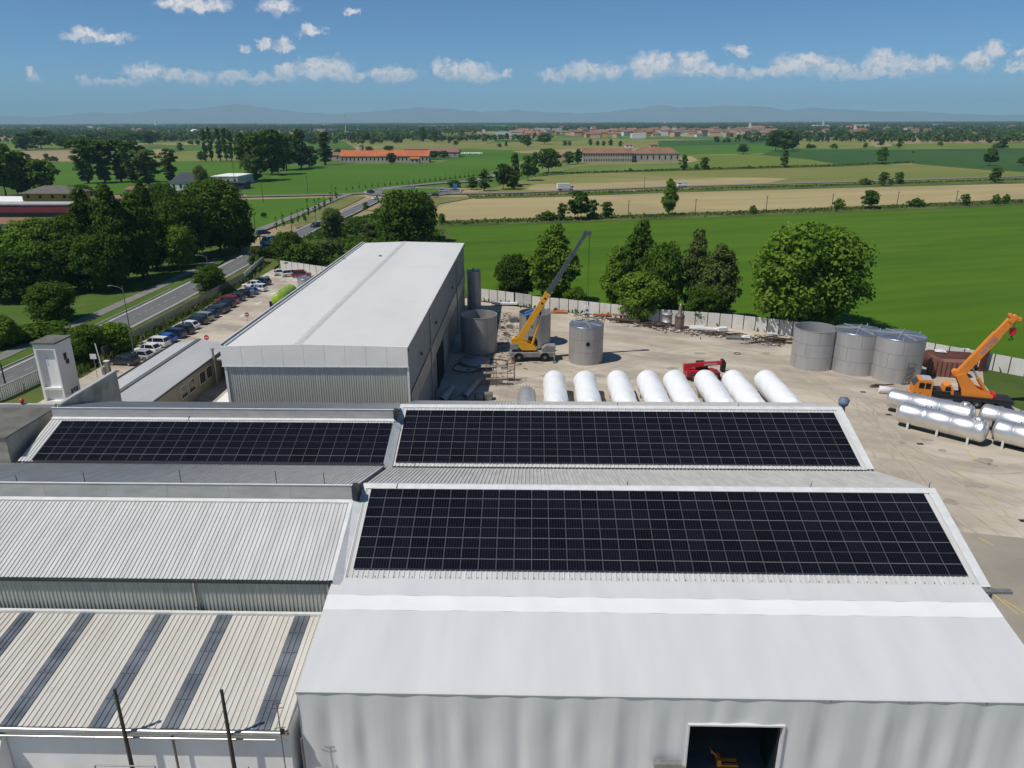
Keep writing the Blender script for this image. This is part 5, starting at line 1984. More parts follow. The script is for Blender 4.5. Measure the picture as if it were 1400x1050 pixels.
bd.normalize()
secs = [(0.0, 0.46, 0.62, 0.85, 'crane_yellow'), (0.46, 0.64, 0.52, 0.70, 'boom_grey'), (0.64, 0.82, 0.44, 0.60, 'boom_grey'), (0.82, 1.0, 0.37, 0.5, 'boom_grey')]
for i, (a, c, w_, h_, m_) in enumerate(secs):
    mb = MB()
    mb.beam(BF + bd * (BLn * a), BF + bd * (BLn * c), w_, h_)
    if i:
        mb.beam(BF + bd * (BLn * c - 0.25), BF + bd * (BLn * c), w_ + 0.12, h_ + 0.12)
    else:
        mb.beam(BF + bd * (BLn * c - 0.35), BF + bd * (BLn * c), w_ + 0.1, h_ + 0.12)
    b_ = crw(mb, 'boom_section', MT[m_])
    if i == 0:
        for q in (0.80, 0.9, 0.97):
            sm_ = MB()
            c0 = BF + bd * (BLn * c * q)
            sm_.beam(c0 - bd * 0.14 + Vector((0, -w_ / 2 - 0.02, 0)), c0 + bd * 0.14 + Vector((0, -w_ / 2 - 0.02, 0)), 0.03, 0.32)
            sm_.build('marking_plate', MT['black'] if q < 0.95 else MT['body_grey'], b_)
mb = MB()
hd_ = BF + bd * BLn
mb.beam(hd_ - bd * 0.3, hd_ + bd * 0.35, 0.6, 0.7)
mb.cyl(hd_ + Vector((0.5, -0.32, 0.05)), hd_ + Vector((0.5, 0.32, 0.05)), 0.32, n=16)
mb.beam(hd_, hd_ + Vector((0.75, 0, -0.1)), 0.5, 0.4)
crw(mb, 'boom_head', MT['boom_grey'])
mb = MB()
c1 = BF + bd * (BLn * 0.37) + Vector((0.35, 0, -0.3))
c0 = Vector((0.05, 0, 2.35))
mb.cyl(c0, c0.lerp(c1, 0.52), 0.2, n=12)
crw(mb, 'lift_cylinder', MT['crane_yellow'])
mb = MB()
mb.cyl(c0.lerp(c1, 0.52), c1, 0.1, n=10)
crw(mb, 'lift_rod', MT['steel'])
hk_w = Vector((TR[0], TR[1], PY(801, 424, TR[1]).z))
hk = inv @ hk_w
mb = MB()
for dx in (-0.16, 0.16):
    mb.cyl(hd_ + Vector((0.6 + dx * 0.4, dx, -0.2)), hk + Vector((dx, 0, 0.7)), 0.022, n=5)
crw(mb, 'hoist_rope', MT['black'])
mb = MB()
mb.prism([(-0.3, -0.16, -0.45), (0.3, -0.16, -0.45), (0.38, -0.16, 0.3), (0.2, -0.16, 0.7), (-0.2, -0.16, 0.7), (-0.38, -0.16, 0.3)], (0, 0.32, 0))
mb.M = None
hbo = mb.build('hook_block', MT['plastic_white'], cr, hk)
mb = MB()
mb.tube([Vector((0, 0, -0.45)), Vector((0, 0, -0.75)), Vector((0.16, 0, -0.9)), Vector((0.1, 0, -1.1)), Vector((-0.12, 0, -1.08))], 0.07)
mb.box((-0.2, -0.18, -0.1), (0.2, -0.165, 0.15))
mb.build('hook', MT['black'], hbo)
mb = MB()
bt = hk_w + Vector((0, 0, -1.0))
for k in range(3):
    a = 2 * math.pi * k / 3 + 0.7
    mb.cyl(inv @ bt, inv @ Vector((TR[0] + TR[2] * 0.85 * math.cos(a), TR[1] + TR[2] * 0.85 * math.sin(a), TR[3] + 0.42)), 0.03, n=5)
crw(mb, 'sling', MT['galv'])

# --- orange truck crane -------------------------------------------------------------------
oc0, oc1 = P(1255, 545), P(1380, 566)
OC = Vector(((oc0.x + oc1.x) / 2, (oc0.y + oc1.y) / 2 + 0.6, 0))
oang = R(-17)
oc = thing('truck_crane', 'orange truck crane with square cab on the left and boom raised to the right', 'crane', OC, oang)
mb = MB()
mb.box((-5.9, -1.2, 0.95), (5.6, 1.2, 1.35))
mb.box((-3.4, -1.25, 1.36), (5.4, 1.25, 1.5))
mb.build('chassis', MT['black'], oc)
mb = MB()
mb.box((-2.9, -1.22, 0.55), (-1.2, 1.22, 0.94))
mb.build('tool_box', MT['galv'], oc)
mb = MB()
mb.prism([(-5.95, -1.22, 1.0), (-3.75, -1.22, 1.0), (-3.75, -1.22, 3.1), (-5.35, -1.22, 3.15), (-5.95, -1.22, 2.2)], (0, 2.44, 0))
cb = mb.build('cab', MT['crane_orange'], oc)
mb = MB()
for a, c in ((-5.35, -4.72), (-4.58, -3.98)):
    mb.box((a, -1.245, 2.1), (c, -1.225, 2.85))
    mb.box((a, 1.225, 2.1), (c, 1.245, 2.85))
mb.prism([(-5.93, -1.05, 2.3), (-5.42, -1.05, 3.05), (-5.45, -1.05, 3.07), (-5.97, -1.05, 2.3)], (0, 2.1, 0))
mb.build('window', MT['glass'], cb)
mb = MB()
mb.box((-5.0, -1.0, 3.16), (-3.9, 1.0, 3.24))
mb.build('roof_panel', MT['annex_roof'], cb)
mb = MB()
mb.box((-6.25, -1.2, 0.7), (-5.96, 1.2, 1.1))
mb.build('bumper', MT['crane_orange'], oc)
mb = MB()
mb.box((-3.6, -1.1, 1.5), (-1.6, 1.1, 1.9))
mb.build('engine_cover', MT['black'], oc)
for xx in (-4.6, 1.6, 3.0, 4.4):
    for s_ in (-1, 1):
        mb = MB()
        mb.lathe([(0.25, -0.2), (0.5, -0.2), (0.55, -0.13), (0.55, 0.13), (0.5, 0.2), (0.25, 0.2)], 20, M=Matrix.Translation((xx, s_ * 1.0, 0.55)) @ Matrix.Rotation(R(90), 4, 'X'))
        w_ = mb.build('wheel', MT['rubber'], oc)
        mb = MB()
        mb.lathe([(0.0, -0.15), (0.26, -0.16), (0.26, 0.16), (0.0, 0.15)], 16, M=Matrix.Translation((xx, s_ * 1.0, 0.55)) @ Matrix.Rotation(R(90), 4, 'X'))
        mb.build('rim', MT['rim'], w_)
oinv = (Matrix.Translation(OC) @ Matrix.Rotation(oang, 4, 'Z')).inverted()
OF_w = PY(1310, 513, OC.y)
OF = oinv @ OF_w
OT_w = PY(1384, 436, OC.y - 1.2)
OT = oinv @ OT_w
mb = MB()
for s_ in (-1, 1):
    mb.prism([(OF.x - 0.4, s_ * 0.75, OF.z + 0.1), (OF.x + 0.6, s_ * 0.75, OF.z + 0.5), (OF.x + 2.4, s_ * 0.75, 2.6), (OF.x + 4.2, s_ * 0.75, 1.9), (OF.x + 4.2, s_ * 0.75, 1.52),
              (OF.x + 0.7, s_ * 0.75, 1.52), (OF.x + 0.5, s_ * 0.75, 2.4)], (0, s_ * 0.2, 0))
mb.box((OF.x + 0.8, -0.74, 1.52), (OF.x + 4.1, 0.74, 1.75))
mb.build('turret', MT['crane_orange'], oc)
mb = MB()
mb.cyl((OF.x + 1.9, 0, 1.3), (OF.x + 1.9, 0, 1.52), 0.9, n=22)
mb.build('slewing_ring', MT['black'], oc)
mb = MB()
mb.prism([(OF.x - 1.6, -0.95, 1.52), (OF.x - 0.2, -0.95, 1.52), (OF.x - 0.35, -0.95, 2.3), (OF.x - 0.7, -0.95, 2.9), (OF.x - 1.4, -0.95, 2.6)], (0, 1.7, 0))
cb2 = mb.build('operator_cab', MT['crane_orange'], oc)
mb = MB()
mb.prism([(OF.x - 1.3, -0.975, 2.0), (OF.x - 0.55, -0.975, 2.0), (OF.x - 0.75, -0.975, 2.65), (OF.x - 1.25, -0.975, 2.5)], (0, 0.02, 0))
mb.build('window', MT['glass'], cb2)
mb = MB()
mb.cyl((OF.x - 0.3, -0.5, OF.z + 0.25), (OF.x - 0.3, 0.5, OF.z + 0.25), 0.42, n=16)
mb.build('winch_drum', MT['crane_orange'], oc)
mb = MB()
mb.box((OF.x + 4.2, -0.7, 1.52), (OF.x + 4.6, 0.7, 2.0))
mb.build('counterweight', MT['red'], oc)
od = (OT - OF)
OL = od.length
od.normalize()
oup = od.cross(Vector((0, -1, 0))).normalized()
mb = MB()
mb.beam(OF, OF + od * (OL * 0.74), 0.8, 1.0)
b1 = mb.build('boom_section', MT['crane_orange'], oc)
mb = MB()
mb.beam(OF + od * (OL * 0.74), OF + od * (OL * 0.98), 0.68, 0.82)
mb.build('boom_section', MT['crane_orange'], oc)
mb = MB()
mb.beam(OF + od * (OL * 0.95), OF + od * (OL * 1.02), 0.85, 0.6)
mb.cyl(OT + Vector((0.25, -0.35, 0.25)), OT + Vector((0.25, 0.35, 0.25)), 0.3, n=14)
mb.cyl(OT + Vector((-0.3, -0.3, 0.45)), OT + Vector((-0.3, 0.3, 0.45)), 0.22, n=14)
mb.beam(OT, OT + Vector((0.95, 0, 0.05)), 0.6, 0.35)
mb.build('boom_head', MT['crane_orange'], oc)
c0 = OF + od * (OL * 0.56) + Vector((0, -0.42, 0))
M = Matrix(((od.x, oup.x, 0, c0.x), (od.y, oup.y, -1, c0.y), (od.z, oup.z, 0, c0.z), (0, 0, 0, 1)))
text_mesh('PINDER', 0.78, 'lettering', mat('faded_blue_letters', (0.25, 0.25, 0.42), None, 1, 0.6), b1, M)
mb = MB()
k0 = Vector((OF.x + 3.7, 0, 1.75))
k1 = OF + od * (OL * 0.22) + Vector((0.3, 0, -0.45))
mb.cyl(k0, k0.lerp(k1, 0.6), 0.24, n=12)
mb.build('lift_cylinder', MT['crane_orange'], oc)
mb = MB()
mb.cyl(k0.lerp(k1, 0.6), k1, 0.13, n=10)
mb.build('lift_rod', MT['steel'], oc)
mb = MB()
hz_ = oinv @ PY(1386, 455, OC.y - 1.2)
for dy in (-0.15, 0.15):
    mb.cyl((OT.x + 0.4, dy, OT.z), (OT.x + 0.4, dy, hz_.z + 0.6), 0.022, n=5)
mb.build('hoist_rope', MT['black'], oc)
mb = MB()
mb.prism([(OT.x + 0.1, -0.14, hz_.z - 0.3), (OT.x + 0.7, -0.14, hz_.z - 0.3), (OT.x + 0.8, -0.14, hz_.z + 0.6), (OT.x + 0.0, -0.14, hz_.z + 0.6)], (0, 0.28, 0))
hb2 = mb.build('hook_block', MT['red'], oc)
mb = MB()
mb.tube([Vector((OT.x + 0.4, 0, hz_.z - 0.3)), Vector((OT.x + 0.4, 0, hz_.z - 0.6)), Vector((OT.x + 0.6, 0, hz_.z - 0.8)), Vector((OT.x + 0.35, 0, hz_.z - 0.95)), Vector((OT.x + 0.1, 0, hz_.z - 0.85))], 0.08)
mb.build('hook', MT['black'], hb2)

# rusty hopper and primer plates behind the orange crane, tower section, red frame post
q = P(1300, 512)
rh = thing('rust_hopper', 'dark red rusty hopper tank lying behind the orange crane', 'hopper', (q.x + 1, q.y + 3.2, 0), R(-14))
mb = MB()
mb.lathe([(0, -4.2), (1.2, -4.0), (1.6, -3.2), (1.6, 3.4), (1.1, 4.2), (0, 4.3)], 28, M=Matrix.Translation((0, 0, 1.6)) @ Matrix.Rotation(R(90), 4, 'Y'))
mb.build('shell', MT['rust'], rh)
rh.scale = (0.85, 0.85, 0.8)
mb = MB()
mb.cyl((-1.5, -0.2, 3.2), (-1.5, -0.2, 3.35), 0.6, n=20)
mb.box((-2.4, -0.9, 3.17), (-0.6, 0.5, 3.2))
mb.build('white_hatch', MT['plastic_white'], rh)
rp = thing('primer_plate_box', 'faded red steel box of primed plates directly behind the orange crane cab', 'steel box', (q.x - 0.8, q.y - 0.2, 0), R(-14))
mb = MB()
mb.prism([(-2.6, -1.2, 0), (2.4, -1.2, 0), (2.4, -1.2, 2.4), (-0.9, -1.2, 2.3), (-2.6, -1.2, 2.9)], (0, 1.6, 0))
mb.build('body', MT['rust_pink'], rp)
for k in range(8):
    mb = MB()
    mb.box((-2.4 + 0.62 * k, -1.26, 0.1), (-2.28 + 0.62 * k, -1.205, 2.25))
    mb.build('stiffener', MT['rust'], rp)
q = P(1350, 510)
pp = thing('rusty_post', 'upright rusty steel post rising behind the orange boom', 'post', (q.x - 0.3, q.y + 1.2, 0), 0)
mb = MB()
mb.beam((0, 0, 0), (0.35, 0, 4.6), 0.7, 0.5)
mb.build('profile', MT['rust'], pp)
mb = MB()
mb.box((-0.6, -0.5, 0), (0.6, 0.5, 0.25))
mb.build('foot_plate', MT['rust'], pp)
q = P(1303, 487)
wp = thing('white_pipe', 'long white pipe lying along the wall behind the rusty hopper', 'pipe', (q.x, q.y + 0.6, 0.9), R(-13))
mb = MB()
mb.cyl((-2.4, 0, 0), (2.4, 0, 0), 0.32, n=16)
mb.build('tube', MT['plastic_white'], wp)
mb = MB()
mb.cyl((2.4, 0, 0), (2.65, 0, 0), 0.36, n=16)
mb.box((-1.5, -0.25, -0.9), (-1.2, 0.25, -0.3))
mb.box((1.2, -0.25, -0.9), (1.5, 0.25, -0.3))
mb.build('end_cap', MT['black'], wp)
q = P(1243, 528)
ls = thing('lattice_section', 'short pale lattice section leaning beside the orange cab', 'lattice', (q.x, q.y + 0.6, 0), R(10))
mb = MB()
for a, c in (((-0.8, 0, 0), (-0.4, 0, 3.4)), ((0.5, 0, 0), (0.9, 0, 3.0))):
    mb.beam(a, c, 0.12, 0.12)
mb.build('chord', MT['galv'], ls)
mb = MB()
for k in range(4):
    z0, z1 = 0.1 + 0.75 * k, 0.85 + 0.75 * k
    s0 = 0.12 * z0
    mb.beam((-0.8 + s0, 0, z0), (0.5 + 0.13 * z1, 0, z1 - 0.05), 0.07, 0.07)
    mb.beam((-0.8 + 0.12 * z1, 0, z1), (0.5 + 0.13 * z1, 0, z1 - 0.05), 0.07, 0.07)
mb.build('bracing', MT['galv'], ls)

# --- red telescopic loader behind the wrapped tanks ---------------------------------------
q = P(963, 522)
tl = thing('telescopic_loader', 'red telescopic loader parked behind the sixth and seventh wrapped tanks', 'loader', (q.x, q.y + 1.4, 0), R(6))
mb = MB()
mb.prism([(-2.6, -0.9, 0.6), (2.2, -0.9, 0.6), (2.3, -0.9, 1.1), (0.9, -0.9, 1.3), (-2.6, -0.9, 1.55)], (0, 1.8, 0))
mb.build('chassis', MT['red'], tl)
mb = MB()
mb.box((-0.2, -1.15, 0.7), (1.2, -0.92, 1.6))
mb.build('engine_cover', MT['red'], tl)
for xx in (-1.6, 1.6):
    for s_ in (-1, 1):
        mb = MB()
        mb.lathe([(0.25, -0.2), (0.56, -0.2), (0.62, -0.12), (0.62, 0.12), (0.56, 0.2), (0.25, 0.2)], 20, M=Matrix.Translation((xx, s_ * 1.05, 0.62)) @ Matrix.Rotation(R(90), 4, 'X'))
        w_ = mb.build('wheel', MT['rubber'], tl)
        mb = MB()
        mb.lathe([(0, -0.21), (0.27, -0.21), (0.27, 0.21), (0, 0.21)], 16, M=Matrix.Translation((xx, s_ * 1.05, 0.62)) @ Matrix.Rotation(R(90), 4, 'X'))
        mb.build('rim', MT['red'], w_)
mb = MB()
mb.prism([(-1.0, 0.1, 1.3), (0.8, 0.1, 1.3), (0.7, 0.1, 2.1), (0.3, 0.1, 2.45), (-0.8, 0.1, 2.45)], (0, 0.9, 0))
cb = mb.build('cab', MT['black'], tl)
mb = MB()
mb.box((-0.7, 0.08, 1.6), (0.3, 0.098, 2.3))
mb.build('window', MT['glass'], cb)
mb = MB()
b0, b1 = Vector((-2.75, -0.35, 2.15)), Vector((2.55, -0.35, 2.45))
mb.beam(b0, b1, 0.42, 0.52)
mb.box((-3.0, -0.65, 1.5), (-2.2, -0.05, 2.4))
bo = mb.build('boom', MT['red'], tl)
bdv = (b1 - b0).normalized()
upv = bdv.cross(Vector((0, -1, 0))).normalized()
c0 = b0.lerp(b1, 0.68) + Vector((0, -0.225, 0))
M = Matrix(((bdv.x, upv.x, 0, c0.x), (bdv.y, upv.y, -1, c0.y), (bdv.z, upv.z, 0, c0.z), (0, 0, 0, 1)))
text_mesh('MANITOU', 0.42, 'lettering', MT['plastic_white'], bo, M)
mb = MB()
mb.prism([(2.5, -0.75, 1.1), (3.0, -0.75, 1.1), (3.05, -0.75, 2.5), (2.75, -0.75, 2.95), (2.45, -0.75, 2.9)], (0, 0.8, 0))
mb.build('fork_carriage', MT['black'], tl)
for s_ in (-0.6, 0.1):
    mb = MB()
    mb.box((3.0, s_ - 0.06, 1.05), (4.1, s_ + 0.06, 1.13))
    mb.build('fork', MT['black'], tl)

# --- small vessels, rings, scaffold, scrap along the wall -----------------------------------
q = P(912.5, 448)
sv1 = thing('storage_drum', 'squat grey steel drum standing against the concrete wall', 'drum', (q.x, q.y + 0.8, 0))
mb = MB()
mb.lathe([(0.85, 0), (0.85, 0.9), (0.92, 0.92), (0.92, 1.0), (0.85, 1.02), (0.85, 2.2), (0.95, 2.25), (0.95, 2.4), (0.8, 2.55), (0, 2.6)], 28)
mb.build('shell', MT['steel_dull'], sv1)
mb = MB()
for s_ in (-0.5, 0.5):
    mb.cyl((s_, 0, 2.5), (s_, 0, 2.9), 0.09, n=8)
mb.build('lug', MT['galv'], sv1)
q = P(929.5, 451)
sv2 = thing('bottle_vessel', 'brownish bottle-shaped vessel with narrow neck next to the grey drum', 'vessel', (q.x, q.y + 0.75, 0))
mb = MB()
mb.lathe([(0.82, 0), (0.82, 2.2), (0.75, 2.5), (0.35, 2.9), (0.35, 4.0), (0.25, 4.1), (0.25, 4.6), (0, 4.62)], 28)
mb.build('shell', mat('brown_patina_steel', (0.26, 0.20, 0.16), (0.20, 0.155, 0.125), 1, 0.5, 0.6, coord='obj'), sv2)
mb = MB()
mb.lathe([(0.83, 2.15), (0.86, 2.15), (0.86, 2.3), (0.83, 2.3)], 28)
mb.build('band', MT['rust'], sv2)


def bundle(name, label, cat, u, v, rz, items, material, dz=0.0):
    """a heap that was dropped as one: list of (x, y, z, yaw, L, w, h)"""
    q = P(u, v)
    o = thing(name, label, cat, (q.x, q.y, dz), rz)
    mb = MB()
    for (x, y, z, yw, L, w, h) in items:
        c, s = math.cos(yw), math.sin(yw)
        mb.beam((x - c * L / 2, y - s * L / 2, z), (x + c * L / 2, y + s * L / 2, z + 0.02), w, h)
    mb.build('pieces', material, o)
    return o


def heap(n_, L, spread, w, h, seed, zmax=0.4):
    rr = random.Random(seed)
    return [(rr.uniform(-spread, spread), rr.uniform(-0.5, 0.5) * spread * 0.35, 0.1 + rr.random() * zmax, rr.gauss(0, 0.22), L * rr.uniform(0.6, 1.1), w * rr.uniform(.7, 1.3), h * rr.uniform(.7, 1.3)) for _ in range(n_)]


WA = R(-13)
bundle('beam_pile', 'rusty beams piled at the wall foot behind the roofed crane tank', 'scrap', 862, 442, R(-10), heap(14, 4.5, 2.4, 0.14, 0.14, 1, 0.6), MT['scrap'])
bundle('beam_pile', 'rusty beams piled at the wall foot left of the grey drum', 'scrap', 895, 447, R(-12), heap(12, 4.0, 2.2, 0.13, 0.13, 2, 0.5), MT['scrap'])
bundle('timber_stack', 'tan timber planks on the beam pile near the wall', 'timber', 852, 437, R(-8), heap(6, 4.5, 1.2, 0.3, 0.08, 3, 0.3), MT['wood'], 0.55)
bundle('orange_bundle', 'orange bundle of slats by the wall right of the crane hook', 'bundle', 823, 433, R(-6), [(0, 0, 0.35 + 0.09 * k, 0.02 * k, 3.4, 0.5, 0.08) for k in range(3)], MT['orange_sheet'])
bundle('blue_bundle', 'blue sheeting heaped on beams beside the orange bundle', 'bundle', 814, 428, R(-14), [(0, 0, 0.5, 0, 3.6, 0.7, 0.25), (0.4, 0.3, 0.75, 0.2, 2.2, 0.5, 0.2)], MT['blue_sheet'])
bundle('orange_bundle', 'orange planks by the wall just right of the crane boom', 'bundle', 764, 428.5, R(-4), [(0, 0, 0.3, 0, 3.2, 0.5, 0.2), (0.2, 0.3, 0.5, 0.1, 2.6, 0.3, 0.1)], MT['orange_sheet'])
bundle('white_sheeting', 'crumpled white sheets lying along the wall right of the bottle vessel', 'sheeting', 966, 452, R(-11), [(0, 0, 0.35, 0, 6.0, 0.9, 0.3), (2.6, -0.2, 0.5, 0.4, 1.6, 1.0, 0.6), (-1.6, 0.2, 0.6, 0.1, 2.2, 0.7, 0.2), (3.6, 0.1, 0.3, -0.1, 2, .3, .2)], MT['plastic_white'])
bundle('white_sheeting', 'single white sheet among scrap left of the open tank', 'sheeting', 1018, 463, R(-15), [(0, 0, 0.3, 0.1, 1.7, 1.0, 0.12), (0.2, 0.1, 0.45, 0.5, 0.8, 0.5, 0.1)], MT['plastic_white'])
bundle('white_sheeting', 'small white sheet near the wall close to the open tank', 'sheeting', 1055, 458, R(-12), [(0, 0, 0.25, 0, 1.6, 0.6, 0.2)], MT['plastic_white'])
bundle('grey_plates', 'grey steel plates stacked among the scrap below the wall', 'plates', 1003, 463, R(-16), [(0, 0, 0.1 + 0.08 * k, 0.08 * k, 2.6, 1.4, 0.06) for k in range(4)], MT['galv'])
bundle('beam_pile', 'brown bars in front of the white sheets by the wall', 'scrap', 990, 459, R(-12), heap(13, 4.2, 2.8, 0.1, 0.1, 5, 0.4), MT['scrap'])
bundle('beam_pile', 'brown bars heaped just left of the open steel tank', 'scrap', 1064, 468, R(-20), heap(22, 3.6, 2.2, 0.12, 0.12, 6, 0.9), MT['scrap'])
bundle('beam_pile', 'loose dark bars on the yard left of the ring near the open tank', 'scrap', 1035, 469, R(12), heap(6, 4.0, 1.2, 0.08, 0.08, 7, 0.2), MT['scrap'])
bundle('white_beam', 'long white beam lying by the wall beyond the open tank near the hall', 'beam', 690, 418, R(-4), [(0, 0, 0.5, 0, 5.2, 0.7, 0.35), (0, 0.6, 0.25, 0.05, 4.2, 0.3, 0.3)], MT['plastic_white'])
bundle('beam_pile', 'rusty pieces strewn left of the tank behind the crane', 'scrap', 690, 440, R(20), heap(12, 2.0, 3.2, 0.1, 0.08, 8, 0.15), MT['scrap'])
bundle('pallet_stack', 'flat pallets stacked left of the tank behind the crane', 'pallets', 702, 440, R(8), [(0, 0, 0.12 + 0.14 * k, 0.06 * k, 1.5, 1.2, 0.1) for k in range(6)], MT['galv'])


def ring(name, label, u, v, r, tube, material, z=0.1):
    q = P(u, v)
    o = thing(name, label, 'hoop', (q.x, q.y, z))
    mb = MB()
    mb.lathe([(r - tube, -tube), (r + tube, -tube), (r + tube, tube), (r - tube, tube), (r - tube, -tube)], 48, smooth=False)
    mb.build('hoop_bar', material, o)
    return o


ring('steel_hoop', 'thin dark steel hoop lying on the yard right of the round lid', 677, 497, 1.9, 0.05, MT['black'])
ring('steel_hoop', 'large thin hoop lying on scrap beside the open tank', 1052, 469, 2.3, 0.04, MT['black'], 0.25)
ring('steel_hoop', 'small dark hoop lying on the bare yard behind the wrapped tanks', 1008, 484, 0.5, 0.03, MT['black'])
q = P(649, 496)
li = thing('tank_lid', 'shallow round steel lid lying in the hall shadow', 'lid', (q.x, q.y, 0))
mb = MB()
mb.lathe([(2.35, 0.15), (2.35, 0.45), (2.2, 0.5), (0.4, 0.85), (0, 0.86)], 40)
mb.build('dish', MT['steel_inner'], li)
mb = MB()
for k in range(4):
    a = k * math.pi / 2
    mb.box((1.8 * math.cos(a) - 0.1, 1.8 * math.sin(a) - 0.1, 0), (1.8 * math.cos(a) + 0.1, 1.8 * math.sin(a) + 0.1, 0.2))
mb.build('support', MT['wood'], li)
q = P(1051, 466)
dr = thing('flat_ring_drum', 'low grey ring drum within the large hoop by the open tank', 'drum', (q.x + 0.3, q.y + 0.3, 0))
mb = MB()
mb.lathe([(0.85, 0), (0.85, 0.6), (0.78, 0.6), (0.78, 0.1), (0, 0.1)], 28)
mb.build('shell', MT['steel_dull'], dr)
# scaffold with plank decks
q = P(684, 526)
sc_ = thing('scaffold', 'rusty tube scaffold with pale plank decks left of the small bare tank', 'scaffold', (q.x, q.y, 0), R(6))
for xx, yy in ((-1.9, 0), (-0.6, -0.6), (1.0, -0.5), (2.1, 0.6), (2.1, 1.9), (-0.8, 2.0)):
    mb = MB()
    mb.cyl((xx, yy, 0), (xx, yy, 3.6), 0.045, n=6)
    mb.build('post', MT['rust_pink'], sc_)
mb = MB()
for z in (1.0, 2.0, 3.0):
    for a, c in (((-1.9, 0), (-0.6, -0.6)), ((-0.6, -0.6), (1.0, -0.5)), ((1.0, -0.5), (2.1, 0.6)), ((2.1, 0.6), (2.1, 1.9)), ((2.1, 1.9), (-0.8, 2.0))):
        mb.cyl((a[0], a[1], z), (c[0], c[1], z), 0.035, n=6)
mb.build('rail', MT['rust_pink'], sc_)
for (x0_, y0_, x1_, y1_, z) in ((-3.2, 0.2, -0.5, 1.3, 1.6), (-2.2, -0.3, 1.4, 0.6, 0.9), (0.2, 0.8, 2.0, 1.9, 1.9), (-1.4, 1.2, 0.9, 2.2, 2.2), (-3.0, 0.9, -1.4, 2.2, 2.3)):
    mb = MB()
    for k in range(4):
        mb.box((x0_, y0_ + (y1_ - y0_) * k / 4 + 0.03, z), (x1_, y0_ + (y1_ - y0_) * (k + 1) / 4 - 0.03, z + 0.06))
    mb.build('plank_deck', MT['conc_grey'], sc_)
# pipes and crates in the shade at the hall corner
for (u, v, L, r, yw, lab) in ((611, 545, 5, 0.55, 80, 'shaded steel pipe nearest the hall wall behind the rear roof'), (645, 535, 7, 0.42, 78, 'shaded long steel pipe behind the rear roof, right of the thick one'),
                              (628, 541, 4, 0.1, 60, 'thin bent rod in the hall shadow behind the rear roof')):
    q = P(u, v)
    o = thing('steel_pipe', lab, 'pipe', (q.x, q.y, r), R(yw))
    mb = MB()
    mb.lathe([(r, -L / 2), (r, L / 2), (r * 0.88, L / 2), (r * 0.88, -L / 2), (r, -L / 2)], 20, M=Matrix.Rotation(R(90), 4, 'Y'))
    mb.build('tube', MT['steel_dull'], o)
for (u, v, lab) in ((655, 547, 'left of two shaded crates at the hall corner'), (667, 546, 'right of two shaded crates at the hall corner')):
    q = P(u, v)
    o = thing('steel_crate', lab, 'crate', (q.x, q.y, 0), R(10))
    mb = MB()
    mb.box((-0.6, -0.5, 0.1), (0.6, 0.5, 0.9))
    mb.build('body', MT['galv'], o)
    mb = MB()
    for s_ in (-0.55, 0.55):
        mb.box((s_ - 0.05, -0.52, 0), (s_ + 0.05, 0.52, 0.095))
        mb.box((s_ - 0.04, -0.53, 0.1), (s_ + 0.04, -0.505, 1.2))
    mb.build('frame', MT['black'], o)
# dark mats, drain covers on the bare yard
for (u, v) in ((1215, 567), (1258, 607), (1180, 536), (1399, 712)):
    q = P(u, v)
    o = sheet('drain_cover', [(q.x - 0.35, q.y - 0.25), (q.x + 0.35, q.y - 0.25), (q.x + 0.35, q.y + 0.25), (q.x - 0.35, q.y + 0.25)], MT['black'], 0.016)

# --- perimeter wall: precast panels between posts ------------------------------------------
def panel_wall(label, pts, h, name='perimeter_wall', step=2.1, gap=None):
    p0 = Vector(pts[0])
    t = thing(name, label, 'wall', (p0.x, p0.y, 0))
    mbp, mbq = MB(), MB()
    total = 0
    cnt = 0
    for a, c in zip(pts[:-1], pts[1:]):
        a, c = Vector(a), Vector(c)
        L = (c - a).length
        k = max(1, int(round(L / step)))
        for j in range(k):
            q0, q1 = a.lerp(c, j / k), a.lerp(c, (j + 1) / k)
            d = (q1 - q0).normalized()
            cnt += 1
            z1 = h + random.uniform(-0.03, 0.03)
            s0, s1 = q0 + d * 0.07, q1 - d * 0.07
            mbp.beam((s0.x - p0.x, s0.y - p0.y, z1 / 2), (s1.x - p0.x, s1.y - p0.y, z1 / 2), 0.12 + 0.02 * random.random(), z1)
            mbq.beam((q0.x - p0.x, q0.y - p0.y, 0), (q0.x - p0.x, q0.y - p0.y, h + 0.04), 0.12, 0.1, up=(0, 1, 0))
    o_ = len(mbp.v)
    mbp.v += mbq.v
    mbp.f += [tuple(i + o_ for i in f) for f in mbq.f]
    mbp.m += [1] * len(mbq.f)
    mbp.s += mbq.s
    mbp.build('panels', [MT['conc_wall'], MT['black']], t)
    return t


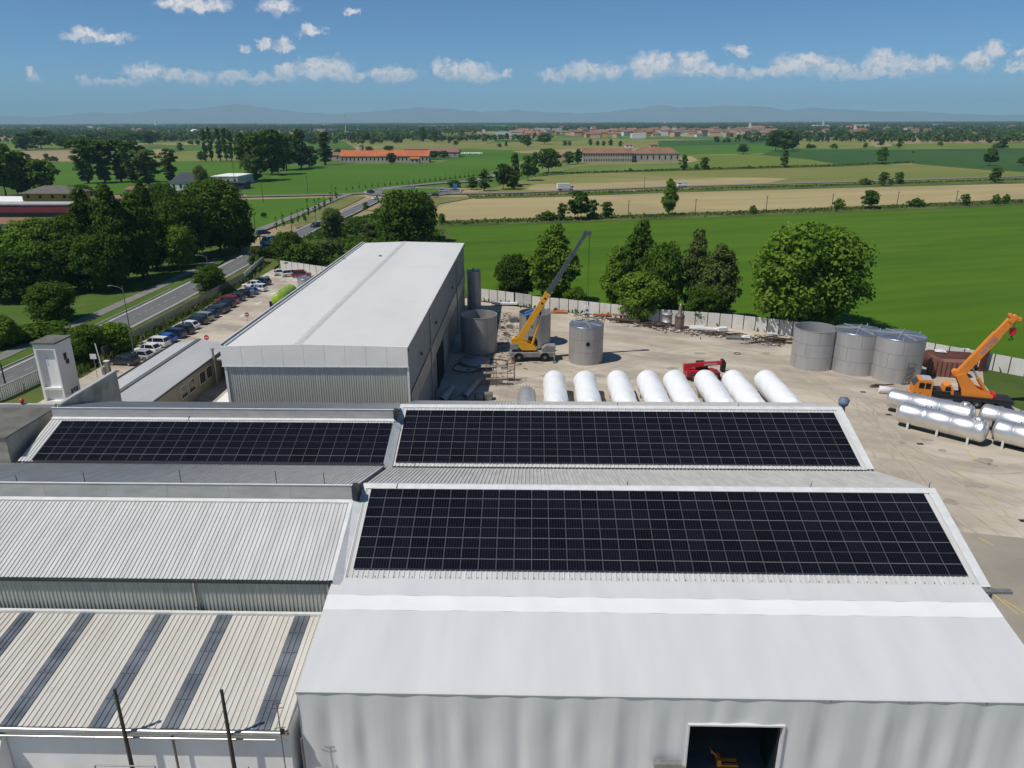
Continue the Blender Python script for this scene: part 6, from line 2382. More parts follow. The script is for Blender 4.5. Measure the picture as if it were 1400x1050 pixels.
pw = [tuple(p) for p in [Vector(q_) for q_ in xy((640, 408.5), (658, 411), (728, 421.5))]]
panel_wall('pale precast concrete wall with dark joints along the green field', [(-12.9, 152.2)] + xy((658, 411), (703, 417)), 2.5)
panel_wall('long precast concrete wall curving along the yard beside the green field', xy((727, 421.5), (790, 428), (850, 435), (885, 440), (1000, 448.5), (1064, 456), (1160, 470), (1256, 487.5), (1400, 515), (1520, 541)), 2.5)
panel_wall('low precast wall closing the car park behind the parked cars', [tuple(p) for p in xy((384, 368), (450, 378), (472, 381.5))], 2.2)
q0, q1 = P(704, 417.3), P(727, 421)
t = thing('yard_gate', 'grey sheet gate between two stretches of concrete wall', 'gate', ((q0.x + q1.x) / 2, (q0.y + q1.y) / 2, 0), math.atan2(q1.y - q0.y, q1.x - q0.x))
L_ = (q1 - q0).length
for s_ in (-1, 1):
    mb = MB()
    mb.box((0.03 * s_, -0.04, 0.1), (s_ * (L_ / 2 - 0.1), 0.04, 2.6))
    mb.build('gate_leaf', MT['parapet'], t)
# clutter between the hall and the yellow crane
for i, (u, v, a, lab) in enumerate(((692, 458, 20, 'low pallet with steel offcuts left of the yellow crane'), (686, 449, -15, 'pallet with bent plates near the tank behind the crane'), (674, 470, 35, 'pallet of flanges in front of the half shaded tank'), (697, 448, 5, 'small pallet beside the flat pallets'))):
    q = P(u, v)
    o = thing('loaded_pallet', lab, 'pallet', (q.x, q.y, 0), R(a))
    mb = MB()
    for k in range(5):
        mb.box((-.6, -.5 + .22 * k, .1), (.6, -.36 + .22 * k, .14))
    for k in (-.5, 0, .5):
        mb.box((k - .06, -.5, 0), (k + .06, .5, .098))
    mb.build('pallet_base', MT['wood'], o)
    mb = MB()
    rr = random.Random(i)
    for k in range(7):
        x, y = rr.uniform(-.4, .4), rr.uniform(-.35, .35)
        mb.beam((x - .35, y, .2 + .05 * k), (x + .35, y + rr.uniform(-.2, .2), .2 + .05 * k), .14, .05)
    mb.build('steel_offcuts', MT['galv'], o)
for (u, v, r_, lab) in ((668, 500, 1.5, 'thin hoop leaning in the hall shadow by the lid'), (640, 503, 2.3, 'dark hoop lying around the round lid')):
    ring('steel_hoop', lab, u, v, r_, .05, MT['black'])

# ------------------------------------------------------------------ trees
def leaf_mesh(name, centers, radii, per, leaf, seed, material, flat=0.55, squash=0.9, inner=0.35):
    g = np.random.default_rng(seed)
    cs = np.repeat(np.asarray(centers, float), per, axis=0)
    rs = np.repeat(np.asarray(radii, float), per)
    k = len(cs)
    d = g.normal(size=(k, 3))
    d /= np.linalg.norm(d, axis=1, keepdims=True)
    d[:, 2] = np.where(d[:, 2] < -0.35, -d[:, 2] * 0.6, d[:, 2])
    d /= np.linalg.norm(d, axis=1, keepdims=True)
    rad = rs * (inner + (1 - inner) * g.random(k) ** 0.35) * (1 + 0.12 * g.normal(size=k))
    p = cs + d * rad[:, None] * np.array([1, 1, squash])
    nrm = d * flat + g.normal(size=(k, 3)) * (1 - flat) * 0.75 + np.array([0, 0, 0.18])
    nrm /= np.linalg.norm(nrm, axis=1, keepdims=True)
    t = np.cross(nrm, g.normal(size=(k, 3)))
    t /= np.linalg.norm(t, axis=1, keepdims=True)
    b_ = np.cross(nrm, t)
    s = leaf * (0.65 + 0.7 * g.random(k))[:, None]
    v = np.stack([p - t * s * 0.62, p - b_ * s * 0.36 + nrm * s * 0.1, p + t * s * 0.62, p + b_ * s * 0.36 + nrm * s * 0.1], axis=1).reshape(-1, 3)
    me = bpy.data.meshes.new(name)
    me.vertices.add(len(v))
    me.vertices.foreach_set('co', v.ravel())
    me.loops.add(k * 4)
    me.loops.foreach_set('vertex_index', np.arange(k * 4))
    me.polygons.add(k)
    me.polygons.foreach_set('loop_start', np.arange(k) * 4)
    me.polygons.foreach_set('loop_total', np.full(k, 4))
    me.materials.append(material)
    me.update(calc_edges=True)
    return me


def clumps(kind, seed, n_, h, w):
    g = random.Random(seed)
    cs, rs = [], []
    lop = [(g.uniform(0, 6.28), g.uniform(0.08, 0.24)) for _ in range(3)]
    tries = 0
    while len(cs) < n_ and tries < 20000:
        tries += 1
        a = g.uniform(0, 2 * math.pi)
        z = g.random()
        if kind == 'round':
            e = math.sqrt(max(0.0, 1 - ((z - 0.47) / 0.55) ** 2))
            e = e ** 0.8
        elif kind == 'oval':
            e = (max(0.0, math.sin(math.pi * min(1, z ** 0.8))) ** 0.7) * (0.85 + 0.15 * math.sin(z * 13 + seed))
        elif kind == 'cone':
            e = (1 - z) ** 0.75 * 0.95 + 0.07
        elif kind == 'column':
            e = (max(0.0, math.sin(math.pi * (0.08 + 0.90 * z))) ** 0.5) * (0.9 + 0.1 * math.sin(z * 17 + seed))
        elif kind == 'vase':
            e = (0.28 + 0.85 * z ** 0.9) * (1 if z < 0.75 else max(0.0, 1 - ((z - 0.75) / 0.27) ** 2) ** 0.5)
        else:  # bush
            e = math.sqrt(max(0.0, 1 - z ** 2)) ** 0.8
        e *= 1 + sum(q * math.sin(a * (i + 1) + ph) for i, (ph, q) in enumerate(lop))
        r = e * (g.random() ** 0.45)
        base = {'round': 0.03, 'oval': 0.03, 'cone': 0.02, 'column': 0.03, 'vase': 0.02, 'bush': 0.0}[kind] * h
        rc = (0.17 if kind in ('round', 'oval', 'bush') else 0.13) * w * g.uniform(0.65, 1.2)
        if kind in ('column',):
            rc = 0.24 * w * g.uniform(0.7, 1.15)
        c = (r * (w / 2 - rc * 0.75) * math.cos(a), r * (w / 2 - rc * 0.75) * math.sin(a), base + rc * 0.6 + z * (h - base - rc * 1.35))
        if all((c[0] - q[0]) ** 2 + (c[1] - q[1]) ** 2 + (c[2] - q[2]) ** 2 > (0.62 * rc) ** 2 for q in cs):
            cs.append(c)
            rs.append(rc)
    return cs, rs


def trunk_mesh(h, w, r, cs, seed, kind):
    g = random.Random(seed)
    mb = MB()
    pts = [Vector((0, 0, -0.3))]
    top = 0.72 if kind in ('cone', 'column', 'oval') else 0.5
    for k in range(1, 6):
        pts.append(Vector((g.uniform(-1, 1) * 0.012 * h, g.uniform(-1, 1) * 0.012 * h, h * top * k / 5)))
    for k in range(5):
        mb.cyl(pts[k], pts[k + 1], r * (1 - 0.17 * k) * (1.25 if k == 0 else 1), r * (1 - 0.17 * (k + 1)), 8, cap=False)
    for c in g.sample(cs, min(9, len(cs))):
        c = Vector(c)
        z = min(h * top, max(h * 0.16, c.z * 0.62))
        s = Vector((0, 0, z))
        mid = s.lerp(c, 0.55) + Vector((0, 0, 0.04 * h))
        mb.cyl(s, mid, r * 0.42, r * 0.26, 6, cap=False)
        mb.cyl(mid, c, r * 0.26, r * 0.1, 6, cap=False)
    return mb.mesh('trunk', MT['bark'])


TREES = {}


def proto(key, kind, h, w, n_, per, leaf, seed, material, parts=True, flat=0.55):
    cs, rs = clumps(kind, seed, n_, h, w)
    cr_m = leaf_mesh('crown', cs, rs, per, leaf, seed, MT[material], flat)
    tr_m = trunk_mesh(h, w, max(0.06, 0.018 * h), cs, seed, kind)
    TREES[key] = (h, w, cr_m, tr_m, material)


proto('big', 'round', 14, 14, 150, 170, 0.50, 11, 'leaf_bright')
proto('oak1', 'round', 12, 12, 95, 130, 0.52, 12, 'leaf_mid')
proto('oak2', 'round', 12, 11, 90, 130, 0.52, 13, 'leaf_mid')
proto('oval1', 'oval', 14, 9, 95, 120, 0.48, 14, 'leaf_mid')
proto('oval2', 'oval', 14, 8.5, 85, 120, 0.46, 15, 'leaf_mid')
proto('oval3', 'oval', 14, 9, 80, 115, 0.48, 25, 'leaf_olive')
proto('cone1', 'cone', 14, 8, 90, 110, 0.42, 16, 'leaf_dark')
proto('col1', 'column', 16, 3.0, 42, 80, 0.46, 17, 'leaf_poplar')
proto('col2', 'column', 16, 3.4, 42, 80, 0.46, 18, 'leaf_poplar')
proto('vase1', 'vase', 15, 8, 75, 100, 0.55, 19, 'leaf_poplar')
proto('vase2', 'vase', 15, 7, 70, 100, 0.55, 20, 'leaf_olive')
proto('bush1', 'bush', 3, 4.5, 36, 80, 0.26, 21, 'leaf_mid')
proto('bush2', 'bush', 3, 3.6, 30, 80, 0.26, 22, 'leaf_olive')
proto('young', 'oval', 5, 2.0, 18, 40, 0.26, 23, 'leaf_mid')
proto('far1', 'round', 12, 11, 40, 40, 1.1, 31, 'leaf_mid')
proto('far2', 'round', 12, 10, 36, 40, 1.1, 32, 'leaf_mid')
proto('far3', 'oval', 14, 8, 36, 40, 1.05, 33, 'leaf_mid')
proto('farcol', 'column', 16, 4.0, 30, 34, 1.0, 34, 'leaf_poplar')
proto('farbush', 'bush', 4, 6, 22, 36, 0.7, 35, 'leaf_mid')
TCOUNT = [0]


def tree(key, u, vb, vt, wpx, label, mtl=None, name='tree', cat='tree', group=None, Y=None):
    h0, w0, cm, tm, dm = TREES[key]
    p = P(u, vb) if Y is None else PY(u, vb, Y)
    p = Vector((p.x, p.y, 0))
    h = PY(u, vt, p.y).z
    w = abs(PY(u + wpx / 2, vb, p.y).x - PY(u - wpx / 2, vb, p.y).x)
    TCOUNT[0] += 1
    t = thing(name, label, cat, (p.x, p.y, -0.1), (TCOUNT[0] * 2.399) % 6.283, group)
    t.scale = (w / w0, w / w0, h / h0)
    c = bpy.data.objects.new('crown', cm)
    COL.objects.link(c)
    c.parent = t
    if mtl and mtl != dm:
        c.material_slots[0].link = 'OBJECT'
        c.material_slots[0].material = MT[mtl]
    k = bpy.data.objects.new('trunk', tm)
    COL.objects.link(k)
    k.parent = t
    return t


# trees behind the yard wall
tree('big', 1092, 448, 306, 152, 'huge round bright green tree behind the three steel tanks', 'leaf_bright')
tree('oak2', 703, 409, 347, 52, 'dark rounded tree behind the wall left of the crane boom', 'leaf_dark')
tree('oval1', 759, 414, 305, 74, 'tall bright leafy tree directly behind the dark crane boom', 'leaf_bright')
tree('bush1', 788, 424, 391, 36, 'small light green bush behind the wall right of the boom', 'leaf_bright', 'bush', 'bush')
tree('oval2', 842, 424, 336, 52, 'light green tree, leftmost of the dense group behind the wall', 'leaf_bright')
tree('oval1', 874, 424, 299, 64, 'tallest tree of the dense group behind the wall', 'leaf_mid')
tree('oak1', 906, 430, 331, 62, 'rounded tree right of the tallest one in the dense group', 'leaf_mid')
tree('oak2', 872, 436, 372, 72, 'low leafy tree in front of the tallest one, touching the wall', 'leaf_bright')
tree('oval3', 948, 430, 309, 50, 'sparse olive tree left of the pointed olive tree behind the wall')
tree('oval2', 978, 437, 334, 66, 'olive tree with pointed crown between dense group and huge tree', 'leaf_olive')
tree('oak1', 958, 440, 388, 56, 'low green tree in front of the olive trees by the wall', 'leaf_mid')
# copse and hedges behind the hall
tree('oak1', 557, 352, 260, 82, 'large dark tree rising behind the far end of the hall', 'leaf_dark')
tree('oak2', 578, 330, 262, 40, 'slim dark tree at the right of the large one behind the hall', 'leaf_dark')
tree('oak2', 456, 326, 284, 32, 'narrow dark tree on the scrub between road and hall', 'leaf_olive')
tree('oak1', 398, 358, 316, 44, 'dark bush-like tree beside the road left of the scrub', 'leaf_mid')
tree('bush1', 414, 366, 332, 58, 'wide dark bush at the end of the car park wall', 'leaf_dark', 'bush', 'bush')
tree('bush2', 432, 352, 334, 36, 'olive bush in the scrub beyond the car park wall', None, 'bush', 'bush')
tree('bush1', 486, 318, 296, 40, 'green bush in the scrub right of the narrow dark tree', 'leaf_mid', 'bush', 'bush')
tree('bush2', 508, 326, 304, 36, 'olive bush in the scrub, next to the large dark tree', None, 'bush', 'bush')
tree('bush1', 450, 346, 326, 46, 'low leafy bush in the middle of the scrub', 'leaf_olive', 'bush', 'bush')
tree('bush1', 520, 300, 284, 30, 'low bush on the slope below the roundabout road', 'leaf_mid', 'bush', 'bush')
tree('bush2', 500, 286, 276, 9, 'tiny bush on the dry verge by the roundabout road', None, 'bush', 'bush')
tree('bush1', 604, 304, 291, 12, 'small clipped bush at the left edge of the ripe field', 'leaf_bright', 'bush', 'bush')
tree('bush2', 352, 360, 336, 26, 'thin shrub at the bend of the car park fence', None, 'bush', 'bush')
tree('bush1', 372, 352, 336, 30, 'shrub between car park fence and road bend', 'leaf_dark', 'bush', 'bush')
# roadside and park, left
tree('oak2', 288, 400, 362, 44, 'lone leafy bush-tree standing on the verge beside the road', 'leaf_mid')
tree('oak1', 120, 488, 444, 50, 'rounded tree directly right of the white tower', 'leaf_mid')
tree('oak2', 158, 480, 440, 52, 'leafy tree between white tower and first parked cars', 'leaf_bright')
tree('oak2', 108, 500, 466, 34, 'low dark shrub at the gate right of the white tower', 'leaf_dark', 'bush', 'bush')
tree('oak1', 72, 440, 386, 66, 'small round park tree with lawn on its right', 'leaf_mid')
tree('oak2', 4, 474, 430, 46, 'park tree cut by the left frame edge near the pavement', 'leaf_bright')
tree('bush1', 48, 462, 444, 96, 'clipped dark hedge block along the pavement', 'leaf_dark', 'hedge', 'hedge')
tree('oak2', 18, 410, 340, 76, 'broad dark tree at the left frame edge above the lawn', 'leaf_mid')
tree('oak1', 60, 402, 330, 78, 'wide green tree in the park behind the small round one', 'leaf_mid')
tree('oval2', 108, 396, 322, 66, 'dense tree in the middle of the dark park cluster', 'leaf_dark')
tree('cone1', 131, 386, 256, 62, 'dark conical tree, the highest point at the left of the park cluster', 'leaf_dark')
tree('oval1', 165, 388, 252, 72, 'tall dark tree beside the conical one in the park', 'leaf_dark')
tree('oval1', 196, 380, 262, 74, 'dense dark tree overhanging the road shadow', 'leaf_dark')
tree('oak1', 148, 396, 318, 70, 'lower mid green tree at the front of the park cluster', 'leaf_mid')
tree('oval2', 214, 368, 284, 60, 'dark tree between the park cluster and road', 'leaf_dark')
tree('oak1', 256, 356, 268, 72, 'broad green tree over the road, left of the largest roadside tree', 'leaf_mid')
tree('big', 302, 344, 244, 92, 'largest rounded roadside tree above the road bend', 'leaf_mid')
tree('oak2', 250, 366, 308, 46, 'lit yellow green tree low at the road edge', 'leaf_bright')
tree('oak2', 328, 342, 288, 42, 'dark tree at the right end of the roadside group', 'leaf_dark')
tree('oak1', 238, 352, 252, 44, 'dark tree top behind the roadside group', 'leaf_dark')
tree('oval2', 207, 350, 246, 36, 'slender tree behind the park cluster near red roofs', 'leaf_dark')
tree('oak2', 50, 365, 298, 76, 'feathery light green tree before the red fascia shop', 'leaf_bright')
tree('oak1', 98, 362, 294, 68, 'green tree right of the feathery one before the shop', 'leaf_mid')
tree('oak2', 8, 360, 312, 44, 'tree at the left frame edge below the brown roof', 'leaf_mid')
tree('oak2', 276, 262, 226, 22, 'brownish tree between dark roof house and white flat building', 'leaf_olive')
tree('oval2', 277, 292, 264, 24, 'small tree in front of the white flat building', 'leaf_mid')
tree('oak1', 222, 286, 250, 32, 'tree in front of the dark roof house', 'leaf_mid')
tree('bush1', 262, 290, 268, 34, 'garden shrub below the dark roof house', 'leaf_mid', 'bush', 'bush')
tree('bush1', 110, 266, 252, 44, 'low hedge shrub right of the yellow house', 'leaf_dark', 'bush', 'bush')
tree('bush1', 360, 296, 290, 10, 'small dark bush at the green field corner', 'leaf_dark', 'bush', 'bush')
# grove and poplars in the left middle distance
for (k, u, vb, vt, w, m_, lab) in (
        ('far1', 8, 268, 196, 56, 'leaf_mid', 'large tree in the grove behind the yellow house, at the frame edge'), ('far2', 30, 266, 208, 52, 'leaf_dark', 'dark tree in the grove behind the yellow house'),
        ('far1', 58, 266, 218, 46, 'leaf_mid', 'lighter tree at the right end of the grove behind the yellow house'), ('far3', 40, 225, 210, 12, 'leaf_olive', 'small brownish tree behind the grove'),
        ('vase1', 121, 250, 189, 42, 'leaf_mid', 'first poplar of the tall vase-shaped row on the green field'), ('vase1', 144, 249, 191, 38, 'leaf_mid', 'second poplar of the vase-shaped row'),
        ('vase1', 166, 248, 190, 38, 'leaf_poplar', 'third poplar of the vase-shaped row'), ('vase1', 186, 249, 192, 38, 'leaf_mid', 'fourth poplar of the vase-shaped row'),
        ('vase2', 204, 252, 204, 46, 'leaf_olive', 'silvery willow at the right end of the vase-shaped poplars'), ('vase2', 233, 248, 203, 28, 'leaf_olive', 'thin twin-stemmed poplar standing apart on the field'),
        ('farcol', 282, 220, 176, 8, 'leaf_poplar', 'leftmost slim column poplar before the big grove'), ('farcol', 289.5, 220, 173, 9, 'leaf_poplar', 'second slim column poplar before the big grove'),
        ('farcol', 301.5, 220, 174, 10, 'leaf_poplar', 'third slim column poplar before the big grove'), ('farcol', 310, 220, 174, 9, 'leaf_poplar', 'fourth slim column poplar before the big grove'),
        ('farcol', 317, 221, 177, 8, 'leaf_poplar', 'fifth slim column poplar before the big grove'), ('far3', 331, 222, 180, 24, 'leaf_poplar', 'pale poplar at the left edge of the big grove'),
        ('far1', 352, 246, 183, 46, 'leaf_dark', 'dark broad tree at the front left of the big grove'), ('far2', 372, 238, 178, 46, 'leaf_dark', 'domed dark tree in the middle of the big grove'),
        ('far1', 392, 232, 184, 44, 'leaf_dark', 'dark tree right of the domed one in the grove'), ('far3', 412, 230, 176, 30, 'leaf_dark', 'tall dark tree at the right end of the big grove'),
        ('far2', 346, 248, 212, 30, 'leaf_mid', 'low tree at the grove foot facing the green field'), ('farcol', 445, 225, 179, 20, 'leaf_dark', 'dark column tree standing alone left of the orange farm'),
        ('far2', 424, 228, 200, 26, 'leaf_dark', 'low dark tree between grove and column tree'), ('farbush', 275, 220, 206, 12, 'leaf_mid', 'bush at the foot of the slim column poplars'),
        ('far2', 247, 206, 195, 9, 'leaf_mid', 'small lone tree on the meadow left of the column poplars'),
        ('far2', 64, 220, 210, 9, 'leaf_olive', 'left reddish bush on the pale stubble field'), ('farbush', 72, 221, 213, 12, 'leaf_olive', 'middle dark bush on the pale stubble field'), ('far2', 98, 219, 212, 9, 'leaf_olive', 'right reddish bush on the pale stubble field'),
        ('far1', 57, 203, 177, 40, 'leaf_mid', 'large tree clump top left beyond the stubble field'), ('far2', 36, 205, 182, 30, 'leaf_mid', 'tree clump left of the large one beyond the stubble field'),
        ('far1', 85, 203, 184, 20, 'leaf_mid', 'tree right of the large clump beyond the stubble field'), ('farcol', 93, 203, 195, 5, 'leaf_dark', 'small dark cypress on the brown field edge'), ('far2', 103, 203, 190, 11, 'leaf_mid', 'small tree right of the cypress'),
        ('far1', 128, 196, 183, 30, 'leaf_dark', 'left end of the dark tree belt over the poplars'), ('far2', 150, 194, 181, 34, 'leaf_dark', 'left middle of the dark tree belt over the poplars'),
        ('far1', 176, 194, 181, 34, 'leaf_dark', 'right middle of the dark tree belt over the poplars'), ('far2', 205, 197, 180, 26, 'leaf_dark', 'right end of the dark tree belt over the poplars')):
    tree(k, u, vb, vt, w, lab, m_, group='trees of the left plain')
# hedgerow from the roundabout towards the old farmstead
for (k, u, vb, vt, w, m_, lab) in (
        ('far1', 622, 259, 246, 20, 'leaf_dark', 'low dark tree at the left start of the hedgerow by the roundabout'), ('far2', 645, 258, 242, 18, 'leaf_mid', 'tree in the hedgerow right of the low dark one'),
        ('far3', 662, 260, 230, 22, 'leaf_mid', 'tall tree in the hedgerow above the country road'), ('far1', 688, 258, 224, 26, 'leaf_dark', 'dark tree in the middle of the hedgerow'),
        ('far3', 704, 252, 208, 20, 'leaf_dark', 'pointed tree in the hedgerow with poles beside it'), ('far2', 703, 258, 234, 24, 'leaf_mid', 'front tree of the hedgerow at the ripe strip'),
        ('far1', 722, 246, 213, 26, 'leaf_mid', 'rounded tree in the hedgerow left of the biggest one'), ('far3', 731, 240, 207, 16, 'leaf_dark', 'slim dark tree of the hedgerow'),
        ('far1', 750, 235, 203, 34, 'leaf_dark', 'biggest dark tree at the right end of the hedgerow'), ('far2', 777, 224, 207, 18, 'leaf_mid', 'tree beside the track to the old farmstead'),
        ('far3', 790, 223, 203, 15, 'leaf_dark', 'dark tree at the left gable of the old farmstead')):
    tree(k, u, vb, vt, w, lab, m_, group='hedgerow trees')
# field trees on the right
for (k, u, vb, vt, w, m_, lab) in (
        ('far1', 790, 299, 261, 34, 'leaf_dark', 'broad dark tree of the clump on the ripe field edge'), ('far2', 768, 300, 278, 18, 'leaf_dark', 'small dark tree left in the clump on the ripe field edge'),
        ('far2', 810, 299, 273, 20, 'leaf_mid', 'tree right in the clump on the ripe field edge'), ('far2', 829, 297, 276, 20, 'leaf_mid', 'round shrub-tree right of the clump on the ripe field edge'),
        ('farbush', 746, 300, 288, 26, 'leaf_mid', 'wide low shrub left of the clump on the ripe field edge'),
        ('oval2', 914, 293, 244, 25, 'leaf_bright', 'pointed bright tree alone on the ripe field edge'), ('farbush', 1029, 291, 280, 12, 'leaf_mid', 'small round bush next to a field pole'),
        ('farbush', 1146, 285, 271, 18, 'leaf_bright', 'rounded bush beside a pole at the field edge'), ('far1', 1188, 284, 260, 28, 'leaf_mid', 'lopsided tree on the field edge right of the rounded bush'),
        ('farbush', 1250, 282, 270, 21, 'leaf_mid', 'twin bush on the field edge'), ('far2', 1319, 280, 265, 16, 'leaf_mid', 'small tree on the field edge before the dark strip of wheat'),
        ('farbush', 1361, 278, 265, 13, 'leaf_mid', 'left of the paired bushes at the right field edge'), ('farbush', 1374, 278, 265, 12, 'leaf_dark', 'right of the paired bushes at the right field edge'),
        ('far3', 935, 232, 211, 14, 'leaf_dark', 'upright dark tree at the right corner of the old farmstead'), ('farbush', 952, 232, 224, 9, 'leaf_mid', 'small bush between upright and round tree on the meadow'),
        ('far2', 963.5, 231, 215, 14, 'leaf_dark', 'round dark tree on the meadow near the farmstead'), ('farbush', 862, 234, 229, 5, 'leaf_mid', 'tiny bush on the meadow ditch below the farmstead'),
        ('far1', 1016, 210, 197, 18, 'leaf_mid', 'pale round tree on the bright field before the village'), ('farbush', 1025, 230, 226, 7, 'leaf_mid', 'tiny bush on the meadow ditch'),
        ('far3', 1072, 228, 204, 15, 'leaf_mid', 'upright tree on the ditch line of the right meadow'), ('far1', 1206, 224, 201, 17, 'leaf_mid', 'leaning tree on the deep green field'),
        ('farbush', 1184, 252, 243, 18, 'leaf_olive', 'sparse bush by the country road'), ('far2', 1207, 253, 235, 16, 'leaf_mid', 'left round tree by the country road'), ('far2', 1229, 251, 235, 15, 'leaf_mid', 'right round tree by the country road'), ('farbush', 1218, 252, 244, 8, 'leaf_mid', 'low bush between the two round road trees'),
        ('far2', 1361, 249, 229, 19, 'leaf_mid', 'grey green tree by the country road near the right edge'), ('far1', 1352, 226, 203, 21, 'leaf_dark', 'round dark tree on the deep green field at right'),
        ('far1', 1399, 226, 214, 16, 'leaf_mid', 'tree at the right frame edge on the deep green field'), ('far2', 1371, 203, 190, 16, 'leaf_dark', 'dark bushy tree on the field strips at right'), ('farbush', 1362, 203, 196, 12, 'leaf_mid', 'low bush left of the dark bushy tree'),
        ('far1', 1060, 206, 178, 26, 'leaf_dark', 'left tree of the dense copse before the village edge'), ('far2', 1074, 206, 178, 30, 'leaf_dark', 'middle tree of the dense copse before the village edge'), ('far1', 1084, 204, 182, 18, 'leaf_dark', 'right tree of the dense copse before the village edge'),
        ('farbush', 1105, 203, 196, 8, 'leaf_dark', 'left of two bush pairs on the strip field'), ('farbush', 1112, 203, 197, 7, 'leaf_dark', 'second bush of the left pair on the strip field'), ('farbush', 1139, 203, 196, 11, 'leaf_dark', 'long dark bush on the strip field'),
        ('farbush', 1183, 202, 195, 7, 'leaf_dark', 'single small bush on the strip field'), ('far2', 1204, 199, 188, 10, 'leaf_dark', 'forked tree on the strip field'), ('far3', 1229, 202, 186, 11, 'leaf_mid', 'upright tree at the right of the strip field'),
        ('farbush', 1249, 209, 206, 4, 'leaf_dark', 'tiny bush on the sandy track'), ('farbush', 1285, 199, 193, 9, 'leaf_mid', 'low bush on the dark strip field'), ('farbush', 990, 195, 190, 6, 'leaf_dark', 'tiny bush on the field before the village'),
        ('far3', 722, 200, 184, 14, 'leaf_mid', 'forked tree on the meadow left of the farmstead'), ('far1', 745, 197, 182, 22, 'leaf_mid', 'dense tree clump on the meadow left of the farmstead'), ('far2', 716, 196, 186, 14, 'leaf_mid', 'low tree beside the forked tree'),
        ('far2', 772, 199, 192, 8, 'leaf_mid', 'left small tree on the meadow behind the farmstead'), ('far2', 779, 199, 193, 6, 'leaf_mid', 'right small tree on the meadow behind the farmstead'), ('far2', 807, 199, 190, 7, 'leaf_mid', 'reddish small tree behind the farmstead roof'),
        ('far3', 817, 199, 192, 7, 'leaf_mid', 'small tree behind the farmstead roof, second from left'), ('far3', 825, 199, 192, 7, 'leaf_mid', 'small tree behind the farmstead roof, third from left'), ('far3', 835, 199, 190, 8, 'leaf_dark', 'small tree behind the farmstead roof, fourth from left'), ('far3', 848, 200, 192, 8, 'leaf_mid', 'small tree behind the farmstead roof, fifth from left'),
        ('far2', 683, 201, 196, 8, 'leaf_dark', 'small dark bush on the strip left of the meadow trees'), ('far3', 692, 200, 193, 6, 'leaf_mid', 'small upright tree on the strip left of the meadow'),
        ('far2', 517, 194, 187, 8, 'leaf_dark', 'round dark tree on the pale field behind the orange farm'), ('far1', 500, 194, 180, 14, 'leaf_mid', 'tree behind the silo of the orange farm'), ('far2', 535, 193, 184, 10, 'leaf_mid', 'tree right of the round dark one behind the orange farm'), ('far2', 543, 195, 186, 10, 'leaf_dark', 'dark tree behind the orange farm roof middle'),
        ('far1', 578, 193, 174, 14, 'leaf_mid', 'tall tree behind the orange farm right half'), ('far2', 595, 195, 176, 10, 'leaf_dark', 'dark upright tree behind the orange farm right end'), ('far3', 614, 196, 188, 5, 'leaf_mid', 'thin tree right of the orange farm'), ('far2', 623, 198, 192, 9, 'leaf_dark', 'small bush-tree right of the orange farm'),
        ('far1', 463, 218, 203, 14, 'leaf_mid', 'tree at the left end of the orange farm'), ('far2', 535, 223, 209, 17, 'leaf_dark', 'rounded dark tree before the orange farm'), ('far1', 592, 217, 206, 20, 'leaf_dark', 'left tree of the clump before the orange farm end'), ('far2', 607, 215, 206, 18, 'leaf_dark', 'right tree of the clump before the orange farm end'),
        ('far2', 504, 207, 200, 14, 'leaf_mid', 'bushy tree over the orange roof near the silo'), ('far2', 532, 206, 199, 18, 'leaf_mid', 'bushy tree over the middle of the orange roof')):
    tree(k, u, vb, vt, w, lab, m_, group='trees of the open fields')
# young street trees
sx = [398, 443, 490, 538, 585, 630, 680, 720, 770, 808, 852, 893, 935, 975, 1012, 1052, 1087, 1123, 1160, 1197, 1232, 1268, 1298, 1330]
for i, q in enumerate(sx):
    f = i / (len(sx) - 1)
    vb = 160 + (538 - 98 * f ** 0.9) / 5.385
    hh = 5.2 + 1.6 * ((i * 7) % 5) / 4
    tree('young', 400 + q / 5.385, vb, vb - hh * 1.1, 3.2 + (i * 3) % 3 * 0.8, 'young street tree in the row above the roundabout, %s from left' % nth(i + 1), 'leaf_mid', 'street_tree', group='young trees above the roundabout')
for i, (u, vb, vt) in enumerate(((400, 307, 290), (408, 304, 286), (415, 300, 284), (422, 296, 271), (431, 292, 272), (437, 288, 270), (444, 284, 266), (452, 277, 262), (460, 272, 255), (378, 313, 296), (388, 310, 293), (418, 303, 289))):
    tree('young', u, vb, vt, 5.5, 'slim young tree along the footpath by the green field, %s planted' % nth(i + 1), 'leaf_mid', 'street_tree', group='young trees along the footpath')

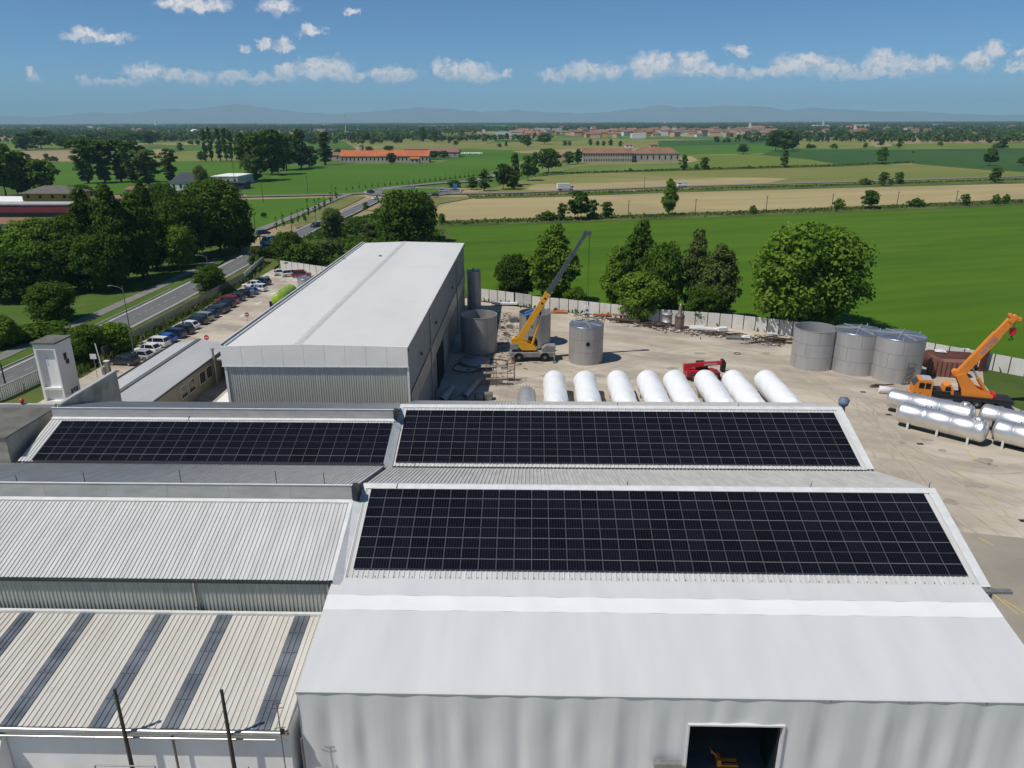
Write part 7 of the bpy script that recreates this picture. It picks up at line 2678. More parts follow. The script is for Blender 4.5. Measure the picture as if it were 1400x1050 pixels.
# weeds, rough edges and distant woods: what nobody could count
def cards(name, pts, size, hh, seed, material, kind='stuff'):
    g = np.random.default_rng(seed)
    p = np.asarray(pts, float)
    k = len(p)
    s = np.asarray(size) * (0.6 + 0.8 * g.random(k))
    h = np.asarray(hh) * (0.5 + 0.9 * g.random(k))
    a = g.random(k) * math.pi
    t = np.stack([np.cos(a), np.sin(a), np.zeros(k)], 1) * (s / 2)[:, None]
    up = np.stack([g.normal(size=k) * 0.3 * h, g.normal(size=k) * 0.3 * h, h], 1)
    v = np.stack([p - t * 0.5, p + t * 0.5, p + t * 0.9 + up * 0.75, p + up, p - t * 0.9 + up * 0.7], 1).reshape(-1, 3)
    me = bpy.data.meshes.new(name)
    me.vertices.add(len(v))
    me.vertices.foreach_set('co', v.ravel())
    me.loops.add(k * 5)
    me.loops.foreach_set('vertex_index', np.arange(k * 5))
    me.polygons.add(k)
    me.polygons.foreach_set('loop_start', np.arange(k) * 5)
    me.polygons.foreach_set('loop_total', np.full(k, 5))
    me.materials.append(material)
    me.update(calc_edges=True)
    o = bpy.data.objects.new(name, me)
    COL.objects.link(o)
    o['kind'] = kind
    return o


def along(path, n_, spread, seed, z=0.0):
    g = random.Random(seed)
    out = []
    seg = [(Vector(a), Vector(c)) for a, c in zip(path[:-1], path[1:])]
    Ls = [(c - a).length for a, c in seg]
    for _ in range(n_):
        i = g.choices(range(len(seg)), Ls)[0]
        a, c = seg[i]
        p = a.lerp(c, g.random())
        d = (c - a).normalized()
        s = g.gauss(0, spread)
        out.append((p.x - d.y * s, p.y + d.x * s, z))
    return out


tag(cards('weeds', along(xy((640, 406), (728, 419), (850, 432), (1000, 445), (1064, 452), (1160, 466), (1256, 483), (1400, 510)), 2600, 0.8, 1), 0.5, 0.7, 1, MT['leaf_mid']),
    'weeds growing along the foot of the concrete wall', 'weeds', None, 'stuff')
tag(cards('undergrowth', along(xy((600, 305), (735, 300), (1050, 289.5), (1200, 283.5), (1400, 274.5), (1600, 266)), 4200, 2.8, 2, -0.4), 0.8, 0.75, 2, MT['leaf_olive']),
    'rough growth on the ditch between ripe and green field', 'undergrowth', None, 'stuff')
tag(cards('undergrowth', along(xy((640, 268), (770, 265), (932, 259), (1200, 251), (1400, 244.5)), 1500, 1.8, 3, -0.4), 1.0, 0.8, 3, MT['leaf_mid']),
    'rough growth along the country road', 'undergrowth', None, 'stuff')
tag(cards('undergrowth', along(xy((740, 238.5), (800, 235.6), (1000, 229.6), (1150, 225.6), (1245, 221.5)), 900, 1.6, 4, -0.4), 1.6, 1.0, 4, MT['leaf_dark']),
    'rough growth on the meadow ditch', 'undergrowth', None, 'stuff')
g_ = random.Random(5)
pts = []
poly_ = xy((400, 332), (440, 314), (470, 302), (520, 292), (580, 296), (602, 312), (630, 400), (500, 386), (420, 368), (388, 362))
bx = [min(p[0] for p in poly_), max(p[0] for p in poly_), min(p[1] for p in poly_), max(p[1] for p in poly_)]


def inside(x, y, poly):
    c = False
    j = len(poly) - 1
    for i in range(len(poly)):
        if (poly[i][1] > y) != (poly[j][1] > y) and x < (poly[j][0] - poly[i][0]) * (y - poly[i][1]) / (poly[j][1] - poly[i][1]) + poly[i][0]:
            c = not c
        j = i
    return c


while len(pts) < 9000:
    x, y = g_.uniform(bx[0], bx[1]), g_.uniform(bx[2], bx[3])
    w = math.sin(x * 0.21) * math.sin(y * 0.17 + 1) + 0.5 * math.sin(x * 0.5 + y * 0.3)
    if inside(x, y, poly_) and g_.random() < 0.35 + 0.5 * w:
        pts.append((x, y, -0.4))
tag(cards('undergrowth', pts, 0.9, 1.2, 6, MT['leaf_mid']), 'overgrown scrub between hall and road', 'undergrowth', None, 'stuff')
tag(cards('verge_grass', along([(-66.9, 96), (-66.9, 170), (-69, 190)], 3000, 0.7, 7), 0.35, 0.8, 7, MT['leaf_olive']) , 'tall grass along the car park fence', 'grass', None, 'stuff')

# far woods and tree lines of the plain
g = np.random.default_rng(77)
cs, rs = [], []
for i in range(430):
    d = 1250 * (9.0 ** g.random())
    if i < 150:
        d = g.uniform(3200, 9000)
    x0 = g.uniform(-0.72, 0.72) * d
    u_, v_ = project((x0, d, 0))
    if d < 2700 and 640 < u_ < 1110:
        continue
    L = g.uniform(60, 420) * (1 + d / 5000)
    k = int(L / 9)
    a = g.normal() * 0.12
    hh = g.uniform(8, 16)
    wide = g.uniform(4, 30)
    for j in range(k):
        if g.random() < 0.18:
            continue
        t_ = j / k - 0.5
        r_ = hh * g.uniform(0.3, 0.52)
        cs.append((x0 + L * t_ * math.cos(a), d + L * t_ * math.sin(a) + g.normal() * wide, r_ * 0.95))
        rs.append(r_)
me = leaf_mesh('far_woods', cs, rs, 13, 7.0, 78, MT['leaf_far'], flat=0.7, squash=1.0)
o = bpy.data.objects.new('far_woods', me)
COL.objects.link(o)
tag(o, 'tree lines and woods scattered across the distant plain', 'woods', None, 'stuff')
# small rusty litter along the wall foot
g_ = random.Random(9)
mb = MB()
for (x, y, z) in along(xy((790, 431), (862, 441), (905, 449), (960, 456), (1030, 464), (1075, 470)), 420, 1.3, 12):
    a = g_.uniform(0, 3.14)
    L = g_.uniform(.2, 1.5)
    mb.beam((x, y, .06), (x + L * math.cos(a), y + L * .4 * math.sin(a), .06 + g_.random() * .25), g_.uniform(.05, .16), g_.uniform(.04, .12), g_.choice((0, 0, 0, 1, 2)))
for (x, y, z) in along(xy((640, 430), (690, 436), (700, 470), (650, 515)), 420, 2.6, 13):
    a = g_.uniform(0, 3.14)
    L = g_.uniform(.2, .9)
    mb.beam((x, y, .05), (x + L * math.cos(a), y + L * math.sin(a), .07), .12, .06, g_.choice((0, 1, 1)))
tag(mb.build('scrap_litter', [MT['scrap'], MT['galv'], MT['plastic_white']]), 'small rusty scrap strewn along the foot of the concrete wall', 'scrap', None, 'stuff')

# ------------------------------------------------------------------ vehicles
PAINT = {}
for k_, c_ in (('white', (0.80, 0.80, 0.79)), ('black', (0.012, 0.012, 0.014)), ('navy', (0.012, 0.022, 0.065)), ('blue', (0.015, 0.10, 0.40)), ('darkgrey', (0.04, 0.042, 0.045)),
               ('red', (0.36, 0.012, 0.018)), ('silver', (0.45, 0.46, 0.47)), ('beige', (0.30, 0.29, 0.22)), ('green', (0.02, 0.05, 0.035)), ('skyblue', (0.10, 0.28, 0.50)), ('maroon', (0.20, 0.01, 0.02))):
    PAINT[k_] = mat('car_paint_' + k_, c_, None, 1, 0.25, 0.0, spec=0.6)
    PAINT[k_].node_tree.nodes['Principled BSDF'].inputs['Coat Weight'].default_value = 0.5
MT['lamp_red'] = mat('tail_lamp', (0.30, 0.01, 0.01), None, 1, 0.3)
MT['lamp_clear'] = mat('head_lamp', (0.65, 0.66, 0.68), None, 1, 0.15, 0.3)


def car_proto(name, L, W, H, kind):
    t = thing(name, 'x', 'car')
    hb = H * 0.60
    if kind == 'van':
        prof = [(-L / 2, .45, .9), (-L / 2 + .1, .42, 1.0), (0, .4, 1.0), (L / 2 - .9, .4, 1.0), (L / 2 - .15, .42, .86), (L / 2, .48, .72)]
        cabin = [(-L / 2 + .12, H * .97), (-L / 2 + .3, H), (L / 2 - 1.75, H), (L / 2 - .85, hb + .05)]
    elif kind == 'suv':
        prof = [(-L / 2, .48, .92), (-L / 2 + .12, .4, 1.0), (0, .36, 1.0), (L / 2 - .9, .38, .98), (L / 2 - .2, .42, .88), (L / 2, .5, .7)]
        cabin = [(-L / 2 + .15, hb + .1), (-L / 2 + .45, H * .98), (0.1, H), (0.55, H * .97), (L / 2 - 1.05, hb)]
    else:
        prof = [(-L / 2, .45, .9), (-L / 2 + .15, .36, .98), (0, .33, 1.0), (L / 2 - 1.0, .33, .96), (L / 2 - .2, .38, .84), (L / 2, .45, .68)]
        cabin = [(-L / 2 + .2, hb), (-L / 2 + .75, H * .97), (-0.1, H), (0.35, H * .97), (L / 2 - 1.15, hb)]
    rings = []
    for x, zb, f in prof:
        e = 0.93 if abs(x) > L / 2 - .1 else 1.0
        w = W / 2 * e
        zt = hb * f
        rings.append([(x, -w * .93, zb * .6), (x, -w, zb), (x, -w, zt * .8), (x, -w * .92, zt), (x, w * .92, zt), (x, w, zt * .8), (x, w, zb), (x, w * .93, zb * .6)])
    mb = MB()
    mb.loft(rings, smooth=False)
    body = mb.build('body', PAINT['white'], t)
    rings = []
    for x, z in cabin:
        f = (z - hb) / (H - hb)
        wb, wt = W / 2 * .9, W / 2 * (.9 - .16 * max(f, 0))
        rings.append([(x, -wb, hb * .93), (x, -wt, z), (x, wt, z), (x, wb, hb * .93)])
    mb = MB()
    mb.loft(rings, smooth=False)
    g = mb.build('window', MT['glass'], t)
    mb = MB()
    up = [(x, z) for x, z in cabin if z > H * .95]
    if len(up) < 2:
        up = cabin[1:3]
    rings = []
    for x, z in [(up[0][0] - .08, up[0][1] - .05)] + up + [(up[-1][0] + .1, up[-1][1] - .07)]:
        wt = W / 2 * .76
        rings.append([(x, -wt, z - .06), (x, -wt * .95, z + .025), (x, wt * .95, z + .025), (x, wt, z - .06)])
    mb.loft(rings, smooth=False)
    for s in (-1, 1):
        for (x0, z0), (x1, z1) in ((cabin[0], up[0]), (cabin[-1], up[-1])):
            mb.beam((x0, s * W / 2 * .9, hb * .97), (x1, s * W / 2 * .75, z1), 0.09, 0.07)
        mb.beam((0, s * W / 2 * .905, hb), (-.05, s * W / 2 * .755, H - .04), 0.1, 0.06)
    mb.build('roof', PAINT['white'], t)
    if kind == 'van':
        mb = MB()
        for s in (-1, 1):
            mb.box((-L / 2 + .25, s * W / 2 * .875, hb), (L / 2 - 2.1, s * W / 2 * .905, H * .93))
        mb.build('side_panel', PAINT['white'], t)
    for sx_ in (-1, 1):
        for s in (-1, 1):
            mb = MB()
            xx = sx_ * L * .31
            mb.cyl((xx, s * (W / 2 - .2), .32), (xx, s * (W / 2 + .01), .32), .32, n=16)
            w_ = mb.build('wheel', MT['rubber'], t)
            mb = MB()
            mb.cyl((xx, s * (W / 2 + .01), .32), (xx, s * (W / 2 + .025), .32), .2, n=12)
            mb.build('rim', MT['rim'], w_)
    for s in (-1, 1):
        mb = MB()
        mb.cbox((L / 2 - .06, s * W * .34, hb * .66), (.2, .36, .14))
        mb.build('headlight', MT['lamp_clear'], t)
        mb = MB()
        mb.cbox((-L / 2 + .04, s * W * .36, hb * .8), (.12, .24, .2))
        mb.build('tail_light', MT['lamp_red'], t)
    return t


PRO = {'hatch': car_proto('parked_car', 4.1, 1.78, 1.48, 'hatch'), 'suv': car_proto('parked_car', 4.45, 1.85, 1.65, 'suv'), 'van': car_proto('delivery_van', 5.4, 2.0, 2.35, 'van')}
USED = set()


def car(kind, paint, loc, rz, label, name='parked_car', cat='car', group=None):
    r = PRO[kind]
    if kind not in USED:
        USED.add(kind)
        o = r
        o.location = loc
        o.rotation_euler = (0, 0, rz)
        for c in o.children:
            for sl in c.material_slots:
                if sl.material == PAINT['white']:
                    sl.link = 'OBJECT'
                    sl.material = PAINT[paint]
    else:
        o = dup(r, loc, rz)
        for c in o.children:
            if c.name.startswith(('body', 'roof', 'side_panel')):
                c.material_slots[0].link = 'OBJECT'
                c.material_slots[0].material = PAINT[paint]
    o['label'] = label
    o['category'] = cat
    o['kind'] = 'thing'
    o.name = name
    if group:
        o['group'] = group
    return o


row = [(169, 491, 'suv', 'black', 'black car nearest the gate, first in the fence-side row'), (191, 484, 'hatch', 'silver', 'silver car second from the gate in the fence-side row'), (202, 475, 'hatch', 'white', 'white car third from the gate, nearest of two whites side by side'),
       (212.5, 467, 'suv', 'white', 'white car between another white car and the bright blue one'), (224, 461, 'hatch', 'blue', 'bright blue car parked beside two white cars'), (236, 455, 'suv', 'navy', 'navy car right behind the bright blue car'),
       (247.5, 450, 'suv', 'black', 'black car between navy car and a white one'), (256, 443.5, 'hatch', 'white', 'single white car between two black cars'), (267, 437, 'suv', 'black', 'black car beyond the single white car'),
       (275, 432.5, 'suv', 'beige', 'beige car in the middle of the fence-side row'), (284, 428, 'hatch', 'navy', 'dark blue car with visible tail lights past the beige car'), (292, 423, 'suv', 'darkgrey', 'dark grey car past the dark blue car'),
       (300, 419.5, 'hatch', 'green', 'dark green car left of the red car'), (306.5, 414.5, 'suv', 'black', 'black car directly before the red car'), (310.5, 409.5, 'suv', 'red', 'red car, the only red one in the fence-side row'),
       (319.5, 406, 'suv', 'darkgrey', 'charcoal car just past the red car'), (331, 401, 'suv', 'black', 'black car two places past the red car'), (340, 397, 'hatch', 'blue', 'blue car beside the far white pair'),
       (350.5, 393, 'suv', 'white', 'white car of the far pair, nearer one'), (344.5, 387.5, 'hatch', 'white', 'white car of the far pair, farther one'), (356.5, 384.5, 'suv', 'navy', 'last dark car at the far end of the fence-side row')]
for (u, v, k, c, lab) in row:
    p = P(u, v, 0.8)
    car(k, c, (p.x, p.y, 0.0), R(172 + random.uniform(-3, 3)), lab, group='cars parked along the fence')
for (u, v, k, c, a, lab) in ((385.5, 371.5, 'hatch', 'white', 25, 'left white car below the car park wall'), (397.5, 373, 'suv', 'white', 28, 'right white car below the car park wall, beside the maroon one'), (412.5, 374, 'suv', 'maroon', 12, 'maroon car parked below the car park wall')):
    p = P(u, v, 0.8)
    car(k, c, (p.x, p.y, 0), R(a), lab, group='cars below the car park wall')
for (u, v, k, c, a, lab, nm, ct) in ((366, 331, 'van', 'skyblue', -105, 'light blue van driving towards us in the tree shadow', 'delivery_van', 'van'), (431.5, 307.5, 'suv', 'darkgrey', -115, 'dark car on the road beyond the shadowed bend', 'moving_car', 'car'),
                                 (360, 318, 'suv', 'navy', 40, 'dark car waiting at the side track by the trees', 'moving_car', 'car'), (512.5, 270.5, 'hatch', 'white', -110, 'white car leaving the roundabout towards us', 'moving_car', 'car'),
                                 (594, 266.8, 'suv', 'black', 170, 'dark car on the country road entering the roundabout', 'moving_car', 'car'), (606, 260.5, 'suv', 'silver', 5, 'silver car on the right side of the roundabout', 'moving_car', 'car'),
                                 (565.5, 256.5, 'hatch', 'silver', 15, 'silver car on the far side of the roundabout', 'moving_car', 'car'), (507, 262, 'suv', 'darkgrey', 60, 'dark car on the left side of the roundabout', 'moving_car', 'car'),
                                 (932, 253.5, 'van', 'white', 195, 'white van driving left on the country road', 'delivery_van', 'van')):
    p = P(u, v, 0.7)
    car(k, c, (p.x, p.y, 0.02), R(a), lab, nm, ct)
for i, (u, v, c) in enumerate(((30, 349, 'white'), (38, 346, 'silver'), (48, 346, 'white'), (56, 347, 'darkgrey'), (64, 350, 'white'))):
    p = P(u, v, 0.7)
    car('hatch', c, (p.x, p.y, -0.1), R(100 + 5 * i), '%s car glimpsed between the park trees, %s from left' % (c.replace('darkgrey', 'dark grey'), nth(i + 1)), group='cars glimpsed behind the park trees')
p = P(773, 260.5, 0)
t = thing('box_truck', 'white box truck driving right on the country road', 'truck', (p.x, p.y, 0.02), R(14))
mb = MB()
mb.box((-4.5, -1.2, 1.0), (2.3, 1.2, 3.7))
mb.build('cargo_box', MT['plastic_white'], t)
mb = MB()
mb.prism([(2.45, -1.1, .6), (4.4, -1.1, .6), (4.4, -1.1, 1.6), (3.9, -1.1, 2.7), (2.45, -1.1, 2.8)], (0, 2.2, 0))
c_ = mb.build('cab', MT['plastic_white'], t)
mb = MB()
mb.box((2.9, -1.13, 1.6), (3.9, -1.105, 2.4))
mb.build('window', MT['glass'], c_)
mb = MB()
mb.box((-4.5, -.5, .6), (2.4, .5, .98))
mb.build('chassis', MT['black'], t)
for xx in (-2.8, 3.3):
    for s in (-1, 1):
        mb = MB()
        mb.cyl((xx, s * .8, .5), (xx, s * 1.12, .5), .5, n=14)
        mb.build('wheel', MT['rubber'], t)

# --- car park furniture ---------------------------------------------------------------------
a, c = P(380, 413, 1.4), P(398, 397.5, 1.4)
lm_ = vessel('wrapped_tank', 'lime green wrapped tank lying in the car park beside the hall', a, c, 1.42, 1.5, MT['lime'], (0.25, 0.75), None, manway=False, cat='wrapped tank')
q = P(420, 398)
vtank('steel_tank', 'small squat steel tank half hidden by the hall roof edge', q.x, q.y, 1.9, 3.0, False, MT['steel'], 1, ribs=6)
q = P(372, 420)
o = thing('waste_bin', 'dark blue waste bin beside the lime green tank', 'bin', (q.x, q.y, 0))
mb = MB()
mb.prism([(-.35, -.35, .08), (.35, -.35, .08), (.35, .35, .08), (-.35, .35, .08)], (0, 0, 1.0))
mb.build('body', mat('bin_blue', (0.01, 0.02, 0.06), None, 1, .5), o)
mb = MB()
mb.box((-.38, -.4, 1.09), (.38, .38, 1.18))
mb.build('lid', MT['black'], o)
for (u, vb, vt, lab) in ((284, 473, 458, 'red no-entry sign near the annex roof'), (339, 442, 427, 'red round sign standing out in the car park near the hall')):
    q = P(u, vb)
    h = PY(u, vt, q.y).z
    o = thing('road_sign', lab, 'sign', (q.x, q.y, 0))
    mb = MB()
    mb.cyl((0, 0.04, 0), (0, 0.04, h), 0.035, n=6)
    mb.build('post', MT['galv'], o)
    mb = MB()
    mb.cyl((0, 0, h - .42), (0, -.03, h - .42), .42, n=20)
    f = mb.build('disc', MT['red'], o)
    mb = MB()
    mb.box((-.3, -.045, h - .5), (.3, -.032, h - .34))
    mb.build('white_bar', MT['plastic_white'], f)
q = P(143, 512)
o = thing('barrier_gate', 'raised white barrier pole at the gate right of the tower', 'barrier', (q.x, q.y, 0))
mb = MB()
mb.box((-.2, -.25, 0), (.2, .25, 1.1))
mb.build('housing', MT['galv'], o)
mb = MB()
e_ = PY(131.5, 469, q.y)
mb.beam((0.0, -.3, .9), (e_.x - q.x, -.3, e_.z), .11, .11)
mb.build('pole', MT['plastic_white'], o)
q = P(133, 516)
o = thing('notice_board', 'small white notice board on a post by the barrier', 'sign', (q.x, q.y, 0))
h = PY(130, 484, q.y).z
mb = MB()
mb.cyl((0, .05, 0), (0, .05, h), .04, n=6)
mb.build('post', MT['galv'], o)
mb = MB()
mb.box((-.45, -.02, h - .75), (.45, .02, h))
mb.build('board', MT['plastic_white'], o)
q = P(147, 510)
o = thing('gate_pillar', 'grey gate pillar right of the raised barrier', 'pillar', (q.x, q.y + .3, 0))
mb = MB()
mb.box((-.3, -.3, 0), (.3, .3, 1.7))
mb.build('shaft', MT['conc_grey'], o)
mb = MB()
mb.box((-.36, -.36, 1.7), (.36, .36, 1.82))
mb.build('cap', MT['conc_wall'], o)
q = P(38, 551, 10.1)
o = thing('beacon_lamp', 'small red round beacon on the coping left of the tower', 'lamp', (q.x, 63.4, 10.28))
mb = MB()
mb.lathe([(0, .08), (.17, .14), (.22, .32), (.17, .5), (0, .56)], 14)
mb.build('globe', mat('beacon_red', (0.7, 0.06, 0.09), None, 1, .4), o)
mb = MB()
mb.cyl((0, 0, 0), (0, 0, .1), .1, n=8)
mb.build('socket', MT['black'], o)


def pickets(name, label, pts, h, step, w, th, material):
    p0 = Vector(pts[0])
    t = thing(name, label, 'fence', (p0.x, p0.y, 0))
    mb, mr_ = MB(), MB()
    for a, c in zip(pts[:-1], pts[1:]):
        a, c = Vector(a) - p0, Vector(c) - p0
        L = (c - a).length
        d = (c - a).normalized()
        k = int(L / step)
        for i in range(k):
            q = a + d * (L * i / k)
            r_ = q + d * w
            mb.beam((q.x, q.y, h / 2), (r_.x, r_.y, h / 2), th, h)
        for z in (0.25, h - .15):
            mr_.beam((a.x, a.y, z), (c.x, c.y, z), .05, .05)
    mb.build('pickets', material, t)
    mr_.build('rail', MT['galv'], t)
    return t


pickets('picket_fence', 'long grey bar fence between car park and road', [(-66.6, 109), (-66.4, 140), (-66.4, 169)], 2.0, 0.2, 0.05, 0.05, MT['pole'])
panel_wall('grey panel fence at the far end of the car park by the road', [(-66.4, 169), (-68.5, 184), (-69.5, 192)], 1.9, 'panel_fence', 2.0)
pickets('slat_fence', 'pale concrete slat fence left of the white tower', [(-73, 84), (-70.4, 91.5), (-69.6, 100)], 1.9, 0.34, 0.24, 0.1, MT['conc_wall'])


def lamp(u, vb, vt, arm, label, name='street_lamp'):
    q = P(u, vb)
    h = PY(u, vt, q.y).z
    o = thing(name, label, 'street lamp', (q.x, q.y, 0))
    mb = MB()
    mb.cyl((0, 0, 0), (0, 0, h), .11, .06, 8)
    mb.build('pole', MT['pole'], o)
    mb = MB()
    mb.tube([Vector((0, 0, h - .6)), Vector((arm * .35, 0, h - .15)), Vector((arm, 0, h + .05))], .045)
    mb.build('arm', MT['pole'], o)
    mb = MB()
    mb.beam((arm * .98, 0, h + .06), (arm * 1.35, 0, h + .02), .28, .12)
    mb.build('lamp_head', MT['galv'], o)
    return o


lamp(185, 492, 391, -1.6, 'tall street lamp in front of the annex, arm to the left')
lamp(289, 398, 349, -1.8, 'street lamp rising from the lone verge bush')
lamp(432, 305, 284, -1.0, 'pale street lamp beside the dark car on the road')
lamp(594, 258, 240, -1.2, 'thin lamp at the far right side of the roundabout')
lamp(611, 262, 246, 1.2, 'thin lamp at the right exit of the roundabout')


def upole(u, vb, vt, label, w=.12, cross=True):
    q = P(u, vb)
    h = PY(u, vt, q.y).z
    o = thing('utility_pole', label, 'pole', (q.x, q.y, -.3), 0, 'utility poles')
    mb = MB()
    mb.cyl((0, 0, 0), (0, 0, h + .3), w, w * .7, 7)
    mb.build('shaft', MT['woodpole'], o)
    mb = MB()
    if cross:
        mb.beam((-.7, 0, h - .1), (.7, 0, h - .1), .09, .09)
    mb.cyl((0, 0, h + .3), (0, 0, h + .5), .06, n=6)
    mb.build('crossarm', MT['woodpole'], o)


for i, (u, vb, vt) in enumerate(((859, 293, 274), (950.5, 290, 272), (1047, 290, 268), (1137, 285, 265), (1226, 282, 262), (1306, 281, 260))):
    upole(u, vb, vt, 'timber pole on the ripe field edge, %s of the line from left' % nth(i + 1), .16)
for (u, vb, vt, lab) in ((359, 357, 318, 'timber pole at the road bend left of the scrub'), (10, 536, 498, 'dark pole on the verge at the left frame edge'), (360, 276, 248, 'pole on the small green field near its left edge'),
                         (421, 264, 240, 'leaning pole on the ditch of the green field'), (455, 275, 252, 'pole by the young footpath trees'), (386, 305, 290, 'pole by the footpath, left'), (399, 316, 296, 'pole by the footpath above the blue van'),
                         (349, 313, 296, 'pole on the small green field above the trees'), (322, 258, 216, 'tall pole beside the white flat building'), (881, 257, 242, 'short post beside the country road')):
    upole(u, vb, vt, lab, .14, vb < 300)
q = P(622.5, 261)
o = thing('direction_sign', 'blue direction sign by the roundabout exit', 'sign', (q.x, q.y, 0))
mb = MB()
mb.box((-1.1, -.05, 1.2), (1.1, .05, 3.8))
mb.build('panel', mat('sign_blue', (0.03, 0.20, 0.55), None, 1, .5), o)
mb = MB()
mb.cyl((-.7, .1, 0), (-.7, .1, 3.6), .06, n=6)
mb.cyl((.7, .1, 0), (.7, .1, 3.6), .06, n=6)
mb.build('posts', MT['galv'], o)
q = P(473, 305)
o = thing('barrier_fence', 'red and white plastic barriers on the verge behind the narrow dark tree', 'barrier', (q.x, q.y - 6, 0), .1)
for k in range(9):
    mb = MB()
    mb.box((k * 1.1 - 5, -.2, 0), (k * 1.1 - 4, .2, 1.0))
    mb.build('barrier_block', MT['red'] if k % 2 else MT['plastic_white'], o)

# ------------------------------------------------------------------ buildings of the plain
def house(name, label, cat, u0, u1, vb, ve, vr, depth, wall, roof, nwin=0, rows=1, hip=0.0, group=None, over=0.5, rz=0.0):
    a, c = P(u0, vb), P(u1, vb)
    y0 = (a.y + c.y) / 2
    hw = (c.x - a.x) / 2
    xm_ = (a.x + c.x) / 2
    he = PY((u0 + u1) / 2, ve, y0).z
    hr = PY((u0 + u1) / 2, vr, y0 + depth / 2).z
    t = thing(name, label, cat, (xm_, y0, -0.4), rz, group)
    he += .4
    hr += .4
    mb = MB()
    mb.prism([(-hw, 0, 0), (hw, 0, 0), (hw, depth, 0), (-hw, depth, 0)], (0, 0, he))
    if not hip and hr > he + .1:
        for x in (-hw, hw):
            mb.prism([(x - .05, 0, he - .02), (x - .05, depth, he - .02), (x - .05, depth / 2, hr - .1)], (.1, 0, 0))
    mb.build('wall', MT[wall], t)
    mb = MB()
    o_ = over
    if hr > he + .1:
        hx = hip * depth / 2
        A, B, C, D = (-hw - o_, -o_, he), (hw + o_, -o_, he), (hw + o_, depth + o_, he), (-hw - o_, depth + o_, he)
        E1, F1 = (-hw - o_ + hx, depth / 2, hr), (hw + o_ - hx, depth / 2, hr)
        vs = [A, B, C, D, E1, F1]
        mb.add(vs, [(0, 1, 5, 4), (2, 3, 4, 5), (1, 2, 5), (3, 0, 4), (3, 2, 1, 0)])
    else:
        mb.box((-hw - .2, -.2, he + .002), (hw + .2, depth + .2, he + .5))
    mb.build('roof', MT[roof], t)
    for r_ in range(rows):
        for k in range(nwin):
            x = -hw + (k + .5) * 2 * hw / nwin
            z = he * (r_ + .55) / rows
            mb = MB()
            ww = min(1.2, hw / nwin * .8)
            mb.box((x - ww / 2, -.06, z - he / rows * .24), (x + ww / 2, -.01, z + he / rows * .2))
            mb.build('window', MT['void'], t)
    return t


# orange farm with arcades
house('farm_shed', 'long cattle shed with bright orange roof and pale pillared front', 'farm', 466, 586, 221.5, 213.5, 205.5, 16, 'plaster_stone', 'orange_tiles', 22, 1)
house('farm_shed', 'faded red roofed shed at the right end of the orange farm', 'farm', 586, 627, 214, 208, 202, 20, 'plaster_stone', 'terracotta', 4)
house('farm_shed', 'brown roofed shed at the left end of the orange farm', 'farm', 448, 466, 219, 212.5, 208, 14, 'plaster_stone', 'brown_tiles', 2)
house('farm_house', 'small farmhouse with orange roof before the long orange shed', 'farm', 561, 573, 223, 217, 214.5, 8, 'plaster_stone', 'orange_tiles', 2)
house('farm_shed', 'low brown roof behind the orange farm', 'farm', 552, 590, 206, 204, 202.5, 14, 'plaster_stone', 'terracotta')
q = P(487, 214)
o = thing('silo', 'grey cylindrical silo behind the orange farm roof', 'silo', (q.x, q.y + 20, 0))
mb = MB()
mb.lathe([(4, 0), (4, 10.5), (0, 11.4)], 24)
mb.build('shell', MT['conc_grey'], o)
mb = MB()
mb.lathe([(4.1, 10.2), (4.2, 10.2), (4.2, 10.7), (4.0, 10.7)], 24)
mb.build('ring', MT['galv'], o)
mb = MB()
gx = random.Random(4)
for k in range(26):
    x = -11 + k * .9
    mb.lathe([(0, 0), (1.2, .1), (.9, .8 + gx.random() * .9), (0, 1.6)], 8, M=Matrix.Translation((x, gx.uniform(-2, 2), 0)))
q = P(645, 210)
o = thing('bale_heap', 'white wrapped bale heap right of the orange farm', 'bales', (q.x, q.y, -.4))
mb.build('film_cover', MT['plastic_white'], o)
# old farmstead
house('farmstead', 'left wing of the old farmstead with two rows of dark windows', 'farmstead', 797, 864, 221.5, 209.5, 202.5, 16, 'plaster_stone', 'brown_tiles', 20, 2)
house('farmstead', 'right wing of the old farmstead with plain pale wall', 'farmstead', 864.5, 930, 220.5, 210, 201.5, 20, 'plaster_stone', 'brown_tiles', 8, 1, 0.9)
house('farmstead', 'red patched roof block behind the old farmstead', 'farmstead', 886, 905, 214, 206, 201, 20, 'plaster_stone', 'orange_tiles', 0, 1, 1.0)
house('farmstead', 'square tower house behind the old farmstead roof', 'farmstead', 889, 899, 206, 198, 196.5, 10, 'plaster_stone', 'brown_tiles', 2, 1, .9)
house('farmstead', 'small white house with red roof behind the old farmstead', 'house', 855, 866, 201.5, 198, 196, 10, 'plaster_white', 'terracotta', 2)
house('barn', 'dark barn between hedgerow and old farmstead', 'barn', 762, 773, 220, 212, 208, 14, 'plaster_pink', 'terracotta')
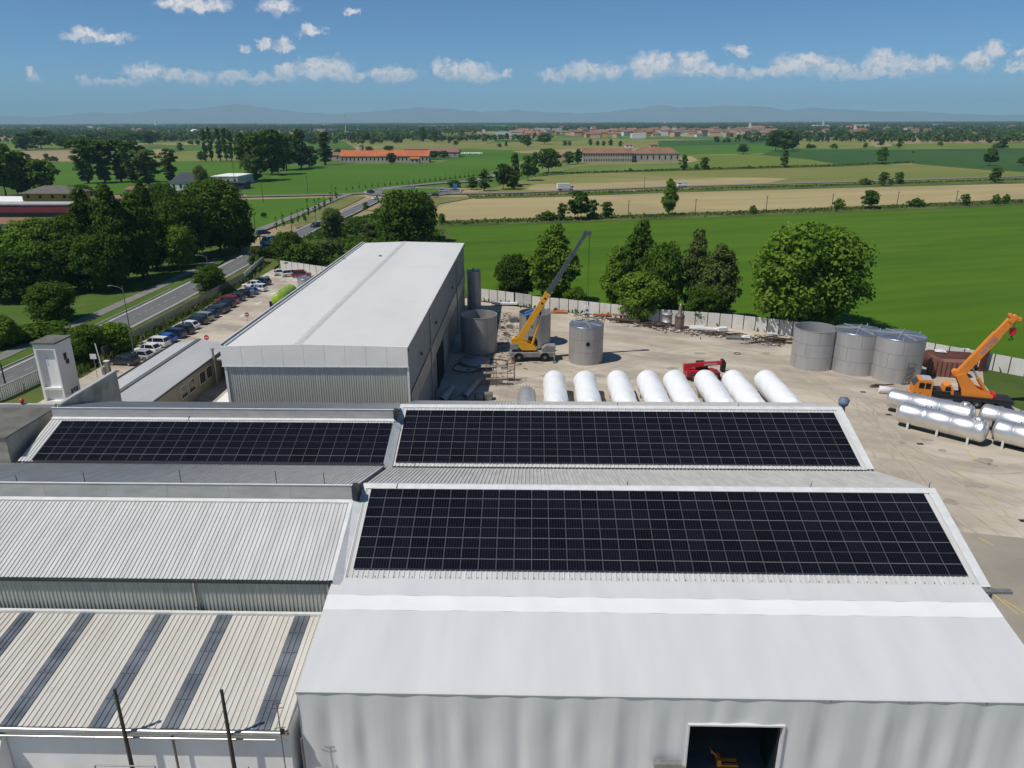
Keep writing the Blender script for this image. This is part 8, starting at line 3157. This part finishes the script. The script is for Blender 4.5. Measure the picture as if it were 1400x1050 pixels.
# left: yellow house, red fascia shop, houses among the trees
house('villa', 'ochre house with wide grey hipped roof behind the shop', 'house', 33, 99, 282, 264.5, 253.5, 15, 'plaster_ochre', 'grey_tiles', 4, 2, .95, over=1.0)
o = house('shop', 'long low shop with dusty red fascia and white flat roof', 'shop', -40, 110, 295, 280.5, 280.5, 9, 'shop_red', 'parapet')
mb = MB()
L0 = P(35, 292)
mb.box((-24, -1.0, 0), (20, -.05, 1.7))
mb.build('shop_front', MT['void'], o)
house('shop_hall', 'white flat roofed hall behind the red fascia', 'hall', -60, 45, 282, 276, 271.5, 26, 'annex_roof', 'render_white', over=.2)
house('farm_house', 'brown tiled house at the left edge below the red fascia', 'house', -30, 30, 316, 306, 297, 12, 'plaster_cream', 'brown_tiles', 5)
house('villa', 'house with dark slate roof between garden trees', 'house', 234, 271, 260, 249, 235.5, 14, 'plaster_white', 'slate', 4, 1, .6)
house('workshop', 'white flat roofed workshop among trees on the green field', 'workshop', 290, 326, 253, 242, 242, 26, 'parapet', 'render_white', 4)
house('shed', 'low navy shed right of the white flat workshop', 'shed', 312, 334, 258, 250, 248, 10, 'slate', 'slate')
house('farm_house', 'brown roofed house among the trees, chimney visible', 'house', 172, 197, 268, 259, 254.5, 12, 'plaster_cream', 'brown_tiles', 3)
house('farm_house', 'long reddish roof between the park trees', 'house', 146, 168, 276, 271, 266.5, 10, 'plaster_white', 'terracotta', 3)
house('farm_house', 'orange roofed house glimpsed behind the dark park trees', 'house', 214, 234, 292, 284, 278, 10, 'plaster_cream', 'terracotta', 3)
# village skyline: one prototype house, then copies
HP = []
for k, (w_, d_, h_, rh_) in enumerate(((11, 10, 6.5, 2.4), (16, 11, 5.5, 2.6), (9, 9, 8, 2.0))):
    t = thing('village_house', 'x', 'house', (0, 0, 0))
    mb = MB()
    mb.prism([(-w_ / 2, 0, 0), (w_ / 2, 0, 0), (w_ / 2, d_, 0), (-w_ / 2, d_, 0)], (0, 0, h_))
    mb.build('wall', MT['plaster_cream'], t)
    mb = MB()
    mb.prism([(-w_ / 2 - .4, -.5, h_), (-w_ / 2 - .4, d_ + .5, h_), (-w_ / 2 - .4, d_ / 2, h_ + rh_)], (w_ + .8, 0, 0))
    mb.build('roof', MT['terracotta'], t)
    HP.append(t)
g = random.Random(21)
WALLS = [('plaster_cream', 'cream'), ('plaster_white', 'white'), ('plaster_ochre', 'ochre'), ('plaster_pink', 'salmon'), ('plaster_stone', 'stone grey')]
hu = [False] * 3
spots = []
for i in range(140):
    u = g.uniform(700, 1058)
    v = 178.5 + 10 * g.random() ** 0.8 - (1.5 if u > 900 else 0)
    if 730 < u < 800:
        v -= 2
    spots.append((u, v))
spots += [(u, v) for u, v in ((1108, 184), (1122, 185), (1130, 184), (1171, 185), (1176, 183.5), (1181, 184.5), (1160, 178), (1150, 177), (1214, 180), (1235, 182), (1242, 181), (1268, 183), (1300, 179), (1310, 179), (1385, 177), (112, 181), (140, 178), (150, 178.5), (182, 180), (190, 181), (372, 184), (380, 185), (395, 187), (402, 188), (640, 186), (1250, 187))]
for (u, v) in spots:
    k = g.choice((0, 0, 1, 1, 2))
    wm, wn_ = g.choice(WALLS)
    p = P(u, v)
    side = 'in the village behind the farmstead' if 690 < u < 900 else 'in the village below the church tower' if 900 <= u < 1065 else 'in the far right woods' if u >= 1065 else 'on the far left plain' if u < 420 else 'beyond the orange farm'
    lab = '%s %s house %s' % (wn_, ('small', 'long', 'tall')[k], side)
    s_ = g.uniform(1.0, 1.8)
    if not hu[k]:
        hu[k] = True
        o = HP[k]
        o.location = (p.x, p.y, -.5)
        o.rotation_euler = (0, 0, g.uniform(-.5, .5))
        o.scale = (s_,) * 3
    else:
        o = dup(HP[k], (p.x, p.y, -.5), g.uniform(-.5, .5), scale=s_)
    for c in o.children:
        if c.name.startswith('wall'):
            c.material_slots[0].link = 'OBJECT'
            c.material_slots[0].material = MT[wm]
        if c.name.startswith('roof') and g.random() < .35:
            c.material_slots[0].link = 'OBJECT'
            c.material_slots[0].material = MT['brown_tiles']
    o['label'] = lab
    o['group'] = 'houses of the distant plain'
# pale industrial blocks
for (u0, u1, vb, ve, w_, lab) in ((677, 699, 186, 181, 'plaster_white', 'white factory block left of the village'), (657, 663, 181, 177.5, 'plaster_white', 'tiny white block in the far woods left of the village'), (716, 728, 180, 176.5, 'plaster_white', 'white block at the left of the village roofs'),
                                  (730, 752, 179, 175.5, 'plaster_white', 'long white hall behind the village roofs'), (755, 768, 179.5, 175.8, 'annex_roof', 'grey hall behind the village roofs'), (864, 883, 189, 183, 'plaster_white', 'large white block in front of the village'),
                                  (1111, 1136, 174.5, 171, 'plaster_white', 'cream long block left in the far right town'), (1168, 1190, 174, 170.3, 'plaster_white', 'cream long block right in the far right town'), (1276, 1292, 173, 169.5, 'annex_roof', 'long grey hall in the far right woods'),
                                  (1360, 1380, 172.5, 170.5, 'plaster_white', 'pale roof in woods near the right edge'), (48, 75, 176, 174, 'annex_roof', 'long grey hall far left on the plain'), (120, 126, 176, 172.8, 'plaster_white', 'left bright block on the far left plain'),
                                  (134, 143, 177, 174.5, 'plaster_white', 'middle bright block on the far left plain'), (158, 168, 174, 171.8, 'plaster_white', 'right bright block on the far left plain'), (165, 195, 181.5, 179.2, 'terracotta', 'long red block over the poplar tree belt'),
                                  (228, 262, 190, 186.5, 'plaster_stone', 'pale depot roofs left of the column poplars'), (430, 456, 181, 176.5, 'plaster_stone', 'pale apartment blocks behind the grove'), (470, 482, 187, 184.5, 'plaster_white', 'white greenhouse behind the silo'), (405, 425, 187, 183, 'terracotta', 'reddish blocks above the big grove')):
    house('industrial_block', lab, 'building', u0, u1, vb, ve, ve, 30, w_, 'plaster_white' if w_ == 'plaster_white' else 'parapet')
# church and towers


def spire(u, vb, vt, w, label, name='church_tower', roof=True):
    q = P(u, vb)
    h = PY(u, vt, q.y).z
    o = thing(name, label, 'tower', (q.x, q.y, -.4))
    mb = MB()
    mb.box((-w / 2, -w / 2, 0), (w / 2, w / 2, h * .8))
    mb.build('shaft', MT['plaster_white'], o)
    mb = MB()
    mb.lathe([(w * .6, h * .8), (w * .55, h * .86), (w * .12, h * .93), (0, h)], 4)
    mb.build('spire', MT['plaster_pink' if roof else 'plaster_white'], o)


spire(1024.5, 184, 166, 5.5, 'white church tower rising over the village roofs')
house('church', 'church nave with brown roof beside the white tower', 'church', 1026, 1043, 181, 174.5, 172, 16, 'plaster_white', 'terracotta')
spire(1168, 184.5, 170, 5, 'slim church tower among the far right woods')
spire(1125, 175, 164.5, 6, 'far pale tower over the cream blocks')
spire(213.5, 173, 163.5, 14, 'dark far tower block on the left horizon', 'tower_block', False)
spire(909, 170, 164.5, 12, 'faint red white tower on the horizon above the village', 'water_tower', True)
q = P(473, 183)
h = PY(473, 150, q.y).z
o = thing('radio_mast', 'thin red and white radio mast left of centre on the horizon', 'mast', (q.x, q.y, -.4))
for k in range(6):
    mb = MB()
    mb.beam((0, 0, h * k / 6), (0, 0, h * (k + 1) / 6 - .02), 1.5 - .15 * k, 1.5 - .15 * k)
    mb.build('mast_section', MT['plaster_white'] if k % 2 else MT['plaster_pink'], o)
q = P(266, 181)
o = thing('dome_hall', 'white inflated dome left of the column poplars', 'dome', (q.x, q.y, -.4))
mb = MB()
mb.lathe([(14, 0), (13, 5), (9, 9), (4, 11), (0, 11.4)], 20)
mb.build('shell', MT['plastic_white'], o)

# the same words never point at two things: number what is still alike, from left to right
by = {}
for o in COL.objects:
    if o.parent is None and 'label' in o and o.get('kind') == 'thing':
        by.setdefault(o['label'], []).append(o)
for lab, os_ in by.items():
    if len(os_) > 1:
        os_.sort(key=lambda o: project(o.location)[0])
        for i, o in enumerate(os_):
            o['label'] = '%s, %s of %d from left' % (lab, nth(i + 1), len(os_))
